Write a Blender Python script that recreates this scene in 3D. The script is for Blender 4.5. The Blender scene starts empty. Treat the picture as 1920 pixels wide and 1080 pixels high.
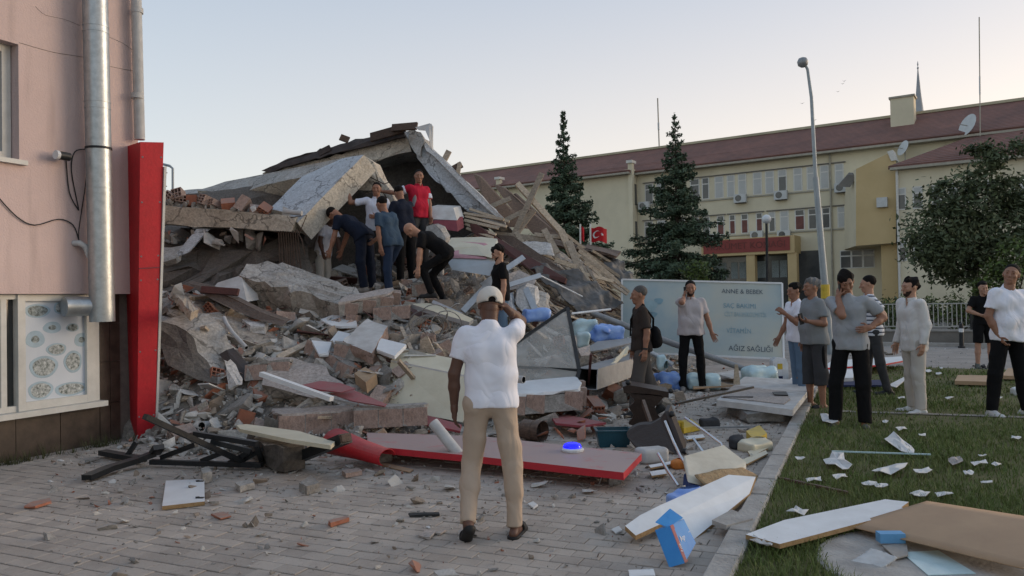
import bpy, bmesh, math, random
import numpy as np
from mathutils import Vector, Matrix, noise as mnoise
random.seed(7); np.random.seed(7)
scene = bpy.context.scene
C = scene.collection
rad = math.radians
# ---------------------------------------------------------------- camera
W, H, F = 1920.0, 1080.0, 1450.0
CAMZ, PITCH, ROLL = 1.55, rad(0.87), rad(1.0)
cam_data = bpy.data.cameras.new('camera'); cam = bpy.data.objects.new('camera', cam_data); C.objects.link(cam)
RC = Matrix.Rotation(math.pi/2 + PITCH, 3, 'X') @ Matrix.Rotation(-ROLL, 3, 'Z')
cam.matrix_world = Matrix.Translation((0, 0, CAMZ)) @ RC.to_4x4()
cam_data.sensor_width = 36.0; cam_data.lens = F / W * 36.0
cam_data.clip_start = 0.05; cam_data.clip_end = 3000.0
scene.camera = cam
# ---------------------------------------------------------------- sky, sun, exposure
world = bpy.data.worlds.new('World'); scene.world = world; world.use_nodes = True
SUN_EL, SUN_AZ = rad(7.0), rad(72.0)          # azimuth measured from +Y (view axis) towards +X
wn = world.node_tree.nodes; wl = world.node_tree.links
bg = wn['Background']
sky = wn.new('ShaderNodeTexSky'); sky.sky_type = 'NISHITA'; sky.sun_disc = False
sky.sun_elevation = SUN_EL; sky.sun_rotation = SUN_AZ
sky.altitude = 600; sky.air_density = 1.0; sky.dust_density = 2.2; sky.ozone_density = 1.0
# thin even veil of evening haze, the same all round the horizon
tcw = wn.new('ShaderNodeTexCoord'); sxyz = wn.new('ShaderNodeSeparateXYZ'); wl.new(tcw.outputs['Generated'], sxyz.inputs[0])
mr = wn.new('ShaderNodeMapRange'); mr.inputs['From Min'].default_value = 0.0; mr.inputs['From Max'].default_value = 0.5
mr.inputs['To Min'].default_value = 1.0; mr.inputs['To Max'].default_value = 0.0
wl.new(sxyz.outputs['Z'], mr.inputs['Value'])
vr = wn.new('ShaderNodeMix'); vr.data_type = 'RGBA'
vr.inputs[6].default_value = (2.45, 3.05, 3.95, 1); vr.inputs[7].default_value = (6.7, 5.8, 4.85, 1)
wl.new(mr.outputs[0], vr.inputs[0])
# the afterglow: horizon haze is peach towards the set sun, cream away from it
dt = wn.new('ShaderNodeVectorMath'); dt.operation = 'DOT_PRODUCT'; wl.new(tcw.outputs['Generated'], dt.inputs[0]); dt.inputs[1].default_value = (math.sin(SUN_AZ), math.cos(SUN_AZ), 0.0)
mr2 = wn.new('ShaderNodeMapRange'); mr2.inputs['From Min'].default_value = -0.15; mr2.inputs['From Max'].default_value = 0.9; wl.new(dt.outputs['Value'], mr2.inputs['Value'])
hz = wn.new('ShaderNodeMix'); hz.data_type = 'RGBA'; hz.inputs[6].default_value = (5.7, 5.5, 5.15, 1); hz.inputs[7].default_value = (8.4, 6.1, 4.35, 1)
wl.new(mr2.outputs[0], hz.inputs[0]); wl.new(hz.outputs[2], vr.inputs[7])
mixs = wn.new('ShaderNodeMix'); mixs.data_type = 'RGBA'; mixs.inputs[0].default_value = 0.64
wl.new(sky.outputs[0], mixs.inputs[6]); wl.new(vr.outputs[2], mixs.inputs[7])
wl.new(mixs.outputs[2], bg.inputs['Color']); bg.inputs['Strength'].default_value = 0.14
sun_data = bpy.data.lights.new('sun', 'SUN'); sun_data.energy = 1.4; sun_data.angle = rad(40); sun_data.color = (1.0, 0.82, 0.66)
sun = bpy.data.objects.new('sun', sun_data); C.objects.link(sun)
sd = Vector((math.sin(SUN_AZ)*math.cos(SUN_EL), math.cos(SUN_AZ)*math.cos(SUN_EL), math.sin(SUN_EL)))
sun.rotation_euler = sd.to_track_quat('Z', 'Y').to_euler()
scene.view_settings.view_transform = 'Standard'; scene.view_settings.look = 'None'
scene.view_settings.gamma = 1.0; scene.view_settings.use_curve_mapping = False
scene.view_settings.exposure = 0.6
scene.render.engine = 'CYCLES'
try:
    scene.cycles.use_denoising = True; scene.cycles.denoiser = 'OPENIMAGEDENOISE'
    scene.cycles.max_bounces = 6; scene.cycles.diffuse_bounces = 3; scene.cycles.transparent_max_bounces = 8
except Exception: pass
# ---------------------------------------------------------------- helpers: survey (photo pixel + distance -> place)
CP = Vector((0, 0, CAMZ))
def ray(px, py): return RC @ Vector(((px - 960)/F, (540 - py)/F, -1.0))
def D(px, py, d):
    v = ray(px, py); return CP + v*(d/v.y)
def Z(px, py, z=0.0):
    v = ray(px, py); return CP + v*((z - CAMZ)/v.z)
def pts(lst): return [D(*p) for p in lst]
US = Vector((math.sin(rad(24.3)), math.cos(rad(24.3)), 0)); VS = Vector((US.y, -US.x, 0))   # street axes: along, across
UP = Vector((0, 0, 1))
# ---------------------------------------------------------------- materials
MATS = {}
def mat(name, c, c2=None, sc=6.0, rough=0.85, bump=0.25, bsc=40.0, metal=0.0, spec=0.3, rnd=0.0, dust=0.0, alpha=1.0, trans=0.0, stain=0.0, streak=None, dustc=(0.30,0.275,0.25), grain=0.0, crack=0.0):
    if name in MATS: return MATS[name]
    m = bpy.data.materials.new(name); m.use_nodes = True; MATS[name] = m
    nt = m.node_tree; n = nt.nodes; l = nt.links; b = n['Principled BSDF']
    b.inputs['Roughness'].default_value = rough; b.inputs['Metallic'].default_value = metal
    b.inputs['Specular IOR Level'].default_value = spec
    tc = n.new('ShaderNodeTexCoord'); co = tc.outputs['Object']
    if streak:
        mp = n.new('ShaderNodeMapping'); mp.inputs['Scale'].default_value = streak; l.new(co, mp.inputs[0]); co2 = mp.outputs[0]
    else: co2 = co
    t = n.new('ShaderNodeTexNoise'); t.inputs['Scale'].default_value = sc; t.inputs['Detail'].default_value = 8; t.inputs['Roughness'].default_value = 0.65
    l.new(co2, t.inputs['Vector'])
    mx = n.new('ShaderNodeMix'); mx.data_type = 'RGBA'
    if c2 is None: c2 = tuple(x*0.72 for x in c)
    rmp = n.new('ShaderNodeMapRange'); rmp.inputs['From Min'].default_value = 0.33; rmp.inputs['From Max'].default_value = 0.67
    l.new(t.outputs['Fac'], rmp.inputs['Value']); l.new(rmp.outputs[0], mx.inputs[0])
    mx.inputs[6].default_value = (*c, 1); mx.inputs[7].default_value = (*c2, 1)
    out = mx.outputs[2]
    if stain > 0:
        t2 = n.new('ShaderNodeTexNoise'); t2.inputs['Scale'].default_value = sc*0.35; t2.inputs['Detail'].default_value = 10; t2.inputs['Roughness'].default_value = 0.72
        mp2 = n.new('ShaderNodeMapping'); mp2.inputs['Location'].default_value = (3.1, 7.7, 1.3); l.new(co, mp2.inputs[0]); l.new(mp2.outputs[0], t2.inputs['Vector'])
        r2 = n.new('ShaderNodeMapRange'); r2.inputs['From Min'].default_value = 0.52; r2.inputs['From Max'].default_value = 0.72; r2.inputs['To Max'].default_value = stain
        l.new(t2.outputs['Fac'], r2.inputs['Value'])
        m2 = n.new('ShaderNodeMix'); m2.data_type = 'RGBA'; l.new(r2.outputs[0], m2.inputs[0]); l.new(out, m2.inputs[6])
        m2.inputs[7].default_value = (c[0]*0.42, c[1]*0.38, c[2]*0.34, 1); out = m2.outputs[2]
    if rnd > 0:
        oi = n.new('ShaderNodeObjectInfo'); hs = n.new('ShaderNodeHueSaturation')
        r3 = n.new('ShaderNodeMapRange'); r3.inputs['To Min'].default_value = 1 - rnd; r3.inputs['To Max'].default_value = 1 + rnd
        l.new(oi.outputs['Random'], r3.inputs['Value']); l.new(r3.outputs[0], hs.inputs['Value']); l.new(out, hs.inputs['Color']); out = hs.outputs[0]
    if dust > 0:      # plaster dust that settled on upward faces
        ge = n.new('ShaderNodeNewGeometry'); sp = n.new('ShaderNodeSeparateXYZ'); l.new(ge.outputs['True Normal'], sp.inputs[0])
        r4 = n.new('ShaderNodeMapRange'); r4.inputs['From Min'].default_value = 0.25; r4.inputs['From Max'].default_value = 0.9; r4.inputs['To Max'].default_value = dust
        l.new(sp.outputs['Z'], r4.inputs['Value'])
        mu = n.new('ShaderNodeMath'); mu.operation = 'MULTIPLY'; l.new(r4.outputs[0], mu.inputs[0])
        r5 = n.new('ShaderNodeMapRange'); r5.inputs['From Min'].default_value = 0.3; r5.inputs['From Max'].default_value = 0.6; r5.inputs['To Min'].default_value = 0.35
        l.new(t.outputs['Fac'], r5.inputs['Value']); l.new(r5.outputs[0], mu.inputs[1])
        m4 = n.new('ShaderNodeMix'); m4.data_type = 'RGBA'; l.new(mu.outputs[0], m4.inputs[0]); l.new(out, m4.inputs[6])
        m4.inputs[7].default_value = (*dustc, 1); out = m4.outputs[2]
    if crack > 0:      # hairline cracks
        vo = n.new('ShaderNodeTexVoronoi'); vo.feature = 'DISTANCE_TO_EDGE'; vo.inputs['Scale'].default_value = 1.25
        wp_ = n.new('ShaderNodeTexNoise'); wp_.inputs['Scale'].default_value = 5; wp_.inputs['Detail'].default_value = 4; l.new(co, wp_.inputs['Vector'])
        va = n.new('ShaderNodeVectorMath'); va.operation = 'MULTIPLY_ADD'; l.new(wp_.outputs['Color'], va.inputs[0]); va.inputs[1].default_value = (0.35,0.35,0.35); l.new(co, va.inputs[2]); l.new(va.outputs[0], vo.inputs['Vector'])
        r6 = n.new('ShaderNodeMapRange'); r6.inputs['From Min'].default_value = 0.006; r6.inputs['From Max'].default_value = 0.02; r6.inputs['To Min'].default_value = crack; r6.inputs['To Max'].default_value = 0.0
        l.new(vo.outputs['Distance'], r6.inputs['Value']); m6 = n.new('ShaderNodeMix'); m6.data_type = 'RGBA'; l.new(r6.outputs[0], m6.inputs[0]); l.new(out, m6.inputs[6]); m6.inputs[7].default_value = (0.05,0.045,0.04,1); out = m6.outputs[2]
    if grain > 0:      # fine speckle of grit and pores
        tg = n.new('ShaderNodeTexNoise'); tg.inputs['Scale'].default_value = 26; tg.inputs['Detail'].default_value = 6; tg.inputs['Roughness'].default_value = 0.8; l.new(co, tg.inputs['Vector'])
        rg = n.new('ShaderNodeMapRange'); rg.inputs['From Min'].default_value = 0.3; rg.inputs['From Max'].default_value = 0.7; rg.inputs['To Min'].default_value = 1-grain*1.4; rg.inputs['To Max'].default_value = 1+grain
        l.new(tg.outputs['Fac'], rg.inputs['Value']); hg = n.new('ShaderNodeHueSaturation'); l.new(rg.outputs[0], hg.inputs['Value']); l.new(out, hg.inputs['Color']); out = hg.outputs[0]
    l.new(out, b.inputs['Base Color'])
    if bump > 0:
        t3 = n.new('ShaderNodeTexNoise'); t3.inputs['Scale'].default_value = bsc; t3.inputs['Detail'].default_value = 6
        l.new(co, t3.inputs['Vector'])
        bp = n.new('ShaderNodeBump'); bp.inputs['Strength'].default_value = bump; bp.inputs['Distance'].default_value = 0.02
        l.new(t3.outputs['Fac'], bp.inputs['Height']); l.new(bp.outputs[0], b.inputs['Normal'])
    if alpha < 1: b.inputs['Alpha'].default_value = alpha
    if trans > 0: b.inputs['Transmission Weight'].default_value = trans; b.inputs['IOR'].default_value = 1.3
    return m
mat('concrete', (0.43,0.415,0.39), (0.29,0.275,0.25), 3.5, 0.92, 0.5, 25, stain=0.45, grain=0.34, crack=0.6)
mat('concrete_warm', (0.40,0.36,0.31), (0.25,0.22,0.185), 4, 0.92, 0.5, 25, stain=0.4, grain=0.34, crack=0.6)
mat('concrete_cream', (0.62,0.57,0.48), (0.43,0.39,0.325), 4, 0.92, 0.6, 20, stain=0.5, grain=0.34, crack=0.6)
mat('concrete_chip', (0.36,0.345,0.32), (0.22,0.205,0.185), 9, 0.92, 0.5, 50, rnd=0.35, grain=0.30)
mat('concrete_brown_shade', (0.125,0.11,0.095), (0.07,0.062,0.055), 4, 0.95, 0.6, 20, dust=0.35, grain=0.34, crack=0.0)  # dark brown concrete; on inner_wall and void_wall it also carries interior shade
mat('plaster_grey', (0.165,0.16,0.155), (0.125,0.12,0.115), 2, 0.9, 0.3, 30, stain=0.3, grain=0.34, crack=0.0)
mat('plaster_white', (0.62,0.61,0.60), (0.47,0.46,0.44), 5, 0.85, 0.35, 30, stain=0.3, dust=0.3, grain=0.34, crack=0.0)
mat('plaster_blue', (0.50,0.53,0.56), (0.40,0.42,0.44), 4, 0.8, 0.3, 30, stain=0.35, grain=0.34, crack=0.6)
mat('plaster_pinkish', (0.44,0.385,0.35), (0.34,0.31,0.285), 4, 0.88, 0.3, 30, stain=0.25, grain=0.34, crack=0.0)
mat('debris_dirt', (0.33,0.30,0.265), (0.15,0.135,0.12), 7, 0.97, 0.9, 35, grain=0.30)
mat('clay', (0.37,0.155,0.095), (0.27,0.105,0.065), 10, 0.9, 0.3, 60, rnd=0.25, dust=0.65)
mat('clay_hole_shade', (0.10,0.045,0.03), (0.07,0.03,0.02), 10, 0.95, 0.0)  # shade inside the brick holes, put into the colour
mat('brick_dusty', (0.40,0.30,0.255), (0.31,0.22,0.18), 8, 0.92, 0.5, 40, stain=0.2, dust=0.5, grain=0.30)
mat('mortar', (0.36,0.345,0.32), (0.26,0.25,0.23), 9, 0.95, 0.5, 60, dust=0.2, grain=0.34, crack=0.0)
mat('wood_grey', (0.44,0.37,0.29), (0.28,0.23,0.175), 5, 0.85, 0.4, 60, rnd=0.3, dust=0.2, streak=(2,2,14), grain=0.30)
mat('wood_pale', (0.60,0.50,0.38), (0.44,0.35,0.25), 5, 0.85, 0.3, 60, rnd=0.2, streak=(2,2,14), grain=0.30)
mat('wood_brown', (0.125,0.085,0.062), (0.07,0.045,0.034), 6, 0.85, 0.4, 60, rnd=0.25, dust=0.3, streak=(2,2,14), grain=0.30)
mat('wood_dark', (0.030,0.017,0.012), (0.018,0.010,0.008), 6, 0.45, 0.2, 40, dust=0.12, streak=(2,12,2))
mat('roof_felt', (0.075,0.058,0.052), (0.042,0.034,0.031), 6, 0.85, 0.6, 30, stain=0.3)
mat('rust_red', (0.125,0.055,0.05), (0.08,0.035,0.032), 6, 0.7, 0.3, 30, dust=0.2)
mat('white_board', (0.74,0.765,0.78), (0.68,0.70,0.71), 4, 0.45, 0.05, 30, dust=0.18, spec=0.4)
mat('white_dusty', (0.62,0.63,0.625), (0.50,0.495,0.48), 5, 0.7, 0.15, 30, dust=0.45, stain=0.15)
mat('chipboard', (0.36,0.24,0.12), (0.26,0.165,0.08), 40, 0.9, 0.3, 120)
mat('hardboard', (0.42,0.285,0.175), (0.36,0.235,0.14), 3, 0.75, 0.12, 120, dust=0.1)
mat('cream', (0.60,0.565,0.44), (0.54,0.50,0.37), 3, 0.55, 0.08, 30, stain=0.22, dust=0.15)
mat('red_paint', (0.50,0.018,0.028), (0.40,0.018,0.026), 3, 0.55, 0.1, 30, stain=0.3, dust=0.3, grain=0.12)
mat('red_panel', (0.50,0.03,0.045), (0.44,0.03,0.04), 5, 0.5, 0.06, 40, dust=1.5, dustc=(0.36,0.27,0.255))
mat('red_fabric', (0.33,0.07,0.085), (0.26,0.055,0.065), 8, 0.85, 0.2, 60, dust=0.35)
mat('maroon', (0.20,0.045,0.06), None, 8, 0.7, 0.1, 40)
mat('pink_paint', (0.56,0.30,0.33), None, 8, 0.7, 0.1, 40)
mat('black_metal', (0.028,0.030,0.033), (0.018,0.02,0.022), 6, 0.45, 0.1, 50, metal=0.3, dust=0.25)
mat('alu', (0.50,0.52,0.54), (0.40,0.42,0.44), 7, 0.45, 0.08, 40, metal=0.5, dust=0.25)
mat('steel_grey', (0.30,0.31,0.32), (0.22,0.225,0.23), 7, 0.5, 0.1, 40, metal=0.4, dust=0.35)
mat('galv', (0.46,0.49,0.50), (0.34,0.365,0.375), 14, 0.38, 0.06, 40, metal=0.75, stain=0.25)
mat('chrome', (0.72,0.73,0.75), None, 5, 0.15, 0.0, metal=1.0)
mat('rebar', (0.12,0.085,0.065), None, 20, 0.8, 0.3, 80, metal=0.3)
mat('pvc_grey', (0.50,0.51,0.51), (0.40,0.40,0.395), 8, 0.6, 0.08, 40, dust=0.3)
mat('hollow_shade', (0.02,0.02,0.02), None, 8, 0.9, 0)  # near black that paints the shade in pipe, duct and drum hollows
mat('cable', (0.03,0.03,0.03), None, 8, 0.7, 0)
mat('cable_grey', (0.22,0.215,0.21), None, 8, 0.8, 0)
mat('blue_plastic', (0.10,0.22,0.62), (0.30,0.45,0.75), 5, 0.35, 0.2, 12, spec=0.5)
mat('pale_plastic', (0.52,0.66,0.68), (0.40,0.55,0.58), 7, 0.3, 0.5, 9, spec=0.5)
mat('white_plastic', (0.72,0.74,0.76), None, 7, 0.4, 0.1, 20)
mat('teal_plastic', (0.018,0.075,0.105), None, 7, 0.4, 0.05, 20, dust=0.15)
mat('yellow_plastic', (0.62,0.44,0.05), None, 7, 0.5, 0.05, 20, dust=0.15)
mat('orange_stuff', (0.62,0.22,0.05), None, 9, 0.7, 0.3, 20)
mat('tarp', (0.17,0.165,0.16), (0.06,0.058,0.056), 3, 0.6, 0.9, 8, stain=0.5)
mat('beige_vinyl', (0.60,0.56,0.46), (0.50,0.46,0.37), 5, 0.5, 0.15, 20, stain=0.2)
mat('jute', (0.45,0.32,0.18), (0.30,0.20,0.11), 18, 0.95, 0.8, 60)
mat('cardboard', (0.40,0.29,0.19), None, 6, 0.9, 0.15, 50)
mat('paper', (0.62,0.62,0.61), (0.50,0.50,0.49), 7, 0.8, 0.25, 15)
mat('navy', (0.02,0.03,0.09), None, 6, 0.8, 0.1, 40)
mat('leaf_green', (0.10,0.12,0.065), (0.06,0.078,0.042), 1.2, 0.7, 0, spec=0.2)
mat('leaf_light', (0.12,0.16,0.045), (0.08,0.12,0.03), 1.2, 0.7, 0, spec=0.2)
mat('needle', (0.085,0.12,0.078), (0.058,0.088,0.055), 1.2, 0.75, 0, spec=0.2)
mat('bark', (0.07,0.055,0.045), None, 8, 0.95, 0.6, 30)
# ---------------------------------------------------------------- mesh builder
class MB:
    def __init__(s): s.v = []; s.f = []; s.m = []
    def add(s, vs, fs, mi=0):
        o = len(s.v); s.v += [tuple(p) for p in vs]
        for f in fs: s.f.append([i+o for i in f]); s.m.append(mi)
        return s
    def box(s, c, size, R=None, mi=0):
        x, y, z = (a/2 for a in size); c = Vector(c)
        vs = [Vector(p) for p in ((-x,-y,-z),(x,-y,-z),(x,y,-z),(-x,y,-z),(-x,-y,z),(x,-y,z),(x,y,z),(-x,y,z))]
        if R is not None: vs = [R @ p for p in vs]
        return s.add([p + c for p in vs], ((0,3,2,1),(4,5,6,7),(0,1,5,4),(1,2,6,5),(2,3,7,6),(3,0,4,7)), mi)
    def bbox(s, c, ax, mi=0):
        """box from centre and three half-axis vectors"""
        c = Vector(c); a, b, d = ax
        vs = [c-a-b-d, c+a-b-d, c+a+b-d, c-a+b-d, c-a-b+d, c+a-b+d, c+a+b+d, c-a+b+d]
        return s.add(vs, ((0,3,2,1),(4,5,6,7),(0,1,5,4),(1,2,6,5),(2,3,7,6),(3,0,4,7)), mi)
    def bar(s, p, q, w, t, up=UP, mi=0):
        p = Vector(p); q = Vector(q); d = (q-p).normalized()
        if abs(d.dot(up)) > 0.97: up = Vector((0,1,0))
        r = d.cross(up).normalized(); u = r.cross(d).normalized()
        return s.bbox((p+q)/2, (r*(w/2), (q-p)/2, u*(t/2)), mi)
    def prism(s, poly, ext, mi=0, mside=None, mback=None):
        n = len(poly); e = Vector(ext); vs = [Vector(p) for p in poly]; vs += [p+e for p in vs[:n]]
        s.add(vs, [], mi); o = len(s.v) - 2*n
        s.f.append([o+i for i in range(n)]); s.m.append(mi)
        s.f.append([o+n+i for i in reversed(range(n))]); s.m.append(mback if mback is not None else mi)
        for i in range(n):
            j = (i+1) % n; s.f.append([o+i, o+n+i, o+n+j, o+j]); s.m.append(mside if mside is not None else mi)
        return s
    def tube(s, path, r, n=10, cap=True, mi=0, r2=None):
        path = [Vector(p) for p in path]; m = len(path); o = len(s.v); prev = None
        for i, p in enumerate(path):
            d = (path[min(i+1,m-1)] - path[max(i-1,0)]).normalized()
            if prev is None:
                a = Vector((0,0,1)) if abs(d.z) < 0.9 else Vector((1,0,0)); x = d.cross(a).normalized()
            else: x = (prev - d*prev.dot(d)).normalized()
            prev = x; y = d.cross(x); rr = r if r2 is None else r + (r2-r)*i/(m-1)
            for k in range(n):
                a = 2*math.pi*k/n; s.v.append(tuple(p + x*(math.cos(a)*rr) + y*(math.sin(a)*rr)))
        for i in range(m-1):
            for k in range(n):
                k2 = (k+1) % n; s.f.append([o+i*n+k, o+i*n+k2, o+(i+1)*n+k2, o+(i+1)*n+k]); s.m.append(mi)
        if cap:
            s.f.append([o+k for k in reversed(range(n))]); s.m.append(mi)
            s.f.append([o+(m-1)*n+k for k in range(n)]); s.m.append(mi)
        return s
    def lathe(s, prof, c, n=16, ax=UP, mi=0):
        ax = Vector(ax).normalized(); a = Vector((1,0,0)) if abs(ax.x) < 0.8 else Vector((0,1,0))
        x = ax.cross(a).normalized(); y = ax.cross(x); c = Vector(c); o = len(s.v); m = len(prof)
        for r, h in prof:
            for k in range(n):
                t = 2*math.pi*k/n; s.v.append(tuple(c + ax*h + x*(r*math.cos(t)) + y*(r*math.sin(t))))
        for i in range(m-1):
            for k in range(n):
                k2 = (k+1) % n; s.f.append([o+i*n+k, o+i*n+k2, o+(i+1)*n+k2, o+(i+1)*n+k]); s.m.append(mi)
        s.f.append([o+k for k in reversed(range(n))]); s.m.append(mi); s.f.append([o+(m-1)*n+k for k in range(n)]); s.m.append(mi)
        return s
    def build(s, name, mats, parent=None, smooth=False, base=None, fixn=True):
        """link as one mesh object; its origin goes to `base` (default: middle of its foot)"""
        if isinstance(mats, str): mats = [mats]
        A = np.array(s.v, dtype=float)
        if parent is not None: base = Vector((0,0,0)) if base is None else base
        elif base is None: base = Vector(((A[:,0].min()+A[:,0].max())/2, (A[:,1].min()+A[:,1].max())/2, A[:,2].min()))
        off = Vector(base)
        if parent is not None: off = parent_world(parent) + Vector(base)
        me = bpy.data.meshes.new(name); me.from_pydata([tuple(Vector(p)-off) for p in s.v], [], s.f)
        for mname in mats: me.materials.append(MATS[mname] if isinstance(mname, str) else mname)
        me.polygons.foreach_set('material_index', s.m)
        if fixn:
            bm = bmesh.new(); bm.from_mesh(me); bmesh.ops.recalc_face_normals(bm, faces=bm.faces); bm.to_mesh(me); bm.free()
        if smooth: me.polygons.foreach_set('use_smooth', [True]*len(me.polygons))
        me.update()
        o = bpy.data.objects.new(name, me); C.objects.link(o); o.location = Vector(base)
        if parent is not None: o.parent = parent
        return o
def parent_world(o):
    v = Vector((0,0,0))
    while o is not None: v = v + o.location; o = o.parent
    return v
def tag(o, label, cat, group=None, kind=None):
    o['label'] = label; o['category'] = cat
    if group: o['group'] = group
    if kind: o['kind'] = kind
    return o
def struct(o, label=None):
    o['kind'] = 'structure'
    if label: o['label'] = label
    return o
def empty(name, loc, label, cat, group=None):
    o = bpy.data.objects.new(name, None); C.objects.link(o); o.location = Vector(loc); o.empty_display_size = 0.1
    return tag(o, label, cat, group)
def smooth_by_angle(o, ang=40):
    me = o.data; me.polygons.foreach_set('use_smooth', [True]*len(me.polygons))
    try: me.set_sharp_from_angle(angle=rad(ang))
    except Exception: pass
    return o
def copy_obj(o, parent=None):
    c = o.copy(); C.objects.link(c); c.parent = parent; return c
# ragged slab: outline broken into short runs, sides in three uneven rings
def ragged(poly, ext, step=0.16, jit=0.035, rings=3, mb=None, mi=0, mside=None, seed=0, mback=None, relief=0.0):
    rng = random.Random(seed or hash(round(poly[0][0]*97+poly[0][2]*31, 3)))
    mb = mb or MB(); e = Vector(ext); poly = [Vector(p) for p in poly]; out = []
    n = len(poly); cen = sum(poly, Vector())/n
    for i in range(n):
        a, b = poly[i], poly[(i+1) % n]; L = (b-a).length; k = max(1, int(L/step))
        for j in range(k): out.append(a + (b-a)*((j + (rng.uniform(-.3,.3) if j else 0))/k))
    m = len(out); vs = []
    for r in range(rings):
        t = r/(rings-1)
        for p in out:
            inw = (cen-p).normalized(); ln = abs(rng.gauss(0, jit))*(1.2 if 0 < r < rings-1 else 1.0)
            vs.append(p + e*t + inw*ln + Vector((rng.gauss(0,jit), rng.gauss(0,jit), rng.gauss(0,jit)))*0.35)
    o = len(mb.v); mb.v += [tuple(v) for v in vs]
    if relief > 0 and m > 6:
        prev = [o+i for i in range(m)]; en = e.normalized()
        for q_ in (0.93, 0.7, 0.42):
            o2 = len(mb.v)
            for i in range(m):
                p = vs[i]; mb.v.append(tuple(cen + (p-cen)*(q_*rng.uniform(0.96,1.03)) - en*(rng.gauss(0, relief)*(0.35 if q_ > 0.9 else 1.0))))
            cur = [o2+i for i in range(m)]
            for i in range(m):
                j = (i+1) % m; mb.f.append([prev[i],prev[j],cur[j]]); mb.m.append(mi); mb.f.append([prev[i],cur[j],cur[i]]); mb.m.append(mi)
            prev = cur
        mb.f.append(prev); mb.m.append(mi)
    else: mb.f.append([o+i for i in range(m)]); mb.m.append(mi)
    mb.f.append([o+(rings-1)*m+i for i in reversed(range(m))]); mb.m.append(mi if mback is None else mback)
    ms = mi if mside is None else mside
    for r in range(rings-1):
        for i in range(m):
            j = (i+1) % m; mb.f.append([o+r*m+i, o+(r+1)*m+i, o+(r+1)*m+j, o+r*m+j]); mb.m.append(ms)
    return mb
# ================================================================ ground, paving, kerb, lawn, road
def sheet(name, poly, z, m, label=None, thick=0.0):
    mb = MB(); mb.add([(p[0], p[1], z) for p in poly], [list(range(len(poly)))])
    o = mb.build(name, m, base=(0,0,0)); return struct(o, label)
def newmat_nodes(name):
    m = bpy.data.materials.new(name); m.use_nodes = True; MATS[name] = m
    return m, m.node_tree.nodes, m.node_tree.links, m.node_tree.nodes['Principled BSDF']
mat('earth', (0.155,0.14,0.12), (0.10,0.09,0.078), 0.5, 0.95, 0.4, 10)
mat('asphalt_dust', (0.32,0.295,0.27), (0.22,0.203,0.187), 1.6, 0.93, 0.5, 60, stain=0.25)
sheet('ground', [(-900,-300),(900,-300),(900,1500),(-900,1500)], -0.06, 'earth')
# pavers: each stone its own tint by its cell, dusty
m, n, l, b = newmat_nodes('paver'); b.inputs['Roughness'].default_value = 0.93; b.inputs['Specular IOR Level'].default_value = 0.2
ge = n.new('ShaderNodeNewGeometry')
t = n.new('ShaderNodeTexNoise'); t.inputs['Scale'].default_value = 1.3; t.inputs['Detail'].default_value = 9; t.inputs['Roughness'].default_value = 0.7; l.new(ge.outputs['Position'], t.inputs['Vector'])
r = n.new('ShaderNodeMapRange'); r.inputs['From Min'].default_value = 0.35; r.inputs['From Max'].default_value = 0.65; l.new(t.outputs['Fac'], r.inputs['Value'])
mx = n.new('ShaderNodeMix'); mx.data_type = 'RGBA'; l.new(r.outputs[0], mx.inputs[0]); mx.inputs[6].default_value = (0.44,0.39,0.34,1); mx.inputs[7].default_value = (0.33,0.288,0.25,1)
oi = n.new('ShaderNodeObjectInfo'); ad = n.new('ShaderNodeMath'); ad.operation = 'ADD'; l.new(ge.outputs['Random Per Island'], ad.inputs[0]); l.new(oi.outputs['Random'], ad.inputs[1])
fr = n.new('ShaderNodeMath'); fr.operation = 'FRACT'; l.new(ad.outputs[0], fr.inputs[0])
r2 = n.new('ShaderNodeMapRange'); r2.inputs['To Min'].default_value = 0.88; r2.inputs['To Max'].default_value = 1.08; l.new(fr.outputs[0], r2.inputs['Value'])
hs = n.new('ShaderNodeHueSaturation'); l.new(r2.outputs[0], hs.inputs['Value']); l.new(mx.outputs[2], hs.inputs['Color'])
t4 = n.new('ShaderNodeTexNoise'); t4.inputs['Scale'].default_value = 30; t4.inputs['Detail'].default_value = 8; t4.inputs['Roughness'].default_value = 0.75; l.new(ge.outputs['Position'], t4.inputs['Vector'])
r4 = n.new('ShaderNodeMapRange'); r4.inputs['From Min'].default_value = 0.55; r4.inputs['From Max'].default_value = 0.75; r4.inputs['To Max'].default_value = 0.75; l.new(t4.outputs['Fac'], r4.inputs['Value'])
m5 = n.new('ShaderNodeMix'); m5.data_type = 'RGBA'; l.new(r4.outputs[0], m5.inputs[0]); l.new(hs.outputs[0], m5.inputs[6]); m5.inputs[7].default_value = (0.46,0.43,0.39,1)
t7 = n.new('ShaderNodeTexNoise'); t7.inputs['Scale'].default_value = 75; t7.inputs['Detail'].default_value = 4; l.new(ge.outputs['Position'], t7.inputs['Vector'])
r7 = n.new('ShaderNodeMapRange'); r7.inputs['From Min'].default_value = 0.62; r7.inputs['From Max'].default_value = 0.70; r7.inputs['To Max'].default_value = 0.5; l.new(t7.outputs['Fac'], r7.inputs['Value'])
m7 = n.new('ShaderNodeMix'); m7.data_type = 'RGBA'; l.new(r7.outputs[0], m7.inputs[0]); l.new(m5.outputs[2], m7.inputs[6]); m7.inputs[7].default_value = (0.13,0.11,0.10,1)
l.new(m7.outputs[2], b.inputs['Base Color'])
bp = n.new('ShaderNodeBump'); bp.inputs['Strength'].default_value = 0.35; bp.inputs['Distance'].default_value = 0.01; l.new(t4.outputs['Fac'], bp.inputs['Height']); l.new(bp.outputs[0], b.inputs['Normal'])
mat('joint_sand', (0.30,0.265,0.235), (0.21,0.185,0.165), 9, 0.97, 0.5, 60)
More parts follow.
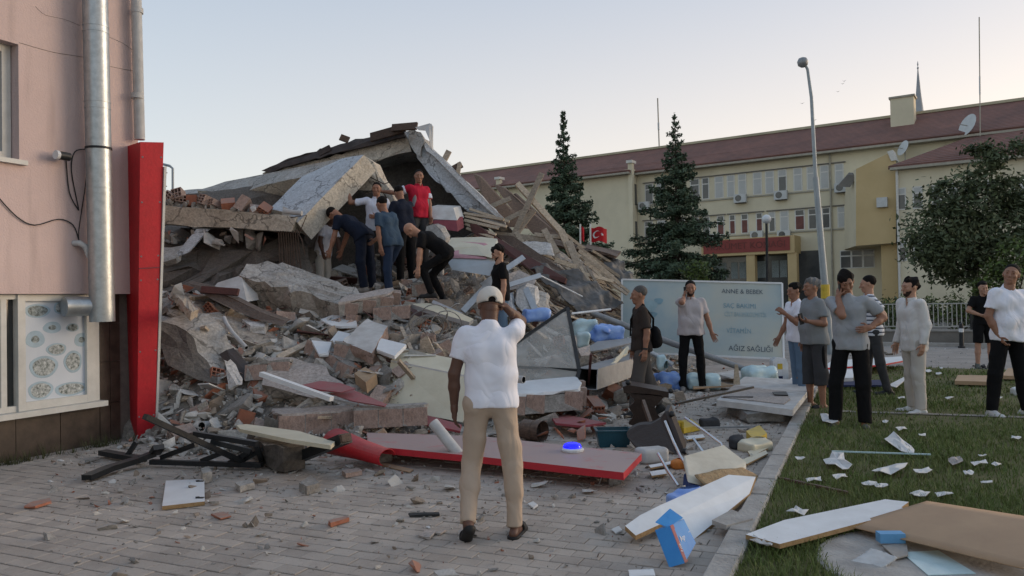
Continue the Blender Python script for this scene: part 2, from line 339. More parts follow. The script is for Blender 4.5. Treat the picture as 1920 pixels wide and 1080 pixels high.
mat('kerb_stone', (0.40,0.385,0.36), (0.28,0.265,0.245), 5, 0.92, 0.4, 40, stain=0.35)
K0 = Vector((1.12, 4.46, 0))                       # a point on the kerb's paving side
def KS(s, v=0.0, z=0.0): return K0 + US*s + VS*v + UP*z
paving_poly = [KS(-9), KS(22), KS(22)-VS*26, KS(-9)-VS*26]
paving = sheet('paving', paving_poly, -0.012, 'joint_sand')
pitch_u, pitch_v = 0.125, 0.18
def paver_mesh(mb, c, w, l_, z):
    x = VS*(w/2); y = US*(l_/2); e = 0.005
    lo = [c-x-y, c+x-y, c+x+y, c-x+y]; hi = [c+(-x)*(1-e/(w/2))-y*(1-e/(l_/2)), c+x*(1-e/(w/2))-y*(1-e/(l_/2)), c+x*(1-e/(w/2))+y*(1-e/(l_/2)), c-x*(1-e/(w/2))+y*(1-e/(l_/2))]
    vs = [p + UP*(z-0.016) for p in lo] + [p + UP*(z-0.003) for p in lo] + [p + UP*z for p in hi]
    fs = [(8,9,10,11)]
    for a in range(4):
        bb = (a+1) % 4; fs += [(a,bb,4+bb,4+a), (4+a,4+bb,8+bb,8+a)]
    mb.add(vs, fs)
prng = random.Random(3)
cells = []
for i in range(-20, 104):
    for j in range(-74, 0):
        off = (i % 2)*0.5*pitch_v
        c = KS(0) + US*((i+0.5)*pitch_u) + VS*((j+0.5)*pitch_v - off - 0.01)
        if c.y < 3.9 or c.y > 14: continue
        if abs(c.x/c.y) > 0.74: continue
        cells.append((c.y + abs(c.x)*0.2, c))
cells.sort(key=lambda t: t[0])
pm = MB(); paver_mesh(pm, Vector((0,0,0)), pitch_v-0.004, pitch_u-0.008, 0.0)
pv0 = None; rest = MB()
for k, (dist, c) in enumerate(cells):
    z = prng.uniform(-0.003, 0.003)
    if k < 300:
        if pv0 is None: o = pv0 = pm.build('paver', 'paver', parent=paving)
        else: o = copy_obj(pv0, paving)
        o.location = (c.x, c.y, z); o.rotation_euler = (prng.gauss(0,0.008), prng.gauss(0,0.008), 0)
    else: paver_mesh(rest, c, pitch_v-0.004, pitch_u-0.008, z)
for i in range(-20, 104):
    if i % 2:
        c = KS(0) + US*((i+0.5)*pitch_u) - VS*(0.25*pitch_v + 0.01)
        if 3.9 < c.y < 14:
            x = 0.25*pitch_v-0.003; paver_mesh(rest, c, 2*x, pitch_u-0.008, 0.0)
far = rest
ro = far.build('paver_field', 'paver', parent=paving, fixn=False); ro['kind'] = 'stuff'
# far paving past the built stones: same stone seen too small to tell apart
mb = MB(); yf = 13.6
mb.add([(-20,yf,-0.004),(6.2,yf,-0.004),(14,30,-0.004),(-20,30,-0.004)], [(0,1,2,3)])
mat('paver_dust', (0.36,0.315,0.28), (0.25,0.22,0.195), 2.2, 0.93, 0.5, 30, stain=0.2)
o = mb.build('paving_far', 'paver_dust', base=(0,0,0)); struct(o)
# kerb stones
kerb = bpy.data.objects.new('kerb', None); C.objects.link(kerb); kerb['kind'] = 'structure'; kerb.location = K0
kr = random.Random(5); s = -2.0; i = 0
while s < 13.5:
    L = 0.5; mb = MB(); c = KS(s+L/2, 0.085)
    x = VS*0.075; y = US*(L/2-0.006); z0, z1 = -0.05, 0.075 + kr.uniform(-.008,.006); e = 0.012
    lo = [c-x-y, c+x-y, c+x+y, c-x+y]; 
    hi = [c-x*(1-e/0.075)-y*.97, c+x*(1-e/0.075)-y*.97, c+x*(1-e/0.075)+y*.97, c-x*(1-e/0.075)+y*.97]
    mb.add([p+UP*z0 for p in lo]+[p+UP*(z1-0.015) for p in lo]+[p+UP*z1 for p in hi],
           [(8,9,10,11)]+[f for a in range(4) for f in ((a,(a+1)%4,4+(a+1)%4,4+a),(4+a,4+(a+1)%4,8+(a+1)%4,8+a))])
    o = mb.build('kerb_stone', 'kerb_stone', parent=kerb); s += L
# lawn
m, n, l, b = newmat_nodes('turf'); b.inputs['Roughness'].default_value = 0.95; b.inputs['Specular IOR Level'].default_value = 0.1
ge = n.new('ShaderNodeNewGeometry'); t = n.new('ShaderNodeTexNoise'); t.inputs['Scale'].default_value = 0.8; t.inputs['Detail'].default_value = 10; t.inputs['Roughness'].default_value = 0.75; l.new(ge.outputs['Position'], t.inputs['Vector'])
cr = n.new('ShaderNodeValToRGB'); l.new(t.outputs['Fac'], cr.inputs[0])
cr.color_ramp.elements[0].position = 0.3; cr.color_ramp.elements[0].color = (0.075,0.088,0.032,1)
cr.color_ramp.elements[1].position = 0.72; cr.color_ramp.elements[1].color = (0.17,0.145,0.085,1)
l.new(cr.outputs[0], b.inputs['Base Color'])
mat('grass_blade', (0.105,0.155,0.044), (0.155,0.178,0.065), 1.1, 0.7, 0, spec=0.15)
lawn_poly = [KS(-6,0.15), KS(13.6,0.15), KS(12.5,6), KS(9.0,14), KS(3,26), KS(-6,26)]
lawn = sheet('lawn', lawn_poly, 0.03, 'turf')
def in_lawn(p, marg=0.17):
    q = Vector((p[0],p[1],0)) - K0; v = q.dot(VS); s = q.dot(US)
    if v < marg or s < -6: return False
    lim = 13.6 + (12.5-13.6)*(v/6.0) if v < 6 else 12.5 + (9-12.5)*(v-6)/8
    return s < lim - 0.05
pad_c = Z(1770, 1058, 0.05)
strip_a, strip_b = Z(1560, 770, 0.04), Z(2050, 786, 0.04)
def blades(bands, rng):
    V = []; Fc = []
    for (y0, y1, dens, hgt, wid) in bands:
        x0, x1 = 0.0, 0.90*y1+0.3; N = int((x1-x0)*(y1-y0)*dens)
        X = rng.uniform(x0, x1, N); Y = rng.uniform(y0, y1, N)
        qx, qy = X-K0.x, Y-K0.y; v = qx*VS.x+qy*VS.y; s = qx*US.x+qy*US.y
        lim = np.where(v < 6, 13.6-1.1*v/6, 12.5-3.5*(v-6)/8)
        ok = (v > 0.14) & (s < lim) & (X < 0.90*Y+0.3) & (np.hypot(X-pad_c.x, Y-pad_c.y) > 0.62)
        # distance from the trodden concrete strip
        ax, ay = strip_a.x, strip_a.y; dx, dy = strip_b.x-ax, strip_b.y-ay; L = math.hypot(dx, dy)
        dist = np.abs((X-ax)*dy-(Y-ay)*dx)/L
        ok &= (dist > 0.10) | (rng.uniform(0,1,N) < 0.5)
        nz = np.sin(X*1.7+1.3*np.sin(Y*1.1))*np.sin(Y*1.9+0.7*np.sin(X*2.3))
        ok &= rng.uniform(0,1,N) < (0.66+0.42*nz)
        X, Y, nz = X[ok], Y[ok], nz[ok]; N = len(X)
        h = hgt*rng.uniform(0.45,1.25,N)*(1+0.25*nz); a = rng.uniform(0,2*math.pi,N); w = wid*rng.uniform(0.7,1.3,N)
        la = rng.uniform(0,2*math.pi,N); ln = h*rng.uniform(0.2,0.95,N)
        cx, cy = np.cos(a)*w/2, np.sin(a)*w/2; z0 = 0.028
        P0 = np.stack([X-cx, Y-cy, np.full(N,z0)],1); P1 = np.stack([X+cx, Y+cy, np.full(N,z0)],1)
        mx_, my_ = X+np.cos(la)*ln*0.35, Y+np.sin(la)*ln*0.35
        P2 = np.stack([mx_+cx*0.7, my_+cy*0.7, z0+h*0.6],1); P3 = np.stack([mx_-cx*0.7, my_-cy*0.7, z0+h*0.6],1)
        P4 = np.stack([X+np.cos(la)*ln, Y+np.sin(la)*ln, z0+h*np.clip(1.15-0.5*ln/h,0.5,1)],1)
        o = sum(len(q) for q in V); blk = np.stack([P0,P1,P2,P3,P4],1).reshape(-1,3); V.append(blk)
        base = o + np.arange(N)*5
        Fc.append((base, N))
    V = np.concatenate(V); me = bpy.data.meshes.new('grass')
    bs = np.concatenate([f[0] for f in Fc]); N = len(bs)
    me.vertices.add(len(V)); me.vertices.foreach_set('co', V.ravel())
    loops = np.stack([bs,bs+1,bs+2,bs+3, bs+3,bs+2,bs+4],1).ravel()
    me.loops.add(len(loops)); me.loops.foreach_set('vertex_index', loops.astype(np.int32))
    starts = np.stack([np.arange(N)*7, np.arange(N)*7+4],1).ravel(); tot = np.tile([4,3], N)
    me.polygons.add(2*N); me.polygons.foreach_set('loop_start', starts.astype(np.int32)); me.polygons.foreach_set('loop_total', tot.astype(np.int32))
    me.update(calc_edges=True); me.validate(); me.materials.append(MATS['grass_blade'])
    o = bpy.data.objects.new('grass', me); C.objects.link(o)
    return tag(o, 'short green grass of the lawn beside the kerb', 'grass', kind='stuff')
blades([(3.4,6.2,3600,0.062,0.0055),(6.2,9,1900,0.06,0.008),(9,13,800,0.06,0.012),(13,19.5,260,0.06,0.02)], np.random.default_rng(4))
# concrete strip across the lawn, round concrete pad
mb = MB(); dr = (strip_b-strip_a).normalized(); pr = Vector((-dr.y, dr.x, 0))
mb.add([strip_a-pr*0.07, strip_b-pr*0.07, strip_b+pr*0.07, strip_a+pr*0.07], [(0,1,2,3)])
mat('worn_concrete', (0.30,0.275,0.24), (0.17,0.155,0.125), 6, 0.95, 0.5, 30, stain=0.6)
o = mb.build('path_edging', 'worn_concrete', base=(0,0,0.006)); struct(o)
mb = MB(); mb.lathe([(0.66,0),(0.66,0.015),(0.645,0.025)], (pad_c.x, pad_c.y, 0.028), 40)
o = tag(mb.build('concrete_pad', 'kerb_stone'), 'round concrete cover set into the lawn under the fallen hardboard sheet', 'concrete pad')
# road beyond the lawn, far kerb, low wall with white railing
road_poly = [KS(13.6,0.1), KS(12.5,6), KS(9.0,14), KS(3,26), KS(8,40), KS(20,34), KS(22,8), KS(23,-4), KS(16,-4)]
sheet('road', road_poly, 0.0, 'asphalt_dust')
mat('wall_render', (0.20,0.185,0.165), (0.15,0.138,0.122), 1.5, 0.93, 0.4, 20, stain=0.3)
mat('wall_cap', (0.33,0.315,0.29), (0.26,0.245,0.225), 3, 0.9, 0.3, 30)
mat('white_rail', (0.66,0.645,0.60), (0.55,0.53,0.48), 8, 0.6, 0.05, 40)
mat('rail_paint', (0.42,0.41,0.38), (0.33,0.32,0.29), 8, 0.6, 0.05, 40)
fw_a, fw_b = D(1555, 640, 25.2), D(2010, 652, 22.4)
fw_a.z = fw_b.z = 0; fd = (fw_b-fw_a).normalized(); fn = Vector((fd.y,-fd.x,0))
wall = empty('railing_wall', (fw_a+fw_b)/2, 'low grey rendered wall topped by white railings beyond the road', 'wall')
mb = MB(); mb.bar(fw_a+UP*0.17, fw_b+UP*0.17, 0.22, 0.36); mb.build('wall_base', 'wall_render', wall)
mb = MB(); mb.bar(fw_a+UP*0.375, fw_b+UP*0.375, 0.30, 0.05); mb.build('coping', 'wall_cap', wall)
L = (fw_b-fw_a).length; nb = int(L/0.125)
for zz in (0.50, 1.20):
    mb = MB(); mb.bar(fw_a+UP*zz, fw_b+UP*zz, 0.025, 0.03); mb.build('rail', 'rail_paint', wall)
bm0 = MB(); bm0.bar((0,0,0),(0,0,0.70),0.02,0.02); bar0 = None
for k in range(nb+1):
    p = fw_a + fd*(L*k/nb) - wall.location
    if bar0 is None: o = bar0 = bm0.build('baluster', 'rail_paint', wall, base=(0,0,0)); 
    else: o = copy_obj(bar0, wall)
    o.location = (p.x, p.y, 0.50)
for me_ in [bar0.data]:
    for vtx in me_.vertices: vtx.co = vtx.co + Vector(wall.location)
for k in range(0, nb+1, 16):
    p = fw_a + fd*(L*k/nb) + fn*0.03; mb = MB(); mb.bar(p+UP*0.40, p+UP*1.27, 0.05, 0.05); mb.build('post', 'black_metal', wall)
# far kerb and a dark bollard
ka, kb = D(1560, 652, 23.6), D(2010, 668, 20.4); ka.z = kb.z = 0
mb = MB(); mb.bar(ka+UP*0.05, kb+UP*0.05, 0.16, 0.12); struct(mb.build('far_kerb', 'kerb_stone'))
bp_ = D(1803, 648, 21.4); bp_.z = 0
bol = empty('bollard', bp_, 'short dark bollard with a white band in front of the railing wall', 'bollard')
mb = MB(); mb.lathe([(0.09,0.0),(0.09,0.05),(0.06,0.06),(0.055,0.62),(0.045,0.68),(0.02,0.70)], bp_, 12); smooth_by_angle(mb.build('post', 'black_metal', bol))
mb = MB(); mb.lathe([(0.06,0.44),(0.06,0.54)], bp_, 12); mb.build('reflective_band', 'white_plastic', bol)
# ================================================================ pink building with red pillar
m, n, l, b = newmat_nodes('pink_wall'); b.inputs['Roughness'].default_value = 0.9; b.inputs['Specular IOR Level'].default_value = 0.2
tc = n.new('ShaderNodeTexCoord')
t = n.new('ShaderNodeTexNoise'); t.inputs['Scale'].default_value = 0.9; t.inputs['Detail'].default_value = 9; t.inputs['Roughness'].default_value = 0.62; l.new(tc.outputs['Object'], t.inputs['Vector'])
cr = n.new('ShaderNodeValToRGB'); l.new(t.outputs['Fac'], cr.inputs[0])
cr.color_ramp.elements[0].position = 0.32; cr.color_ramp.elements[0].color = (0.52,0.405,0.385,1); cr.color_ramp.elements[1].position = 0.68; cr.color_ramp.elements[1].color = (0.60,0.475,0.45,1)
mp = n.new('ShaderNodeMapping'); mp.inputs['Scale'].default_value = (5,5,0.5); l.new(tc.outputs['Object'], mp.inputs[0])
t2 = n.new('ShaderNodeTexNoise'); t2.inputs['Scale'].default_value = 1.4; t2.inputs['Detail'].default_value = 8; l.new(mp.outputs[0], t2.inputs['Vector'])
r2 = n.new('ShaderNodeMapRange'); r2.inputs['From Min'].default_value = 0.52; r2.inputs['From Max'].default_value = 0.75; r2.inputs['To Max'].default_value = 0.35; l.new(t2.outputs['Fac'], r2.inputs['Value'])
mx = n.new('ShaderNodeMix'); mx.data_type = 'RGBA'; l.new(r2.outputs[0], mx.inputs[0]); l.new(cr.outputs[0], mx.inputs[6]); mx.inputs[7].default_value = (0.27,0.21,0.19,1)
l.new(mx.outputs[2], b.inputs['Base Color'])
t3 = n.new('ShaderNodeTexNoise'); t3.inputs['Scale'].default_value = 55; t3.inputs['Detail'].default_value = 5; l.new(tc.outputs['Object'], t3.inputs['Vector'])
bp = n.new('ShaderNodeBump'); bp.inputs['Strength'].default_value = 0.45; bp.inputs['Distance'].default_value = 0.012; l.new(t3.outputs['Fac'], bp.inputs['Height']); l.new(bp.outputs[0], b.inputs['Normal'])
mat('marble', (0.075,0.055,0.043), (0.035,0.026,0.021), 7, 0.35, 0.05, 30, stain=0.5, spec=0.5)
mat('grout', (0.20,0.18,0.16), None, 9, 0.95, 0.1)
mat('pvc_frame', (0.60,0.60,0.57), (0.50,0.50,0.47), 5, 0.5, 0.04, 30, stain=0.2)
mat('dark_glass', (0.022,0.026,0.028), (0.035,0.040,0.042), 2, 0.08, 0, spec=0.8)
mat('poster', (0.58,0.63,0.69), (0.52,0.575,0.64), 2.5, 0.5, 0.02, 30)
mat('plate_rim', (0.40,0.53,0.62), None, 4, 0.5, 0)
mat('food_dark', (0.03,0.045,0.04), (0.40,0.45,0.45), 30, 0.6, 0)
mat('food_pale', (0.60,0.64,0.64), (0.05,0.07,0.06), 30, 0.6, 0)
mat('soffit_grey', (0.30,0.27,0.25), None, 5, 0.9, 0.2)
CN = D(241, 825, 9.0); CN.z = 0
def PWp(px, py, off=0.0):
    v = ray(px, py); q = CN + VS*off; return CP + v*((q-CP).dot(VS)/v.dot(VS))
def PW(px, py, off=0.0):
    p = PWp(px, py, off) - CN; return p.dot(US), p.z
def WL(s, z, off=0.0): return CN + US*s + VS*off + UP*z
def wbox(mb, s0, s1, z0, z1, o0, o1, mi=0):
    mb.bbox(WL((s0+s1)/2, (z0+z1)/2, (o0+o1)/2), (US*((s1-s0)/2), VS*((o1-o0)/2), UP*((z1-z0)/2)), mi)
pink = empty('pink_building', CN, 'pink rendered building with a marble tiled base beside the red pillar', 'building')
zb = PW(120, 551)[1]; sw, zw0 = PW(36, 300); zw1 = PW(36, 84)[1]
mb = MB(); wbox(mb, sw, 0.17, zb, 9, -5, 0); wbox(mb, -12, sw, zb, zw0, -5, 0); wbox(mb, -12, sw, zw1, 9, -5, 0)
mb.build('wall', 'pink_wall', pink)
mb = MB(); wbox(mb, -12, 0.17, 0, zb, -5, -0.16); mb.build('base_wall', 'grout', pink)
# upper window
win = MB(); wbox(win, -12, sw-0.01, zw0, zw1, -0.20, -0.18); wv = win.build('window', 'dark_glass', pink)
mb = MB(); ssf = sw-0.01
wbox(mb, ssf-0.09, ssf, zw0, zw1, -0.18, -0.11); wbox(mb, -12, ssf-0.09, zw0, zw0+0.08, -0.18, -0.112); wbox(mb, -12, ssf-0.09, zw1-0.08, zw1, -0.18, -0.112)
mb.build('frame', 'pvc_frame', wv)
mb = MB(); wbox(mb, -12, sw+0.06, zw0-0.05, zw0-0.003, -0.16, 0.05); mb.build('sill', 'pvc_frame', wv)
# shop window strip: frame, poster, glass
s_r, _ = PW(178, 650, -0.06); s_p, _ = PW(163, 650, -0.06); s_q, _ = PW(47, 650, -0.06); s_l, _ = PW(33, 650, -0.06)
zs = PW(178, 752, -0.06)[1]; zt = zb-0.004; zp0 = zs+0.085; zp1 = zt-0.07
shop = MB(); wbox(shop, s_q, s_p, zp0, zp1, -0.12, -0.10); sh = shop.build('poster_panel', 'poster', pink)
sh['label'] = 'window panel printed with pictures of plates of food'
mb = MB(); wbox(mb, s_p, s_r, zs, zt, -0.16, -0.06); wbox(mb, s_l, s_q, zs, zt, -0.16, -0.05); wbox(mb, s_q, s_p, zs, zp0, -0.16, -0.062); wbox(mb, s_q, s_p, zp1, zt, -0.16, -0.062)
wbox(mb, -12, s_l, zs, zs+0.06, -0.16, -0.072); wbox(mb, -12, s_l, zp1+0.02, zt, -0.16, -0.072); wbox(mb, s_l-0.16, s_l-0.10, zs+0.06, zp1+0.02, -0.15, -0.075)
wbox(mb, s_r, s_r+0.07, zs, zt, -0.16, -0.08)
mb.build('window_frame', 'pvc_frame', pink)
mb = MB(); wbox(mb, -12, s_l, zs+0.06, zp1+0.02, -0.15, -0.13); mb.build('window_pane', 'dark_glass', pink)
mb = MB(); wbox(mb, -12, s_r+0.10, zs-0.06, zs-0.002, -0.16, 0.02); mb.build('window_sill', 'pvc_frame', pink)
for (px, py, w, h, kind) in ((70,583,24,13,0),(115,577,15,20,1),(98,614,17,11,2),(136,614,12,8,0),(66,636,18,16,2),(153,637,14,13,2),(106,655,19,12,1),(82,688,27,21,1),(137,678,17,21,1),(76,732,24,20,1),(133,729,31,22,1)):
    if px+w*0.9 > 166: w = (166-px)/0.95
    c = PWp(px, py, -0.10); sx = abs(PW(px+w,py,-0.1)[0]-PW(px-w,py,-0.1)[0])/2; sz = abs(PW(px,py-h,-0.1)[1]-PW(px,py+h,-0.1)[1])/2
    zc = c.z; sz = min(sz, zc-zp0-0.005, zp1-zc-0.005)
    for rr, o0, o1, mt, nm in ((1.0,0.0,0.002,'plate_rim','plate_print'),(0.78 if kind != 2 else 0.42,0.002,0.004,'food_pale' if kind == 1 else 'food_dark','food_print')):
        q = MB(); N = 22; ring = [c + US*(math.cos(a)*sx*rr*(1+0.06*math.sin(3*a+px))) + UP*(math.sin(a)*sz*rr) + VS*o0 for a in [2*math.pi*k/N for k in range(N)]]
        q.prism(ring, VS*(o1-o0)); q.build(nm, mt, sh, base=(0,0,0))
# marble tiles
tr = random.Random(2); tjs = [PW(x, 830, -0.1)[0] for x in (-160,-70,33,117,191)]
for a, b2 in zip(tjs[:-1], tjs[1:]):
    mb = MB(); wbox(mb, a+0.004, b2-0.004, 0.0, zs-0.066, -0.159, -0.128+tr.uniform(0,.003)); mb.build('tile', 'marble', pink)
for s0, s1 in ((tjs[-1], (tjs[-1]+0)/2+0.0), ((tjs[-1])/2, 0.0)):
    for z0, z1 in ((0,0.45),(0.45,0.92),(0.92,1.36),(1.36,zb)):
        lo = max(s0, s_r+0.075 if z1 > zs else s0)
        if s1-lo < 0.05: continue
        mb = MB(); wbox(mb, lo+0.004, s1-0.003, z0+0.003, z1-0.004, -0.159, -0.128+tr.uniform(0,.003)); mb.build('tile', 'marble', pink)
# flue duct
f0 = PWp(192, 603, 0.20); f1 = PWp(177, -60, 0.20); fr_ = 0.128
fl = MB(); fl.tube([f0, f0+(f1-f0)*0.5, f1], fr_, 24); flo = smooth_by_angle(fl.build('flue_pipe', 'galv', pink))
dv = (f1-f0)
for py in (52, 63, 192, 204, 352, 362, 520):
    k = (PWp(190, 603, 0.2).z - PWp(185, py, 0.2).z)/(f0.z-f1.z); c = f0+dv*k; d0 = dv.normalized()*0.009
    q = MB(); q.tube([c-d0, c+d0], fr_+0.004, 24); smooth_by_angle(q.build('seam_ring', 'galv', flo, base=(0,0,0)))
k = (f0.z - PWp(187, 279, 0.2).z)/(f0.z-f1.z); c = f0+dv*k; d0 = dv.normalized()*0.012
q = MB(); q.tube([c-d0, c+d0], fr_+0.008, 24); q.build('clamp_band', 'black_metal', flo, base=(0,0,0))
e0 = f0+dv.normalized()*0.17; q = MB(); q.tube([e0, e0-VS*0.10-US*0.10, e0-VS*0.16-US*0.33], 0.105, 20); smooth_by_angle(q.build('elbow', 'galv', flo, base=(0,0,0)))
g0, g1 = PWp(262, 262, 0.10), PWp(254, -60, 0.10)
q = MB(); q.tube([g0, g1], 0.058, 16); smooth_by_angle(q.build('rain_pipe', 'pvc_grey', pink))
for py in (20, 180): 
    c = PWp(257, py, 0.10); q = MB(); q.tube([c-UP*0.03, c+UP*0.03], 0.068, 16); smooth_by_angle(q.build('pipe_socket', 'pvc_grey', pink))
def wire(name, px_list, off, r, mt, parent): 
    q = MB(); ps = [PWp(x, y, off) for x, y in px_list]
    pp = []
    for i in range(len(ps)-1):
        for k in range(4):
            t = k/4; p0 = ps[max(i-1,0)]; p1 = ps[i]; p2 = ps[i+1]; p3 = ps[min(i+2,len(ps)-1)]
            pp.append(0.5*((2*p1)+(p2-p0)*t+(2*p0-5*p1+4*p2-p3)*t*t+(3*p1-p0-3*p2+p3)*t*t*t))
    pp.append(ps[-1]); q.tube(pp, r, 6); return q.build(name, mt, parent)
wire('cable', [(-10,362),(30,405),(65,422),(110,411),(137,422),(148,450)], 0.015, 0.006, 'cable', pink)
wire('cable', [(160,280),(140,285),(134,320),(146,385),(146,392),(130,360),(124,300)], 0.015, 0.006, 'cable', pink)
wire('cable', [(160,278),(162,330),(148,430),(149,455)], 0.012, 0.005, 'cable', pink)
wire('crack', [(36,80),(100,98),(160,108),(205,124),(251,133)], 0.001, 0.0028, 'wall_render', pink)
wire('crack', [(196,66),(215,74),(232,82),(250,95)], 0.001, 0.002, 'wall_render', pink)
wire('crack', [(66,12),(85,28),(120,36),(150,48)], 0.001, 0.0018, 'wall_render', pink)
c = PWp(148, 458, 0.05); q = MB(); q.tube([PWp(138,456,0.0), PWp(150,456,0.07), PWp(160,462,0.10), PWp(168,482,0.10)], 0.032, 12); smooth_by_angle(q.build('drain_elbow', 'pvc_grey', pink))
c = PWp(124, 294, 0.10); q = MB(); q.tube([c-US*0.10+VS*0.02, c+US*0.02+VS*0.02], 0.045, 14); q.tube([c-US*0.02, c-VS*0.09], 0.018, 8); smooth_by_angle(q.build('security_camera', 'black_metal', pink))
q = MB(); q.tube([c-US*0.135+VS*0.02, c-US*0.102+VS*0.02], 0.047, 14); q.build('camera_hood', 'white_plastic', pink)
# pink soffit nib under the flue
# red sign pillar
A, B_, C_ = D(229,277,9.15), D(263,266,8.75), D(307,267,8.95); Dk = A + (C_-B_)
A2, B2, C2 = D(245,803,9.2), D(257,822,8.95), D(290,815,9.1); 
for p in (A2, B2, C2): p.z = 0.0
D2 = A2 + (C2-B2)
rp = empty('red_pillar', (A2+C2)/2, 'tall red sign pillar with a white edge strip beside the pink building', 'pillar')
mb = MB(); mb.add([A,B_,C_,Dk,A2,B2,C2,D2], [(0,1,2,3),(4,5,6,7),(0,1,5,4),(1,2,6,5),(2,3,7,6),(3,0,4,7)]); mb.build('cladding', 'red_paint', rp)
w = (C_-B_).normalized()
e1, e2 = C_+w*0.004-UP*0.28, C2+w*0.004; q = MB(); bk = (Dk-C_)*0.35+(A-B_).normalized()*0.02
mb = MB(); mb.add([e1, e1+w*0.028, e2+w*0.028, e2, e1+bk, e1+w*0.028+bk, e2+w*0.028+bk, e2+bk], [(0,1,2,3),(4,5,6,7),(0,1,5,4),(1,2,6,5),(2,3,7,6),(3,0,4,7)]); mb.build('edge_strip', 'pvc_frame', rp)
mb = MB(); mb.tube([e1+w*0.035-UP*0.5+bk, e1+w*0.06-UP*0.9+bk, (e1+e2)/2+w*0.045+bk, e2+w*0.04+UP*0.3+bk], 0.014, 8); mb.build('neon_tube', 'red_paint', rp)
for k in range(7):
    p = e1 + w*0.03 + bk*0.5 + (e2-e1)*(0.02+0.05*k); q = MB(); q.tube([p, p+w*0.05], 0.008, 6); q.build('cable_stub', 'cable_grey', rp)
mb = MB(); k_ = 0.42; pA, pB, pC = A.lerp(A2,k_), B_.lerp(B2,k_), C_.lerp(C2,k_)
fo = (B_-Dk).normalized()*0.004
mb.bar(pB+fo*0.5, pC+fo*0.5, 0.012, 0.012); mb.build('panel_seam', 'maroon', rp)
for kk in (0.05,0.2,0.38,0.46,0.7,0.92):
    for q_ in (0.1, 0.9):
        c_ = B_.lerp(B2,kk).lerp(C_.lerp(C2,kk), q_)+fo*0.4; q = MB(); q.lathe([(0.011,0),(0.009,0.004)], c_, 8, ax=fo); q.build('screw', 'steel_grey', rp)
# weeds at the foot of the wall
def tuft(c, n_, h, rng, mb):
    for _ in range(n_):
        a = rng.uniform(0, 6.28); r_ = rng.uniform(0, 0.06); p = Vector((c.x+math.cos(a)*r_, c.y+math.sin(a)*r_, c.z)); hh = h*rng.uniform(.5,1.2)
        t_ = p + Vector((math.cos(a)*hh*.5, math.sin(a)*hh*.5, hh)); s_ = Vector((-math.sin(a), math.cos(a), 0))*0.004
        mb.add([p-s_, p+s_, t_], [(0,1,2)])
wr = random.Random(9); mb = MB()
for k in range(46):
    p = WL(wr.uniform(-2.6,-0.05), 0.0, wr.uniform(-0.05,0.12)); tuft(p, 16, wr.uniform(.06,.17), wr, mb)
mat('weed', (0.085,0.085,0.04), (0.05,0.06,0.025), 3, 0.8, 0)
tag(mb.build('weeds', 'weed', fixn=False), 'dry weeds along the foot of the marble base', 'weeds', kind='stuff')
# ================================================================ the yellow three-storey public building
E = Vector((math.cos(rad(34)), -math.sin(rad(34)), 0)); NO = Vector((-E.y*-1*-1, 0, 0)); NO = Vector((-math.sin(rad(34)), -math.cos(rad(34)), 0))
FA0 = D(1480, 551, 64.0); FA0.z = 0
def FAp(px, py, off=0.0):
    v = ray(px, py); q = FA0 + NO*off; return CP + v*((q-CP).dot(NO)/v.dot(NO))
def FA(px, py, off=0.0):
    p = FAp(px, py, off) - FA0; return p.dot(E), p.z
def FW(s, z, off=0.0): return FA0 + E*s + NO*off + UP*z
def fbox(mb, s0, s1, z0, z1, o0, o1, mi=0): mb.bbox(FW((s0+s1)/2,(z0+z1)/2,(o0+o1)/2), (E*((s1-s0)/2), NO*((o1-o0)/2), UP*((z1-z0)/2)), mi)
mat('yellow_wall', (0.68,0.61,0.45), (0.58,0.52,0.38), 0.35, 0.9, 0.15, 6, stain=0.25)
mat('orange_wall', (0.57,0.43,0.23), (0.50,0.37,0.19), 0.35, 0.9, 0.15, 6, stain=0.15)
mat('beige_band', (0.50,0.45,0.31), None, 0.5, 0.9, 0.1, 6)
mat('pane_dark', (0.045,0.048,0.05), (0.09,0.09,0.09), 0.8, 0.15, 0, spec=0.6)
mat('pane_blind', (0.47,0.475,0.46), (0.40,0.40,0.385), 1.5, 0.35, 0)
mat('curtain', (0.20,0.085,0.07), (0.12,0.05,0.045), 3, 0.7, 0)
mat('ac_white', (0.55,0.56,0.55), (0.47,0.48,0.47), 3, 0.5, 0)
mat('sign_red', (0.27,0.06,0.05), (0.23,0.05,0.042), 2, 0.6, 0)
mat('sign_letters', (0.17,0.05,0.042), None, 2, 0.6, 0)
mat('gutter', (0.40,0.37,0.30), None, 3, 0.6, 0)
m, n, l, b = newmat_nodes('roof_tile'); b.inputs['Roughness'].default_value = 0.85
tc = n.new('ShaderNodeTexCoord'); t = n.new('ShaderNodeTexNoise'); t.inputs['Scale'].default_value = 0.35; t.inputs['Detail'].default_value = 12; t.inputs['Roughness'].default_value = 0.8; l.new(tc.outputs['Object'], t.inputs['Vector'])
cr = n.new('ShaderNodeValToRGB'); l.new(t.outputs['Fac'], cr.inputs[0]); cr.color_ramp.elements[0].position = 0.35; cr.color_ramp.elements[0].color = (0.14,0.072,0.058,1); cr.color_ramp.elements[1].position = 0.62; cr.color_ramp.elements[1].color = (0.25,0.115,0.085,1)
wv_ = n.new('ShaderNodeTexWave'); wv_.bands_direction = 'Z'; wv_.inputs['Scale'].default_value = 1.9; wv_.inputs['Distortion'].default_value = 0.6; wv_.inputs['Detail'].default_value = 2; l.new(tc.outputs['Object'], wv_.inputs['Vector'])
bp = n.new('ShaderNodeBump'); bp.inputs['Strength'].default_value = 0.7; bp.inputs['Distance'].default_value = 0.15; l.new(wv_.outputs['Fac'], bp.inputs['Height']); l.new(bp.outputs[0], b.inputs['Normal'])
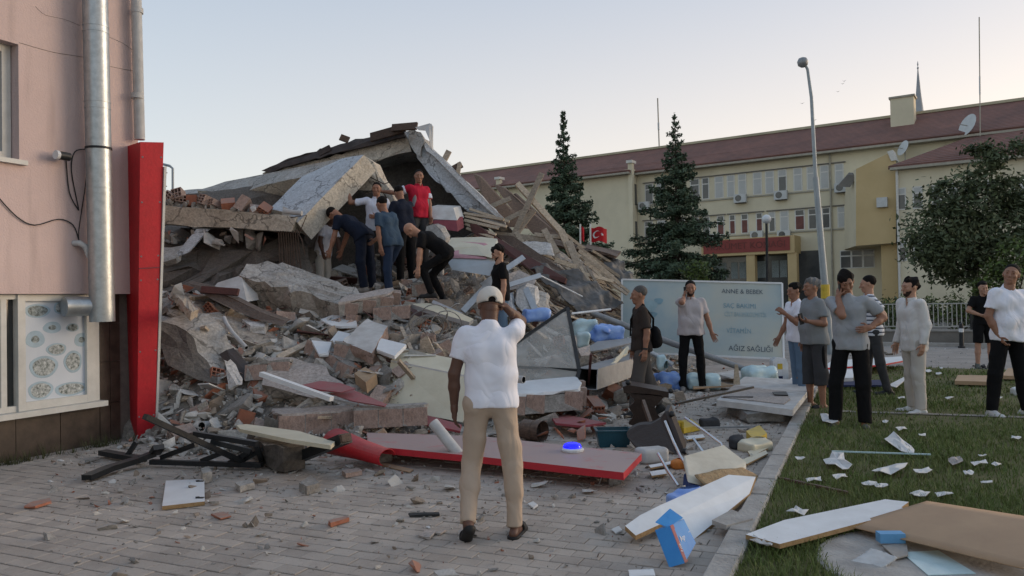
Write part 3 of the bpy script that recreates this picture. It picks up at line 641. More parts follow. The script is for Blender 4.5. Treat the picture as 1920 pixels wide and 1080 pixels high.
hsn = n.new('ShaderNodeHueSaturation'); r2 = n.new('ShaderNodeMapRange'); r2.inputs['To Min'].default_value = 0.8; r2.inputs['To Max'].default_value = 1.12; l.new(wv_.outputs['Fac'], r2.inputs['Value']); l.new(r2.outputs[0], hsn.inputs['Value']); l.new(cr.outputs[0], hsn.inputs['Color'])
l.new(hsn.outputs[0], b.inputs['Base Color'])
school = empty('public_building', FA0, 'long yellow three-storey public building with a red tiled roof behind the rubble', 'building')
sL = FA(1196, 400)[0]; sR = sL + 62; sLL = sL - 34
ZE = FA(1480, 287)[1]; ZA0, ZA1 = FA(1480,360)[1], FA(1480,316)[1]; ZB0, ZB1 = FA(1480,433)[1], FA(1480,394)[1]; ZC0, ZC1 = FA(1610,503)[1], FA(1610,468)[1]
mb = MB(); fbox(mb, sL, sR, 0, ZE, -11, 0); mb.build('wall', 'yellow_wall', school)
mb = MB(); fbox(mb, sLL, sL, 0, ZE+0.05, -9, 1.1); lw = mb.build('wing_wall', 'yellow_wall', school)
for px in (1186, 938):
    s_, z_ = FA(px, 320 if px > 1000 else 345, 1.1); mb = MB(); fbox(mb, s_-0.35, s_+0.12 if px < 1000 else sL+0.12, 0, ZE+0.55, 0.9, 1.35); mb.build('pier', 'yellow_wall', school)
    mb = MB(); fbox(mb, s_-0.45, (s_+0.2 if px < 1000 else sL+0.2), ZE+0.553, ZE+0.8, 0.6, 1.5); mb.build('pier_cap', 'white_rail', school)
# dark sill lines and pale window bands
for z0 in (ZA0, ZB0):
    mb = MB(); fbox(mb, sL, FA(1600,400)[0], z0-0.16, z0-0.06, 0.002, 0.10); mb.build('sill_course', 'gutter', school)
rowA = [(1295,1313),(1317,1331),(1341,1358),(1364,1379),(1385,1401),(1413,1430),(1436,1453),(1460,1477),(1489,1506),(1514,1531),(1539,1556),(1567,1584)]
rowB = [(1318,1331),(1344,1358),(1367,1379),(1389,1403),(1417,1430),(1441,1454),(1462,1479),(1490,1509),(1515,1532),(1541,1557),(1570,1586),(1595,1602)]
wr = random.Random(12)
rowA = [(1210,1226),(1232,1248),(1270,1286)] + rowA; rowB = [(1208,1224),(1232,1248),(1268,1284),(1295,1310)] + rowB
winproto = {}
def bg_window(s0, s1, z0, z1, kind, off=0.0):
    w, h = s1-s0, z1-z0
    q = MB(); fbox(q, s0, s1, z0, z1, off-0.10, off+0.03); wo = q.build('window', 'white_rail', school, base=FW(s0,z0,off)-school.location)
    k = 0.09; zt_ = z0+h*0.70
    for a, b_ in ((z0+k, zt_-k/2), (zt_+k/2, z1-k)):
        mname = 'pane_dark'
        if kind == 'blind': mname = 'pane_blind'
        elif kind == 'curtain' and a < zt_-k: mname = 'curtain'
        elif kind == 'mixed' and a > zt_-k: mname = 'pane_blind'
        q = MB(); fbox(q, s0+k, s1-k, a, b_, off+0.028, off+0.036); q.build('pane', mname, wo)
for row, z0, z1, kinds in ((rowA, ZA0, ZA1, ['dark','mixed','mixed','dark','dark','blind','blind','blind','blind','blind','mixed','blind','blind','blind','blind']),
                          (rowB, ZB0, ZB1, ['dark','mixed','dark','dark','dark','curtain','curtain','curtain','curtain','mixed','blind','curtain','dark','dark','blind','dark'])):
    for k, (a, b_) in enumerate(row): bg_window(FA(a,400)[0], FA(b_,400)[0], z0, z1, kinds[k % len(kinds)])
    for k in range(0, len(row)-2, 3):
        s0, s1 = FA(row[k][0],400)[0]-0.15, FA(row[min(k+2,len(row)-1)][1],400)[0]+0.15
        mb = MB(); fbox(mb, s0, s1, z1+0.02, z1+0.10, 0.004, 0.14); mb.build('lintel_line', 'wall_render', school)
def wide_window(a, b_, z0, z1, off, n_):
    s0, s1 = FA(a,480,off)[0], FA(b_,480,off)[0]; q = MB(); fbox(q, s0, s1, z0, z1, off-0.1, off+0.03); wo = q.build('window', 'white_rail', school, base=FW(s0,z0,off)-school.location)
    for i in range(n_):
        x0 = s0+(s1-s0)*i/n_+0.07; x1 = s0+(s1-s0)*(i+1)/n_-0.07; zt_ = z0+(z1-z0)*0.68
        for a2, b2 in ((z0+.08, zt_-.05), (zt_+.05, z1-.08)):
            q = MB(); fbox(q, x0, x1, a2, b2, off+.028, off+.036); q.build('pane', 'pane_dark', wo)
wide_window(1213, 1265, ZC0, ZC1, 0.0, 3); wide_window(1279, 1312, ZC0, ZC1, 0.0, 2); wide_window(1575, 1640, ZC0, ZC1, 0.0, 3)
s0, s1 = FA(1494,500)[0], FA(1545,500)[0]; mb = MB(); fbox(mb, s0, s1, 0.6, ZC1+0.1, -0.05, 0.06); mb.build('dark_shopfront', 'pane_dark', school)
s0, s1 = FA(1210,500)[0], FA(1215,500)[0]
for px in (1195, 1448, 1559):
    s_ = FA(px, 400)[0]
    if px != 1448: 
        mb = MB(); mb.tube([FW(s_,0.5,0.12), FW(s_,ZE-0.15,0.12)], 0.07, 8); mb.build('drain_pipe', 'gutter', school)
# small windows on the return of the left wing
for z0, z1 in ((ZA0,ZA1),(ZB0,ZB1)):
    mb = MB(); mb.bbox(FW(sL+0.01,(z0+z1)/2,0.55), (E*0.012, NO*0.35, UP*((z1-z0)/2))); mb.build('side_window', 'pane_dark', school)
# air conditioners
for px, py in ((1388,372),(1464,366),(1333,447),(1419,441),(1470,440),(1578,352),(1208,386)):
    s_, z_ = FA(px, py, 0.3); q = MB(); fbox(q, s_-0.52, s_+0.52, z_-0.36, z_+0.36, 0.12, 0.5); ac = q.build('air_conditioner', 'ac_white', school, base=FW(s_,z_-0.36,0.3)-school.location)
    q = MB(); q.lathe([(0.27,0.0),(0.27,0.012)], FW(s_-0.12,z_,0.5), 18, ax=NO); q.build('fan_grille', 'pane_dark', ac)
    q = MB(); fbox(q, s_-0.45, s_+0.45, z_-0.40, z_-0.362, 0.0, 0.45); q.build('bracket', 'wall_render', ac)
# entrance canopy with red board
s0, s1 = FA(1315,470,2.0)[0], FA(1490,470,2.0)[0]; zc0, zc1 = FA(1400,478,2.0)[1], FA(1400,446,2.0)[1]
mb = MB(); fbox(mb, s0, s1, zc0, zc1, 0.0, 2.0); cn = mb.build('entrance_canopy', 'orange_wall', school)
mb = MB(); fbox(mb, s0+0.2, s1-0.35, zc0+0.22, zc1-0.08, 2.0, 2.05); sb = mb.build('sign_board', 'sign_red', cn)
txt = bpy.data.curves.new('sign_lettering', 'FONT'); txt.body = 'HÜKÜMET KONAĞI'; txt.size = 0.74; txt.extrude = 0.01; txt.align_x = 'CENTER'; txt.align_y = 'CENTER'
txt.materials.append(MATS['sign_letters'])
tmp_ = bpy.data.objects.new('tmp', txt); C.objects.link(tmp_); bpy.context.view_layer.update()
tme = bpy.data.meshes.new_from_object(tmp_.evaluated_get(bpy.context.evaluated_depsgraph_get())); bpy.data.objects.remove(tmp_)
to = bpy.data.objects.new('sign_lettering', tme); C.objects.link(to); to['kind'] = 'stuff'; to.parent = sb
Rt = Matrix((( E.x, 0, NO.x),( E.y, 0, NO.y),(0,1,0)))
to.matrix_parent_inverse = Matrix.Identity(4); pw = parent_world(sb)
to.matrix_basis = Matrix.Translation(FW((s0+s1)/2-0.1,(zc0+zc1)/2+0.05,2.062)-pw) @ Rt.to_4x4()
for px in (1327, 1408, 1486):
    s_ = FA(px, 500, 1.8)[0]; mb = MB(); fbox(mb, s_-0.35, s_+0.35, 0.0, zc0, 1.2, 1.9); mb.build('pillar', 'orange_wall', school)
for a, b_ in ((1337,1402),(1415,1478)):
    x0, x1 = FA(a,500,0.5)[0], FA(b_,500,0.5)[0]; mb = MB(); fbox(mb, x0, x1, 0.4, zc0-0.05, 0.3, 0.5); d_ = mb.build('entrance_door', 'pane_dark', school)
    for t_ in (0.12, 0.3, 0.62, 0.86):
        q = MB(); fbox(q, x0+(x1-x0)*t_-0.28, x0+(x1-x0)*t_+0.28, zc0-1.9, zc0-0.5, 0.502, 0.512); q.build('glazing', 'food_dark', d_, base=(0,0,0))
# roofs
def quadroof(name, pts_, mt='roof_tile', th=0.25):
    q = MB(); q.prism(pts_, Vector((0,0,-th))); return q.build(name, mt, school)
RS = 6.0; ZR = FA(1480, 246, -RS)[1]
quadroof('main_roof', [FW(sLL-2, ZE-0.1, 1.7), FW(sL+0.0, ZE-0.1, 1.7), FW(sL+0.0, ZE-0.1, 0.6), FW(sR, ZE-0.1, 0.6), FW(sR, ZR, -RS), FW(sLL-2, ZR, -RS)])
quadroof('rear_roof', [FW(sLL-2, ZR, -RS-0.01), FW(sR, ZR, -RS-0.01), FW(sR, ZE, -13), FW(sLL-2, ZE, -13)])
mb = MB(); mb.bar(FW(sLL-2, ZR+0.08, -RS), FW(sR, ZR+0.08, -RS), 0.4, 0.22); mb.build('ridge_cap', 'beige_band', school)
mb = MB(); fbox(mb, sL, sR, ZE-0.46, ZE-0.30, 0.3, 0.75); mb.build('gutter', 'gutter', school)
mb = MB(); fbox(mb, sLL-2, sL, ZE-0.46, ZE-0.30, 1.4, 1.85); mb.build('gutter', 'gutter', school)
# orange projecting bay
def bayp(px, py, off=4.2): return FAp(px, py, off)
front = [bayp(1605,317), bayp(1666,287), bayp(1680,300), bayp(1680,455), bayp(1605,461)]
e_ = (D(1583,333,61.5) - front[0]); e_.z = 0.0
mb = MB(); mb.prism(front, e_, mi=0, mside=1); mb.build('projecting_bay', ['orange_wall','yellow_wall'], school)
mb = MB(); mb.prism([bayp(1663,284,4.3), bayp(1674,281,4.3), bayp(1681,300,4.3), bayp(1671,302,4.3)], -NO*1.2); mb.build('bay_cap', 'white_rail', school)
mb = MB(); mb.prism([bayp(1570,350,3.6), bayp(1594,351,3.6), bayp(1607,329,3.6), bayp(1590,327,3.6)], UP*0.2-NO*0.4); mb.build('bay_awning', 'wall_render', school)
s_, z_ = FA(1655, 380, 4.2); q = MB(); fbox(q, s_-0.35, s_+0.35, z_-0.35, z_+0.35, 4.25, 4.6); q.build('air_conditioner', 'ac_white', school)
mb = MB(); s0, s1 = FA(1640,500,2.5)[0], FA(1682,500,3.6)[0]; fbox(mb, s0+0.6, s1, 0, FA(1660,456,4)[1], 0.0, 3.4); mb.build('bay_support', 'orange_wall', school)
# right wing
WOFF = 4.6; sW0 = FA(1681, 400, WOFF)[0]; ZWE = FA(1690, 310, WOFF)[1]
mb = MB(); fbox(mb, sW0, sW0+26, 0, ZWE, -2, WOFF); mb.build('right_wing_wall', 'yellow_wall', school)
zt0, zt1 = FA(1690,394,WOFF)[1], FA(1690,352,WOFF)[1]; zl0, zl1 = FA(1690,490,WOFF)[1], FA(1690,452,WOFF)[1]
for a, b_ in ((1680.5,1700),(1709,1731),(1745,1766),(1776,1797),(1812,1833),(1845,1866),(1900,1922)):
    bg_window(FA(a,400,WOFF)[0]+0.1, FA(b_,400,WOFF)[0], zt0, zt1, 'mixed' if a < 1880 else 'blind', WOFF); bg_window(FA(a,460,WOFF)[0]+0.1, FA(b_,460,WOFF)[0], zl0, zl1, 'mixed', WOFF)
ew = FW(sW0-0.4, ZWE-0.05, WOFF+0.5); rid = FAp(1832, 251, 0.0)
quadroof('wing_roof', [ew, FW(sW0+27, ZWE-0.05, WOFF+0.5), FW(sW0+27, rid.z+0.9, 0.0), rid])
mb = MB(); fbox(mb, sW0-0.3, sW0+26, ZWE-0.34, ZWE-0.16, WOFF+0.1, WOFF+0.55); mb.build('gutter', 'gutter', school)
s_ = FA(1674, 400, WOFF)[0]; mb = MB(); mb.tube([FW(s_+0.35,0,WOFF+0.2), FW(s_+0.35,ZWE-0.2,WOFF+0.2)], 0.09, 8); mb.build('drain_pipe', 'white_rail', school)
# chimney, dishes, aerials, minaret
sc_, zc_ = FA(1693, 240, -3.5); mb = MB(); fbox(mb, sc_-0.85, sc_+0.85, zc_-1.5, FA(1693,184,-3.5)[1], -4.6, -3.2); ch = mb.build('chimney', 'yellow_wall', school)
mb = MB(); zc1 = FA(1693,184,-3.5)[1]; fbox(mb, sc_-0.95, sc_+0.95, zc1, zc1+0.15, -4.7, -3.1); mb.build('chimney_cap', 'gutter', ch)
def dish(px, py, off, r_, tilt):
    c = FAp(px, py, off); ax = Vector((-0.96,-0.12,tilt)).normalized(); q = MB()
    q.lathe([(0.03,0.0),(r_*0.55,0.05),(r_*0.85,0.12),(r_,0.2)], c, 18, ax=ax); d_ = smooth_by_angle(q.build('satellite_dish', 'ac_white', school), 60)
    q = MB(); q.tube([c, c-UP*1.0], 0.05, 6); q.tube([c, c+ax*0.9-UP*0.2], 0.03, 6); q.build('dish_arm', 'gutter', d_, base=(0,0,0))
dish(1818, 236, 0.3, 0.85, 0.35); dish(1697, 279, 1.0, 0.6, 0.35)
for (x0, y0, x1, y1, dd, lab) in ((1233,184,1236,276,72.5,'thin pale aerial mast rising from the red roof behind the fir tree'),(1836,32,1838,255,53,'tall thin aerial mast on the roof above the right wing')):
    p0, p1 = D(x1,y1,dd), D(x0,y0,dd); q = MB(); q.tube([p0, p1], 0.06 if dd > 60 else 0.035, 6)
    a_ = empty('aerial_mast', p0, lab, 'aerial'); q.build('mast', 'gutter', a_)
    q = MB(); q.tube([p0+(p1-p0)*0.35, p0+(p1-p0)*0.5], 0.09 if dd > 60 else 0.05, 6); q.build('sleeve', 'ac_white', a_)
mb = MB(); pc = D(1732, 560, 190); pc.z = 0; zt_ = D(1731,128,190).z; zb_ = D(1731,216,190).z; rb_ = 9/1450*190
mn = empty('minaret', pc, 'grey pointed minaret spire showing above the red roof', 'minaret')
mb.lathe([(rb_*1.0,0),(rb_*1.0,zb_-1.2),(rb_*1.15,zb_-0.6),(rb_*1.0,zb_)], pc, 16); mb.build('shaft', 'kerb_stone', mn)
mb = MB(); mat('lead_grey', (0.34,0.36,0.38), (0.28,0.30,0.32), 1, 0.6, 0); mb.lathe([(rb_*0.98,zb_),(rb_*0.5,zb_+(zt_-zb_)*0.45),(0.12,zt_-0.4)], pc, 16); mb.build('spire', 'lead_grey', mn)
mb = MB(); mb.lathe([(0.05,zt_-0.45),(0.25,zt_+0.1),(0.05,zt_+0.5),(0.18,zt_+0.9),(0.03,zt_+1.8)], pc, 8); mb.build('finial', 'lead_grey', mn)
# ================================================================ trees, lamps, flags, birds
def leafmesh(name, P, S, N, matname, parent, rng, base):
    """P centres, S sizes, N normals -> one mesh of small quads"""
    n_ = len(P); a = rng.normal(size=(n_,3)); u = np.cross(N, a); u /= np.linalg.norm(u,axis=1)[:,None]+1e-9; w = np.cross(N, u); w /= np.linalg.norm(w,axis=1)[:,None]+1e-9
    u *= S[:,None]; w *= (S*0.55)[:,None]
    V = np.stack([P-u, P+w*0.8-u*0.1, P+u, P-w*0.8-u*0.1],1).reshape(-1,3)
    Fs = (np.arange(n_)[:,None]*4 + np.array([0,1,2,3])[None]).astype(int)
    me = bpy.data.meshes.new(name); me.from_pydata(V.tolist(), [], Fs.tolist())
    mm = [matname] if isinstance(matname, str) else matname
    for q in mm: me.materials.append(MATS[q])
    if len(mm) > 1: me.polygons.foreach_set('material_index', rng.integers(0,len(mm),n_))
    me.update(); o = bpy.data.objects.new(name, me); C.objects.link(o); o.parent = parent; return o
mat('needle_light', (0.10,0.135,0.08), (0.07,0.10,0.06), 1.5, 0.75, 0, spec=0.2)
def conifer(base, h, rmax, label, seed, skirt=0.16, dense=1.0):
    rng = np.random.default_rng(seed); root = empty('fir_tree', base, label, 'tree')
    q = MB(); q.tube([base, base+UP*h*0.5, base+UP*h*0.985], h*0.014, 8, r2=0.02); q.build('trunk', 'bark', root)
    Ps = []; Ss = []; Ns = []; br = MB(); z = h*skirt
    while z < h*0.985:
        t = (z-h*skirt)/(h*(1-skirt)); rr = rmax*min(1.0,1.22*(1-t))**1.3*(0.75+0.25*math.sin(min(1,t*7)*math.pi/2)) + 0.10
        nb_ = max(4, int((9 if t < 0.7 else 6)*dense)); a0 = rng.uniform(0,6.28)
        for k in range(nb_):
            a = a0 + 6.283*k/nb_ + rng.normal(0,0.45); zb = z + rng.normal(0,0.22)*(1-t*0.7); L = rr*rng.uniform(0.6,1.18); droop = (0.06-0.30*(1-t))*L; up_tip = 0.16*L
            n_ = max(16, int(L*84*dense)); s_ = rng.uniform(0.08,1,n_)**0.75
            x = s_*L; side = rng.normal(0,1,n_)*0.17*L*(1.05-s_)**0.6*(s_**0.4+0.1)
            zz = droop*s_**1.1 + up_tip*np.maximum(0,s_-0.7)**1.5*3 + rng.normal(0,0.05+0.02*L,n_) - np.abs(side)*0.25
            ca, sa = math.cos(a), math.sin(a)
            Ps.append(np.stack([x*ca-side*sa, x*sa+side*ca, zb+zz],1)); Ss.append(rng.uniform(0.07,0.17,n_)*(0.65+0.35*(1-t)))
            Nn = np.stack([rng.normal(0,0.5,n_)+0.3*ca, rng.normal(0,0.5,n_)+0.3*sa, rng.normal(0.7,0.45,n_)],1); Ns.append(Nn/np.linalg.norm(Nn,axis=1)[:,None])
            b0 = base+UP*zb; br.tube([b0, b0+Vector((ca*L*0.5, sa*L*0.5, droop*0.45)), b0+Vector((ca*L*0.95, sa*L*0.95, droop+up_tip*0.3))], 0.035*(1-t)+0.012, 4, cap=False)
        z += h*0.024*(1.0+0.55*(1-t))*rng.uniform(0.75,1.25)
    br.build('limbs', 'bark', root)['kind'] = 'stuff'
    leafmesh('crown', np.concatenate(Ps), np.concatenate(Ss), np.concatenate(Ns), ['needle','needle_light','needle'], root, rng, base)
b1 = D(1062, 560, 46); b1.z = 0; b2 = D(1272, 560, 47); b2.z = 0
conifer(b1, D(1054,203,46).z, 2.9, 'dark green fir tree standing behind the splintered roof timbers', 3, 0.10, 1.15)
conifer(b2, D(1262,208,47).z, 3.0, 'dark green fir tree standing behind the fallen shop sign', 8, 0.22, 1.0)
def broadleaf(base, h, lobes, label, seed, nleaf, size, mats_, name='broadleaf_tree', trunk_r=0.12):
    rng = np.random.default_rng(seed); root = empty(name, base, label, 'tree' if h > 3 else 'shrub')
    q = MB(); top = base+UP*h*0.5; q.tube([base, base+UP*h*0.25+Vector((0.05,0,0)), top], trunk_r, 8, r2=trunk_r*0.55)
    for (cx, cy, cz, rx, ry, rz) in lobes: q.tube([base+UP*h*0.3, base+Vector((cx*.6,cy*.6,(h*0.3+cz)/2)), base+Vector((cx,cy,cz))], trunk_r*0.5, 6, r2=0.02)
    q.build('trunk', 'bark', root); Ps=[]; Ns=[]
    vol = np.array([l_[3]*l_[4]*l_[5] for l_ in lobes])**0.75; vol /= vol.sum()
    for w_, (cx, cy, cz, rx, ry, rz) in zip(vol, lobes):
        nc = max(6, int(46*w_*len(lobes)/2)); per = max(8, int(nleaf*w_/nc))
        for _ in range(nc):
            d_ = rng.normal(size=3); d_ /= np.linalg.norm(d_); rr = rng.uniform(0.45,1.05); cc = np.array([cx,cy,cz]) + d_*np.array([rx,ry,rz])*rr
            cs = rng.uniform(0.16,0.36)*min(rx,rz); pp = cc + rng.normal(size=(per,3))*cs*np.array([1,1,0.75]); Ps.append(pp)
            nn = rng.normal(size=(per,3))*0.6 + d_*0.5 + np.array([0,0,0.6]); Ns.append(nn/np.linalg.norm(nn,axis=1)[:,None])
    P = np.concatenate(Ps); N = np.concatenate(Ns); leafmesh('crown', P, rng.uniform(size*0.6,size*1.3,len(P)), N, mats_, root, rng, base); return root
mat('leaf_mid', (0.105,0.125,0.06), (0.07,0.09,0.04), 1.2, 0.7, 0, spec=0.2)
tb = D(1828, 560, 29); tb.z = 0
def rel(px, py, d, b): v = D(px,py,d)-b; return v.x, v.y, v.z
lob = [(*rel(1865,290,29,tb),0.95,0.95,0.75),(*rel(1850,345,29,tb),1.0,1.0,0.8),(*rel(1770,420,28.6,tb),1.35,1.2,1.15),(*rel(1830,440,29,tb),1.5,1.3,1.2),(*rel(1900,420,29.4,tb),1.4,1.2,1.3),(*rel(1745,470,28.6,tb),0.95,0.9,0.85),(*rel(1800,500,28.8,tb),1.3,1.1,0.8),(*rel(1905,370,29.6,tb),0.9,0.9,0.8),(*rel(1775,365,28.8,tb),0.75,0.7,0.55)]
broadleaf(tb, 7.8, lob, 'large dark broadleaf tree beside the white railings', 5, 17000, 0.105, ['leaf_green','leaf_mid','leaf_green'], trunk_r=0.14)
tb2 = D(1900, 560, 27); tb2.z = 0
lob = [(*rel(1895,510,27,tb2),0.8,0.7,0.7),(*rel(1860,535,27,tb2),0.6,0.6,0.5),(*rel(1925,480,27,tb2),0.9,0.7,0.7)]
broadleaf(tb2, 2.9, lob, 'light green shrub under the large dark tree', 15, 3200, 0.085, ['leaf_light','leaf_mid'], 'shrub', 0.05)
tb3 = D(1306, 560, 38); tb3.z = 0
lob = [(*rel(1306,505,38,tb3),0.55,0.55,0.5),(*rel(1312,530,38,tb3),0.6,0.5,0.5),(*rel(1300,545,38,tb3),0.6,0.5,0.6)]
broadleaf(tb3, 2.6, lob, 'light green shrub beside the entrance canopy', 25, 1500, 0.10, ['leaf_light','leaf_mid'], 'shrub', 0.05)
tb4 = D(1700, 560, 26); tb4.z = 0
lob = [(*rel(x,y,26.5,tb4),0.65,0.5,0.5) for x, y in ((1655,590),(1690,575),(1735,585),(1780,580),(1830,590),(1870,585))]
broadleaf(tb4, 1.5, lob, 'low hedge of mixed leaves growing behind the white railings', 35, 5200, 0.07, ['leaf_green','leaf_mid','leaf_light'], 'hedge', 0.04)
# tall street lamp, leaning
mat('lamp_pole', (0.34,0.38,0.40), (0.27,0.30,0.315), 4, 0.5, 0.05, 20, metal=0.4)
lp0 = D(1556, 600, 20.0); lp0.z = 0; lp1 = D(1512,130,20.0); lp2 = D(1505,116,20.0)
lamp = empty('street_lamp', lp0, 'tall grey street lamp leaning over the lawn with a round head', 'street lamp')
mb = MB(); mid = lp0+(lp1-lp0)*0.62; mb.tube([lp0, lp0+(mid-lp0)*0.5, mid], 0.105, 12, r2=0.072); smooth_by_angle(mb.build('lower_pole', 'lamp_pole', lamp))
m2 = lp0+(lp1-lp0)*0.9+Vector((0.07,0,0)); mb = MB(); mb.tube([mid, m2, lp1+Vector((0.03,0,0)), lp2+UP*0.05], 0.05, 10, r2=0.03); smooth_by_angle(mb.build('upper_pole', 'lamp_pole', lamp))
mb = MB(); mb.lathe([(0.02,0.12),(0.10,0.09),(0.14,0.0),(0.12,-0.09),(0.05,-0.14)], lp2, 14); smooth_by_angle(mb.build('lamp_head', 'steel_grey', lamp), 60)
mb = MB(); c = lp0+(lp1-lp0)*((D(1552,545,20).z)/(lp1.z)); mb.tube([c-UP*0.2, c+UP*0.16], 0.11, 12); mb.build('warning_sticker', 'yellow_plastic', lamp)
# globe lamp in front of the entrance
gp = D(1439, 560, 40); gp.z = 0; gt = D(1437, 411, 40)
gl = empty('globe_lamp', gp, 'black post lamp with a white globe in front of the entrance canopy', 'street lamp')
mb = MB(); mb.tube([gp, gt-UP*0.2], 0.07, 8); mb.build('post', 'black_metal', gl)
mb = MB(); mb.lathe([(0.24*math.sin(a), 0.24*math.cos(a)) for a in [0.15+k*(math.pi-0.3)/9 for k in range(10)]][::-1], gt, 16); smooth_by_angle(mb.build('globe', 'white_plastic', gl), 80)
# hooked lamp arm behind the pillar
hp = D(324, 356, 24); mb = MB(); hb = Vector((hp.x, hp.y, 0)); mb.tube([hb, hp, D(324,316,24), D(318,311,24), D(306,308,24)], 0.04, 8)
tag(smooth_by_angle(mb.build('lamp_bracket', 'lamp_pole')), 'thin grey hooked lamp pole rising behind the broken slab', 'street lamp')
# flags
mat('flag_red', (0.48,0.012,0.02), None, 3, 0.8, 0.1, 5); mat('flag_white', (0.75,0.73,0.72), None, 3, 0.8, 0)
def flag(px, base_py, top_py, d, w_px, h_px, label, fold=1.0, emblem=True):
    p0, p1 = D(px, base_py+70, d), D(px, top_py, d); p0.z = 0
    f = empty('flag', p0, label, 'flag', 'red flags behind the rubble'); q = MB(); q.tube([p0, p1], 0.035, 8); q.build('pole', 'white_rail', f)
    w = w_px/1450*d; h = h_px/1450*d; top = p1-UP*0.12; q = MB(); nx, ny = 14, 6; vs = []
    def fp(u, v, o=0.0): return top + Vector((w*u, 0.14*fold*math.sin(u*7)-o, -h*v - 0.10*w*u*u - 0.03*math.sin(u*9)))
    for i in range(nx+1):
        for j in range(ny+1): vs.append(fp(i/nx, j/ny))
    q.add(vs, [(i*(ny+1)+j, (i+1)*(ny+1)+j, (i+1)*(ny+1)+j+1, i*(ny+1)+j+1) for i in range(nx) for j in range(ny)]); fo = q.build('cloth', 'flag_red', f, smooth=True)
    if emblem:
        asp = h/w; q = MB(); N = 20; out_ = []; inn = []
        for k in range(N+1):
            a = rad(38)+k*(rad(322)-rad(38))/N; out_.append((0.36+0.25*asp*math.cos(a), 0.5+0.25*math.sin(a)))
        for k in range(N+1):
            a = rad(322)-rad(322-38)*k/N; a = rad(52) + (rad(308)-rad(52))*(1-k/N); inn.append((0.42+0.20*asp*math.cos(a), 0.5+0.20*math.sin(a)))
        for side in (0.02, -0.02):
            o = len(q.v); q.v += [tuple(fp(u, v, side)) for u, v in out_] + [tuple(fp(u, v, side)) for u, v in inn[::-1]]
            for k in range(N): q.f.append([o+k, o+k+1, o+N+1+k+1, o+N+1+k]); q.m.append(0)
            st = []
            for k in range(10):
                rr = 0.12 if k % 2 == 0 else 0.05; a = math.pi + k*math.pi/5; st.append(fp(0.68+rr*asp*math.cos(a), 0.5+rr*math.sin(a), side))
            q.add(st, [list(range(10))])
        q.build('crescent_and_star', 'flag_white', fo, base=(0,0,0), fixn=False)
flag(1107, 448, 420, 30, 31, 27, 'red flag with a white crescent and star flying behind the rubble')
flag(1088, 448, 420, 31, 7, 26, 'red flag hanging furled on its pole behind the rubble', 0.2, False)
# birds
for px, py in ((1504,194),(1571,172),(1583,152),(1580,157),(1528,225)):
    c = D(px, py, 70); q = MB(); s_ = 0.16
    q.add([c+Vector((-s_*1.3,0,s_*.5)), c+Vector((-.3*s_,0.05,0)), c+Vector((0,-.05,-.35*s_)), c+Vector((.3*s_,0.05,0)), c+Vector((s_*1.3,0,s_*.6)), c+Vector((0,.1,.15*s_))], [(0,1,5),(1,2,5),(2,3,5),(3,4,5),(1,3,2)])
    tag(q.build('bird', 'black_metal'), 'small dark bird flying in the sky above the red roof', 'bird', 'birds in the sky')
# ================================================================ the rubble mound
toe = [Z(*p) for p in ((255,826),(300,838),(380,862),(500,866),(640,846),(760,822),(880,796),(960,792),(1040,792),(1100,766),(1160,738),(1200,706),(1260,690),(1340,688),(1440,690),(1560,700))]
inner = pts([(320,720,9.5),(320,640,10.4),(330,560,11.6),(400,750,9.2),(420,660,10.1),(430,560,12.1),(520,750,9.3),(600,705,9.8),(600,630,10.9),(640,600,11.5),(700,650,10.5),(700,580,12.1),(760,610,11.3),(740,710,9.5),(800,650,10.4),(838,570,12.3),(862,562,12.7),(870,525,13.3),(737,563,12.8),(762,532,13.6),(690,550,13.1),(620,566,13.4),(900,665,11.2),(941,672,12.0),(1000,628,12.1),(1050,612,13),(1000,560,14),(960,495,14.6),(920,450,15.6),(1050,535,15.5),(1100,490,17),(1140,560,16.5),(1190,575,16.5),(1100,655,12.0),(1060,748,10.0),(980,768,9.6),(1150,690,11.5),(1160,632,14),(786,502,14.2),(712,526,14.1),(860,700,10.0),(470,802,8.8),(520,828,8.35),(600,822,8.35),(664,810,8.45),(560,778,9.1),(650,768,9.1)])
far_ = [Vector(p) for p in ((-9,10,1.0),(-9,14,1.6),(-9,19,1.2),(-6,20,2.6),(-3,21,3.0),(0,21,2.6),(2.2,20,1.6),(4.5,18,0.2),(4.5,15,0.0),(5,21,0.1),(-5,15,2.2),(-3.5,17,2.6),(-1.5,18,3.0),(-9,8.5,0.3),(3.2,16.3,0.5))]
cpn = np.array([[p.x,p.y,p.z] for p in toe+inner+far_])
A_ = np.sqrt(((cpn[:,None,:2]-cpn[None,:,:2])**2).sum(-1)+0.04); A_ += np.eye(len(cpn))*-0.05
A2_ = np.block([[A_, np.ones((len(cpn),1))],[np.ones((1,len(cpn))), np.zeros((1,1))]]); wrb = np.linalg.solve(A2_, np.concatenate([cpn[:,2],[0]]))
def mound_z(X, Y):
    X = np.asarray(X,float); Y = np.asarray(Y,float)
    d = np.sqrt((X[...,None]-cpn[:,0])**2+(Y[...,None]-cpn[:,1])**2+0.04); return d@wrb[:-1]+wrb[-1]
def fract(X, Y, s, seed=0):
    o = np.zeros_like(X); a = 1.0; r_ = np.random.default_rng(seed)
    for k in range(5):
        th = r_.uniform(0,6.28); px, py = r_.uniform(0,9,2)
        u = (X*math.cos(th)+Y*math.sin(th))*s+px; v = (-X*math.sin(th)+Y*math.cos(th))*s+py
        o += a*np.sin(u+1.3*np.sin(v*0.9))*np.cos(v+0.8*np.sin(u*1.1)); a *= 0.62; s *= 1.95
    return o
gx = np.arange(-9.2, 5.2, 0.085); gy = np.arange(7.6, 21.5, 0.085); GX, GY = np.meshgrid(gx, gy, indexing='ij')
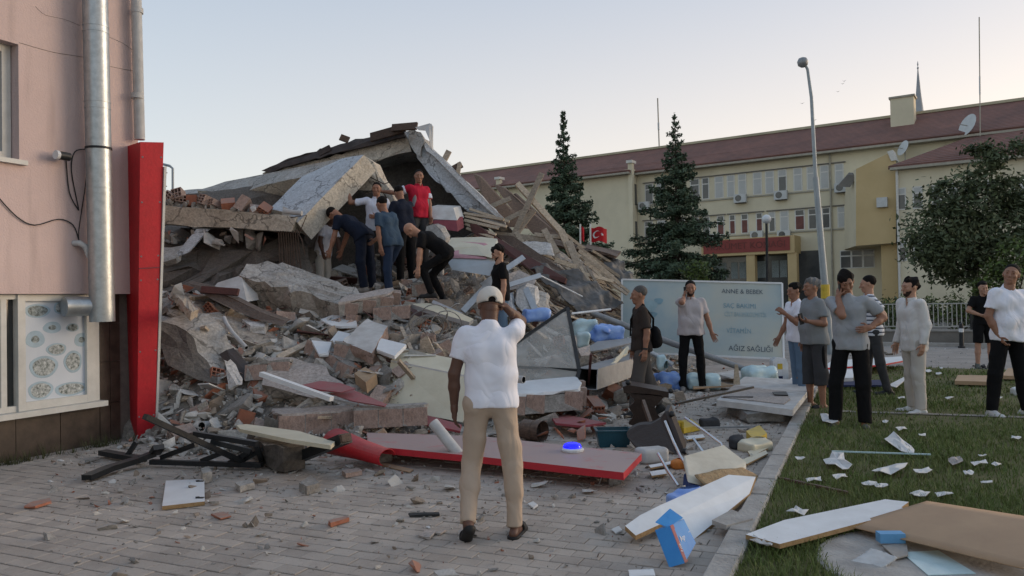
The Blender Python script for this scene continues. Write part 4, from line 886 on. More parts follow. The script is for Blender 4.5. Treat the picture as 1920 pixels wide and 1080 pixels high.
GZ0 = mound_z(GX, GY); am = np.clip(GZ0*2+0.1,0,1); GZ = GZ0 + am*(0.085*fract(GX,GY,2.6,1)+0.02*fract(GX,GY,11,2)) - 0.06
inb = ((GX-CN.x)*VS.x+(GY-CN.y)*VS.y < 0.02) & ((GX-CN.x)*US.x+(GY-CN.y)*US.y < 0.0)
GZ = np.where(inb, -0.3, np.maximum(GZ, -0.3))
nxg, nyg = GX.shape; V_ = np.stack([GX,GY,GZ],-1).reshape(-1,3); ii, jj = np.meshgrid(np.arange(nxg-1), np.arange(nyg-1), indexing='ij')
a_ = (ii*nyg+jj).ravel(); Fm = np.stack([a_, a_+nyg, a_+nyg+1, a_+1],1); keep = (V_[Fm][:,:,2] > -0.25).any(1); Fm = Fm[keep]
me = bpy.data.meshes.new('rubble_mound'); me.from_pydata(V_.tolist(), [], Fm.tolist()); me.materials.append(MATS['debris_dirt']); me.update()
mo = bpy.data.objects.new('rubble_mound', me); C.objects.link(mo); tag(mo, 'grey dusty rubble and crushed plaster heaped under the collapsed building', 'rubble', kind='stuff')
def mz(x, y): return max(0.0, float(mound_z(np.array(x), np.array(y)))-0.05)
# ---------------------------------------------------------------- chunk shapes
def hull_mesh(name, size, rng, npts=11, matname='concrete_chip', flat=1.0):
    bm = bmesh.new(); 
    for _ in range(npts):
        p = Vector((rng.uniform(-1,1), rng.uniform(-1,1), rng.uniform(-1,1))); m_ = max(abs(c) for c in p); p = p*(0.75/m_+0.25) if m_ > 0 else p
        bm.verts.new((p.x*size[0]/2, p.y*size[1]/2, p.z*size[2]/2*flat))
    r_ = bmesh.ops.convex_hull(bm, input=bm.verts); bmesh.ops.delete(bm, geom=[v for v in bm.verts if not v.link_faces], context='VERTS')
    me = bpy.data.meshes.new(name); bm.to_mesh(me); bm.free(); me.materials.append(MATS[matname]); me.update(); return me
hr = random.Random(21)
mat('chip_pale', (0.52,0.505,0.475), (0.38,0.365,0.335), 9, 0.92, 0.4, 50, rnd=0.2); mat('chip_brown', (0.27,0.22,0.175), (0.17,0.14,0.11), 9, 0.92, 0.4, 50, rnd=0.3)
chunks = [hull_mesh('concrete_chunk', s, hr, 12, m_) for s, m_ in (((.22,.18,.13),'concrete_chip'),((.30,.20,.10),'concrete_chip'),((.18,.16,.15),'chip_pale'),((.36,.26,.07),'chip_pale'),((.26,.15,.12),'chip_brown'),((.42,.22,.09),'concrete_chip'),((.16,.14,.10),'chip_brown'),((.30,.24,.05),'chip_pale'))]
shards = [hull_mesh('tile_shard', s, hr, 8, 'clay') for s in ((.20,.12,.02),(.14,.12,.025),(.24,.09,.03),(.12,.08,.04))]
def hollow_brick(name, size=(0.29,0.19,0.19), nx=2, nz=3, matname='brick_dusty', chip=0.0, rng=None):
    L_, W_, H_ = size; mb = MB(); x0 = L_/2
    c8 = [(-x0,-W_/2,-H_/2),(x0,-W_/2,-H_/2),(x0,W_/2,-H_/2),(-x0,W_/2,-H_/2),(-x0,-W_/2,H_/2),(x0,-W_/2,H_/2),(x0,W_/2,H_/2),(-x0,W_/2,H_/2)]
    mb.add(c8, ((0,3,2,1),(4,5,6,7),(0,1,5,4),(2,3,7,6)))
    for sg in (-1,1):
        t = 0.014; cw = (W_-t*(nx+1))/nx; chh = (H_-t*(nz+1))/nz; ys = [-W_/2]; zs = [-H_/2]
        for i in range(nx): ys += [-W_/2+t*(i+1)+cw*i, -W_/2+(t+cw)*(i+1)]
        for j in range(nz): zs += [-H_/2+t*(j+1)+chh*j, -H_/2+(t+chh)*(j+1)]
        ys.append(W_/2); zs.append(H_/2)
        for i in range(len(ys)-1):
            for j in range(len(zs)-1):
                q = [(sg*x0,ys[i],zs[j]),(sg*x0,ys[i+1],zs[j]),(sg*x0,ys[i+1],zs[j+1]),(sg*x0,ys[i],zs[j+1])]
                if i % 2 == 1 and j % 2 == 1:
                    b_ = [(p[0]-sg*0.10,p[1],p[2]) for p in q]; mb.add(q+b_, ((0,1,5,4),(1,2,6,5),(2,3,7,6),(3,0,4,7)), 0); mb.add(b_, ((0,1,2,3),), 1)  # blind hole bottoms coloured dark to read as deep shade
                else: mb.add(q, ((0,1,2,3),), 0)
    me = bpy.data.meshes.new(name); me.from_pydata([tuple(v) for v in mb.v], [], mb.f); me.materials.append(MATS[matname]); me.materials.append(MATS['clay_hole_shade']); me.polygons.foreach_set('material_index', mb.m)
    bm = bmesh.new(); bm.from_mesh(me); bmesh.ops.remove_doubles(bm, verts=bm.verts, dist=1e-5); bmesh.ops.recalc_face_normals(bm, faces=bm.faces); bm.to_mesh(me); bm.free(); me.update(); return me
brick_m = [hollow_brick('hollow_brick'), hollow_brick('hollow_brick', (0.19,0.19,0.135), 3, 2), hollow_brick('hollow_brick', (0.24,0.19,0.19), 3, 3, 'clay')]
splint = []
for (L_, w_, t_, mn_) in ((0.7,.06,.03,'wood_grey'),(0.45,.09,.02,'wood_brown'),(0.9,.05,.04,'wood_grey'),(0.35,.12,.015,'wood_pale'),(0.55,.16,.012,'white_dusty'),(0.4,.25,.02,'white_dusty'),(0.5,.3,.012,'rust_red')):
    mb = MB(); mb.prism([(-L_/2,-w_/2,0),(L_/2-hr.uniform(0,.1),-w_/2,0),(L_/2,hr.uniform(-.3,.3)*w_,0),(L_/2-hr.uniform(0.02,.14),w_/2,0),(-L_/2+hr.uniform(0,.06),w_/2,0)], (0,0,t_))
    me = bpy.data.meshes.new('splinter'); me.from_pydata([tuple(v) for v in mb.v], [], mb.f); me.materials.append(MATS[mn_]); me.update(); splint.append(me)
sr = random.Random(77)
def visible_xy(y0, y1, zmax=9, lo=-0.50, hi=0.20):
    while True:
        y_ = sr.uniform(y0, y1); x_ = y_*sr.uniform(lo, hi)
        if (x_-CN.x)*VS.x+(y_-CN.y)*VS.y < 0.15 and (x_-CN.x)*US.x+(y_-CN.y)*US.y < 0.3: continue
        z_ = float(mound_z(np.array(x_), np.array(y_)))
        if z_ > 0.03: return x_, y_, z_
def scatter(meshes, name, n_, label, cat, group, y0=8.6, y1=15.5, sc=(0.7,1.5), tilt=0.6, lift=0.02, lo=-0.5, hi=0.2):
    for k in range(n_):
        x_, y_, z_ = visible_xy(y0, y1, lo=lo, hi=hi); o = bpy.data.objects.new(name, sr.choice(meshes)); C.objects.link(o)
        o.location = (x_, y_, z_+lift-0.04); s_ = sr.uniform(*sc); o.scale = (s_, s_*sr.uniform(.8,1.2), s_*sr.uniform(.7,1.1)); o.rotation_euler = (sr.gauss(0,tilt), sr.gauss(0,tilt), sr.uniform(0,6.28)); tag(o, label, cat, group)
scatter(chunks, 'concrete_chunk', 300, 'small broken chunk of grey concrete lying loose on the rubble heap', 'concrete chunk', 'concrete chunks on the heap', sc=(0.6,1.7), y1=13.5)
scatter(brick_m, 'hollow_brick', 95, 'single dusty hollow clay brick lying loose on the rubble heap', 'brick', 'hollow bricks on the heap', sc=(0.8,1.1), tilt=0.8, lift=0.05)
scatter(shards, 'tile_shard', 60, 'small orange clay shard lying on the rubble heap', 'clay shard', 'clay shards on the heap', sc=(0.8,1.6), y1=12, lift=0.05)
scatter(splint, 'splinter', 120, 'short broken strip of wood or board lying on the rubble heap', 'board scrap', 'board scraps on the heap', sc=(0.7,1.5), tilt=0.35, lift=0.07, y1=16.5, hi=0.23)
def debris_stuff(name, label, n_, posfn, size, mats_w, parent=None):
    rng = np.random.default_rng(hash(name) % 1000 if False else len(name)*7); variants = [(np.array([v.co[:] for v in m_.vertices]), [list(p.vertices) for p in m_.polygons]) for m_ in chunks[:6]]
    V = []; Fc = []; mi = []; o = 0
    for k in range(n_):
        p = posfn(rng)
        if p is None: continue
        v, f = variants[rng.integers(0,len(variants))]; s_ = size*(0.2+rng.pareto(2.4)*0.55); s_ = min(s_, size*3.5)/0.24
        a, b_, c = rng.uniform(0,6.28), rng.normal(0,.6), rng.normal(0,.6); Rm = np.array((Matrix.Rotation(a,3,'Z')@Matrix.Rotation(b_,3,'X')@Matrix.Rotation(c,3,'Y')))
        V.append((v*s_*np.array([1,rng.uniform(.5,1.2),rng.uniform(.3,1)]))@Rm.T+np.array(p)); Fc += [[i+o for i in q] for q in f]; mi += [int(rng.choice(len(mats_w), p=mats_w_p[name]))]*len(f); o += len(v)
    me = bpy.data.meshes.new(name); me.from_pydata(np.concatenate(V).tolist(), [], Fc)
    for m_ in mats_w: me.materials.append(MATS[m_])
    me.polygons.foreach_set('material_index', mi); me.update(); ob = bpy.data.objects.new(name, me); C.objects.link(ob); return tag(ob, label, 'debris', kind='stuff')
mats_w_p = {'fine_rubble': [.44,.27,.16,.04,.09], 'paving_crumbs': [.44,.27,.17,.08,.04], 'road_scraps': [.3,.4,.1,.1,.1]}
def pos_heap(rng):
    for _ in range(20):
        y_ = 8.0+8.5*rng.uniform()**1.3; x_ = y_*rng.uniform(-0.52,0.24)
        if (x_-CN.x)*VS.x+(y_-CN.y)*VS.y < 0.1 and (x_-CN.x)*US.x+(y_-CN.y)*US.y < 0.2: continue
        z_ = float(mound_z(np.array(x_),np.array(y_)))
        if z_ > -0.02: return (x_, y_, max(z_,0.02)+0.0)
    return None
debris_stuff('fine_rubble', 'fine loose rubble of plaster, concrete and brick covering the heap', 13000, pos_heap, 0.10, ['concrete_chip','chip_pale','chip_brown','clay','wood_grey'])
def pos_pave(rng):
    y_ = 4.2+8.5*rng.uniform()**0.6; x_ = y_*rng.uniform(-0.6,0.45); q = Vector((x_,y_,0))-K0
    if q.dot(VS) > -0.05: return None
    if (x_-CN.x)*VS.x+(y_-CN.y)*VS.y < 0.1: return None
    return (x_, y_, 0.006)
debris_stuff('paving_crumbs', 'small crumbs of plaster, brick and wood strewn over the paving', 10000, pos_pave, 0.036, ['concrete_chip','chip_pale','chip_brown','clay','paper'])
def pos_road(rng):
    y_ = rng.uniform(11,24); x_ = y_*rng.uniform(0.15,0.7); q = Vector((x_,y_,0))-K0
    if in_lawn((x_,y_),-0.1): return None
    return (x_, y_, 0.01)
debris_stuff('road_scraps', 'scraps and dust thrown over the road beyond the lawn', 900, pos_road, 0.06, ['concrete_chip','paper','chip_brown','clay','black_metal'])
# ---------------------------------------------------------------- the collapsed storey: big connected pieces
ruin = empty('collapsed_building', Vector((-3,14,0)), 'collapsed concrete building with tilted roof slabs peaking over the rubble', 'building')
def SL(name, mats_, poly, ext, parent=None, label=None, cat=None, group=None, step=0.16, jit=0.03, rings=3, clean=False, mside=None, relief=0.0):
    P_ = [p if isinstance(p, Vector) else D(*p) for p in poly]
    if not isinstance(ext, (tuple, Vector)):
        nrm = Vector((0,0,0))
        for i in range(len(P_)): nrm += (P_[i]).cross(P_[(i+1) % len(P_)])
        nrm.normalize(); nrm = nrm if nrm.z > 0 else -nrm; ext = nrm*(-ext)
    mm = [mats_] if isinstance(mats_, str) else list(mats_); ms = 1 if len(mm) > 1 else None
    if clean: mb = MB(); mb.prism(P_, ext, 0, ms)
    else: mb = ragged(P_, ext, step, jit, rings, mside=ms, relief=relief)
    o = mb.build(name, mm, parent)
    if label and parent is None: tag(o, label, cat or 'slab', group)
    elif label: o['label'] = label
    return o
SL('roof_slab', ('concrete_cream','concrete'), [(486,325,17.4),(560,306,17.2),(660,280,16.8),(765,247,16.4),(772,285,16.3),(700,303,16.6),(610,318,17.0),(500,338,17.4)], (0.4,5.0,0.2), ruin, jit=0.05)
SL('roof_cladding', 'roof_felt', [(490,321,17.2),(540,297,17.2),(600,279,17.0),(668,262,16.9),(757,243,16.3),(759,256,16.2),(700,272,16.5),(640,285,16.7),(560,306,17.0),(505,324,17.2)], (0.2,4.0,0.35), ruin, label='dark torn roofing felt over the slab')
SL('roof_slab', ('plaster_blue','plaster_grey'), [(756,248,16.1),(776,240,16.1),(790,258,16.0),(850,318,15.6),(905,374,15.2),(950,422,14.9),(934,428,14.9),(866,388,15.3),(806,328,15.8),(782,296,16.0)], (0.5,4.6,-0.1), ruin, jit=0.035)
SL('slab_edge', 'plaster_white', [(790,262,15.9),(800,268,15.9),(860,325,15.4),(945,410,14.8),(950,424,14.8),(905,385,15.0),(850,330,15.4),(800,282,15.8)], (0.02,0.12,0), ruin, jit=0.03)
SL('ridge_stump', 'concrete', [(755,252,15.9),(770,240,15.9),(790,245,15.9),(797,266,15.8),(790,300,15.7),(778,286,15.8),(766,270,15.9)], (0.1,1.2,0), ruin, jit=0.05)
SL('torn_sheet', 'white_dusty', [(778,238,15.9),(806,231,15.9),(811,236,15.9),(811,285,15.8),(806,262,15.8),(797,244,15.9),(782,242,15.9)], (0.02,0.05,0), ruin, jit=0.015)
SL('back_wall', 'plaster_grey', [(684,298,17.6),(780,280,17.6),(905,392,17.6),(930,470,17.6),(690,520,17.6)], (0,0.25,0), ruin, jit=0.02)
SL('front_slab', ('plaster_blue','concrete_cream'), [(684,289,13.9),(558,418,12.9),(530,398,13.2),(505,392,13.5),(537,360,14.1),(567,331,14.8),(640,298,14.8)], (0.17,0.20,-0.27), ruin, jit=0.010, step=0.3)
SL('upper_slab', ('concrete','concrete_cream'), [(368,358,16.4),(436,337,16.6),(500,326,16.4),(575,311,16.0),(640,298,15.4),(684,289,14.3),(640,305,14.7),(567,331,14.9),(500,347,15.4),(440,362,15.9)], (0.1,0.3,-0.33), ruin, jit=0.03)
SL('slab_remnant', ('concrete','concrete'), [(310,362,16.6),(350,355,17),(440,352,17),(370,378,16)], 0.25, ruin)
SL('broken_beam', 'concrete_cream', [(684,293,14.4),(699,302,14.4),(712,330,14.4),(732,355,14.3),(748,392,14.2),(744,430,14.2),(730,440,14.2),(716,392,14.3),(702,352,14.4),(690,345,14.4),(672,356,14.4),(677,322,14.4)], (0.05,0.5,0.0), ruin, jit=0.018, step=0.2, relief=0.015)
SL('inner_wall', 'concrete_brown_shade', [(555,446,15.2),(690,330,15.4),(750,380,15.4),(790,500,15.2),(780,560,15.2),(560,580,15.2)], (0,0.3,0), ruin)  # shade of the interior is put into this wall's dark colour
SL('void_wall', 'concrete_brown_shade', [(270,366,15.6),(370,362,16),(567,334,15.6),(560,450,15.2),(270,470,15.2)], (0,0.3,0), ruin)  # dark backing: the void's shade is painted by its colour
SL('edge_beam', ('concrete_cream','concrete_cream'), [(300,383,12.9),(330,386,12.9),(440,394,12.9),(556,406,12.9),(553,420,12.9),(549,435,12.9),(420,428,13.0),(300,420,13.0)], (0.05,1.3,0.06), ruin, jit=0.018, step=0.14)
SL('lower_wall', 'concrete_brown_shade', [(262,424,13.6),(400,428,13.7),(470,436,13.8),(560,438,13.7),(585,500,13.2),(560,520,12.8),(470,512,12.9),(430,545,12.6),(360,560,12.2),(262,560,12.2)], (0.0,0.5,0.05), ruin, jit=0.12, step=0.2, label='dark earthy crumbling wall under the edge beam', relief=0.07)
SL('mid_slab', ('concrete','concrete_warm'), [(438,514,11.7),(462,495,12.0),(500,488,12.2),(545,495,12.3),(585,507,12.3),(640,530,12.1),(692,552,11.8),(672,566,11.5),(640,572,11.4),(590,556,11.5),(540,545,11.5),(480,530,11.6)], (0.0,0.18,-0.42), ruin, jit=0.05, step=0.12, relief=0.014)
SL('lower_slab', ('concrete_warm','concrete_warm'), [(343,596,10.5),(365,583,10.8),(420,587,11.0),(480,600,11.1),(540,628,11.0),(588,650,10.8),(562,664,10.3),(520,658,10.2),(460,640,10.2),(405,624,10.3),(370,618,10.4)], (0.0,0.12,-0.30), ruin, jit=0.03, relief=0.01)
SL('leaning_slab', ('concrete_brown_shade','concrete'), [(296,600,9.9),(330,606,9.9),(350,618,9.85),(378,660,9.7),(412,712,9.5),(408,724,9.4),(370,712,9.4),(296,672,9.5)], (0.24,0.42,0.10), ruin, jit=0.035, relief=0.01)
for k in range(9):      # bent bars where the slabs tore
    x0 = 522+k*4.5; q = MB(); q.tube([D(x0,432,12.95), D(x0+2,460,13.0), D(x0+4+sr.uniform(-3,3),500+sr.uniform(-8,8),12.9)], 0.012, 5); q.build('rebar', 'rebar', ruin)
for (a, b_, c) in (((545,408,12.85),(575,404,12.7),(560,440,12.8)),((556,430,12.85),(566,450,12.8),(572,478,12.8)),((690,330,14.3),(720,345,14.2),(735,340,14.2)),((700,340,14.3),(712,352,14.2),(728,375,14.2))):
    q = MB(); q.tube([D(*a), D(*b_), D(*c)], 0.01, 5); q.build('rebar', 'rebar', ruin)
# ---------------------------------------------------------------- roof timber
def plank(p, q, w, t, mt, label, group=None, name='plank', up=UP, cat='plank'):
    mb = MB(); mb.bar(D(*p), D(*q), w, t, up); return tag(mb.build(name, mt), label, cat, group)
BAT = 'grey weathered batten in the splintered timber pile right of the ridge'; BG = 'battens in the timber pile'
VW = Vector((0,-1,0.3))
for (p, q, w, t) in (((1000,395,15.6),(962,445,15.2),.12,.05),((1016,325,15.5),(962,444,15.2),.11,.05),((928,440,15.2),(1040,452,15.2),.12,.06),((968,435,15.0),(1000,490,14.7),.10,.04),((1020,430,15.0),(1045,475,14.8),.12,.04),((1052,432,15.1),(1072,480,14.9),.13,.06),((1066,452,14.9),(1092,520,14.6),.14,.04),((1085,470,14.9),(1150,520,14.9),.07,.04),((1090,480,14.8),(1150,528,14.8),.07,.04),((1082,462,15.0),(1165,522,15.2),.06,.04),((1095,492,14.7),(1160,535,14.9),.07,.04),((1100,500,14.6),(1130,550,14.2),.05,.04),((1040,487,14.4),(1082,502,14.4),.09,.03),((1090,512,14.5),(1150,528,14.5),.06,.04),((1060,440,15.4),(1180,530,15.8),.06,.05),((1080,480,14.8),(1105,530,14.5),.06,.04),((1110,470,15.2),(1165,505,15.6),.05,.04),((1075,470,14.9),(1145,535,14.6),.05,.03),((1100,476,15.0),(1172,540,15.0),.05,.03),((1088,500,14.5),(1128,565,14.0),.05,.03),((1030,470,14.8),(1075,515,14.5),.07,.04),((985,452,15.0),(1022,490,14.7),.08,.03),((1120,500,14.8),(1180,548,14.8),.05,.03),((1002,440,15.2),(1060,446,15.2),.08,.05),((1060,500,14.4),(1120,540,14.2),.05,.03),((940,452,14.6),(1010,500,14.3),.06,.03),((1130,520,14.6),(1176,552,14.4),.05,.04)):
    plank(p, q, w, t, sr.choice(['wood_grey','wood_pale','wood_grey']), BAT, BG, up=VW, name='batten')
for (p, q, w, t) in (((870,400,15.0),(945,412,14.6),.05,.04),((872,405,15.0),(950,425,14.5),.05,.03),((870,413,14.9),(935,428,14.5),.06,.03),((872,420,14.9),(930,440,14.5),.05,.03),((880,392,15.1),(955,416,14.8),.05,.03),((875,428,14.8),(925,446,14.5),.05,.03)):
    plank(p, q, w, t, 'wood_pale', 'thin pale lath from the broken ceiling beside the sloping white beam', 'ceiling laths', up=VW, name='lath')
plank((970,345,15.6),(1057,440,15.2),.11,.10,'wood_pale','long square rafter leaning down across the splintered timber', name='rafter', up=VW)
plank((842,283,15.7),(830,306,15.7),.11,.06,'wood_grey','short broken board standing up on the sloping beam near the ridge', up=VW)
plank((866,308,15.6),(848,318,15.6),.13,.05,'wood_brown','short dark board end jutting over the sloping beam', up=VW)
plank((862,305,15.5),(858,330,15.5),.08,.05,'wood_grey','short upright stub of rafter nailed under the jutting board end', up=VW)
plank((638,257,16.7),(654,263,16.7),.14,.04,'wood_brown','loose short board lying on the dark roofing felt', up=VW)
plank((695,258,16.4),(760,240,16.2),.20,.05,'wood_brown','broken brown board lying along the roof ridge', up=VW)
plank((735,240,16.2),(782,236,16.0),.16,.05,'wood_brown','short stack of brown roof boards at the ridge top', up=VW)
plank((598,288,16.9),(620,277,16.9),.14,.05,'roof_felt','upturned strip of roofing edge on the slab', up=VW)
for poly, lab in (([(887,325,16.2),(900,330,16.2),(990,430,15.8),(950,425,15.6),(905,370,15.8)], 'wide dark brown roof board panel behind the crossed rafters'),([(925,345,16.4),(945,352,16.4),(1035,430,16),(1000,440,15.8),(960,395,16)], 'second brown roof board panel sloping behind the crossed rafters'),([(950,372,16.6),(965,362,16.6),(1060,445,16.2),(1040,452,16)], 'narrow brown roof board panel under the long rafter')):
    SL('roof_board', 'wood_brown', poly, (0.03,0.10,0.02), None, lab, 'roof board', step=0.4, jit=0.015)
plank((920,388,15.6),(958,372,15.6),.10,.05,'wood_grey','cross batten nailed over the brown roof board panel', up=VW)
plank((945,415,15.5),(985,395,15.5),.10,.05,'wood_grey','lower cross batten nailed over the brown roof board panel', up=VW)
SL('red_fascia', ('rust_red','rust_red'), [(880,420,14.7),(890,418,14.7),(960,462,14.4),(1062,522,14.0),(1060,532,14.0),(1000,510,14.1),(935,468,14.4),(884,434,14.7)], (0.03,0.12,-0.02), None, 'long rusty red fascia strip sloping down through the timber pile', 'fascia', step=0.5, jit=0.012)
SL('dark_board', 'wood_brown', [(930,440,14.9),(962,442,14.8),(1065,512,14.3),(1062,522,14.2),(985,490,14.4)], 0.05, None, 'dark stained roof board lying under the red fascia strip', 'roof board', step=0.4, jit=0.012)
def crumple(name, corners, nx, ny, amp, seed, mt, label, cat, th=0.0):
    P_ = [p if isinstance(p, Vector) else D(*p) for p in corners]; q = MB(); vs = []; r_ = random.Random(seed); nr = (P_[1]-P_[0]).cross(P_[3]-P_[0]).normalized()
    for i in range(nx+1):
        for j in range(ny+1):
            u, v = i/nx, j/ny; p = (P_[0]*(1-u)+P_[1]*u)*(1-v)+(P_[3]*(1-u)+P_[2]*u)*v
            k = 1.2*abs(mnoise.noise(Vector((p.x*1.8+seed, p.y*1.8, p.z*1.8))))+0.5*abs(mnoise.noise(Vector((p.x*4.5, p.y*4.5+seed, p.z*4.5))))-0.35; vs.append(p+nr*(k*amp)+Vector((r_.gauss(0,1),r_.gauss(0,1),r_.gauss(0,1)))*amp*0.025)
    q.add(vs, [(i*(ny+1)+j, (i+1)*(ny+1)+j, (i+1)*(ny+1)+j+1, i*(ny+1)+j+1) for i in range(nx) for j in range(ny)])
    o = q.build(name, mt, smooth=True); s_ = o.modifiers.new('thick','SOLIDIFY'); s_.thickness = 0.01; return tag(o, label, cat)
crumple('tarpaulin', [(1130,468,15.6),(1165,490,15.6),(1195,528,15.2),(1140,535,14.9)], 24, 24, 0.2, 3, 'tarp', 'grey crumpled tarpaulin hanging off the end of the timber pile', 'tarpaulin')
crumple('tarpaulin', [(985,492,14.2),(1085,505,14.3),(1168,572,14.0),(1090,590,13.4)], 40, 30, 0.2, 9, 'tarp', 'dark grey tarpaulin spread under the loose battens', 'tarpaulin')
crumple('white_sheet', [(970,452,14.9),(1032,455,14.9),(1040,478,14.6),(985,475,14.6)], 12, 10, 0.06, 11, 'plaster_white', 'crumpled white sheet caught among the roof battens', 'sheet')
for k, (p, q_) in enumerate((((1040,448,15.6),(1140,468,15.8)),((1100,455,15.8),(1165,472,15.6)))):
    SL('tile_row', 'wood_brown', [(p[0],p[1],p[2]),(q_[0],q_[1],q_[2]),(q_[0]-8,q_[1]+9,q_[2]-0.3),(p[0]-8,p[1]+9,p[2]-0.3)], 0.05, None, ('row of broken roof tiles along the top of the timber pile','dark end of the tile row above the hanging tarpaulin')[k], 'roof tiles', step=0.16, jit=0.03)

for k, (px, py, rx, rz) in enumerate(((322,372,.1,.4),(342,377,-.1,1.2),(360,377,.2,.2),(385,380,.1,1.45),(400,379,0.0,1.5),(428,383,.1,.1),(455,386,-.1,.15),(478,390,.1,.3),(496,392,.3,.8),(335,366,.5,2.0))):
    o = bpy.data.objects.new('hollow_brick', brick_m[k % 3]); C.objects.link(o); o.location = D(px,py,13.3)+UP*sr.uniform(-.03,.05); o.rotation_euler = (rx*3+sr.gauss(0,.3), sr.gauss(0,.35), rz+sr.gauss(0,.5)); o.scale = (sr.uniform(.55,1),1,sr.uniform(.7,1)); tag(o, 'hollow clay brick lying on top of the long edge beam', 'brick', 'bricks on the edge beam')
for k in range(40):
    o = bpy.data.objects.new('concrete_chunk', sr.choice(chunks)); C.objects.link(o); px = sr.uniform(310,545); o.location = D(px, 383+(px-310)*0.085, sr.uniform(13.0,13.9))+UP*sr.uniform(0,.05); s_ = sr.uniform(.3,.8); o.scale = (s_,s_,s_); o.rotation_euler = (sr.uniform(0,6),sr.uniform(0,6),sr.uniform(0,6)); tag(o, 'small rubble chunk lying on top of the long edge beam', 'concrete chunk', 'chunks on the edge beam')
mb = MB(); mb.tube([D(428,392,13.1), D(470,396,13.1), D(488,398,13.1)], 0.05, 12); tag(smooth_by_angle(mb.build('drain_pipe', 'pvc_grey')), 'pale pipe lying on the edge beam near the tilted slab', 'pipe') if False else None
mb = MB(); mb.tube([D(532,396,12.95), D(566,400,12.9)], 0.045, 12); tag(smooth_by_angle(mb.build('drain_pipe', 'pvc_grey')), 'short pale pipe lying where beam and tilted slab meet', 'pipe')
SL('blue_plank', 'plaster_blue', [D(368,430,13.0),D(390,431,13.0),D(352,474,12.7),D(322,486,12.6),D(345,458,12.8)], (0.02,0.05,0.02), None, 'pale blue board hanging under the long edge beam', 'board', clean=True)
SL('slab_shelf', 'concrete', [D(300,462,12.9),D(345,458,12.9),D(330,486,12.5),D(300,494,12.5)], 0.1, None, 'flat grey slab piece below the pale blue board', 'slab fragment')
for k in range(26):
    o = bpy.data.objects.new('concrete_chunk', sr.choice(chunks+shards)); C.objects.link(o); o.location = D(sr.uniform(305,520), sr.uniform(436,458), sr.uniform(12.9,13.3)); s_ = sr.uniform(.5,1.4); o.scale = (s_,s_,s_); o.rotation_euler = (sr.uniform(0,6),sr.uniform(0,6),sr.uniform(0,6)); tag(o, 'rubble chunk packed under the long edge beam', 'concrete chunk', 'chunks under the edge beam')
# ================================================================ people
def surface_nets(Dg, org, h):
    S = Dg < 0; nx, ny, nz = Dg.shape
    cs = np.zeros((nx-1,ny-1,nz-1), np.int8)
    for a in (0,1):
        for b_ in (0,1):
            for c in (0,1): cs += S[a:nx-1+a, b_:ny-1+b_, c:nz-1+c]
    I, J, K = np.nonzero((cs > 0) & (cs < 8))
    if len(I) == 0: return np.zeros((0,3)), np.zeros((0,4),int)
    idx = -np.ones(cs.shape, np.int64); idx[I,J,K] = np.arange(len(I))
    acc = np.zeros((len(I),3)); cnt = np.zeros(len(I))
    corners = [(a,b_,c) for a in (0,1) for b_ in (0,1) for c in (0,1)]
    for p in corners:
        for ax in range(3):
            if p[ax] == 1: continue
            q = list(p); q[ax] = 1
            da = Dg[I+p[0],J+p[1],K+p[2]]; db = Dg[I+q[0],J+q[1],K+q[2]]
            m_ = (da < 0) != (db < 0); t = np.where(m_, da/(da-db+1e-12), 0)
            pos = np.stack([np.full(len(I),float(p[0])),np.full(len(I),float(p[1])),np.full(len(I),float(p[2]))],1); pos[:,ax] += t
            acc += pos*m_[:,None]; cnt += m_
    V = (acc/cnt[:,None] + np.stack([I,J,K],1))*h + np.array(org)
    Fq = []
    # axis edges
    for ax in range(3):
        sl0 = [slice(None)]*3; sl1 = [slice(None)]*3; sl0[ax] = slice(0,-1); sl1[ax] = slice(1,None)
        ch = S[tuple(sl0)] != S[tuple(sl1)]; e = np.array(np.nonzero(ch)).T
        o1, o2 = [(1,2),(2,0),(0,1)][ax]
        ok = (e[:,o1] > 0) & (e[:,o2] > 0) & (e[:,o1] < Dg.shape[o1]-1) & (e[:,o2] < Dg.shape[o2]-1); e = e[ok]
        ins = S[e[:,0],e[:,1],e[:,2]]
        def cell(d1, d2):
            f = e.copy(); f[:,o1] += d1; f[:,o2] += d2; return idx[f[:,0],f[:,1],f[:,2]]
        quad = np.stack([cell(-1,-1),cell(0,-1),cell(0,0),cell(-1,0)],1); quad[~ins] = quad[~ins][:,::-1]; Fq.append(quad)
    Fq = np.concatenate(Fq); return V, Fq[(Fq >= 0).all(1)]
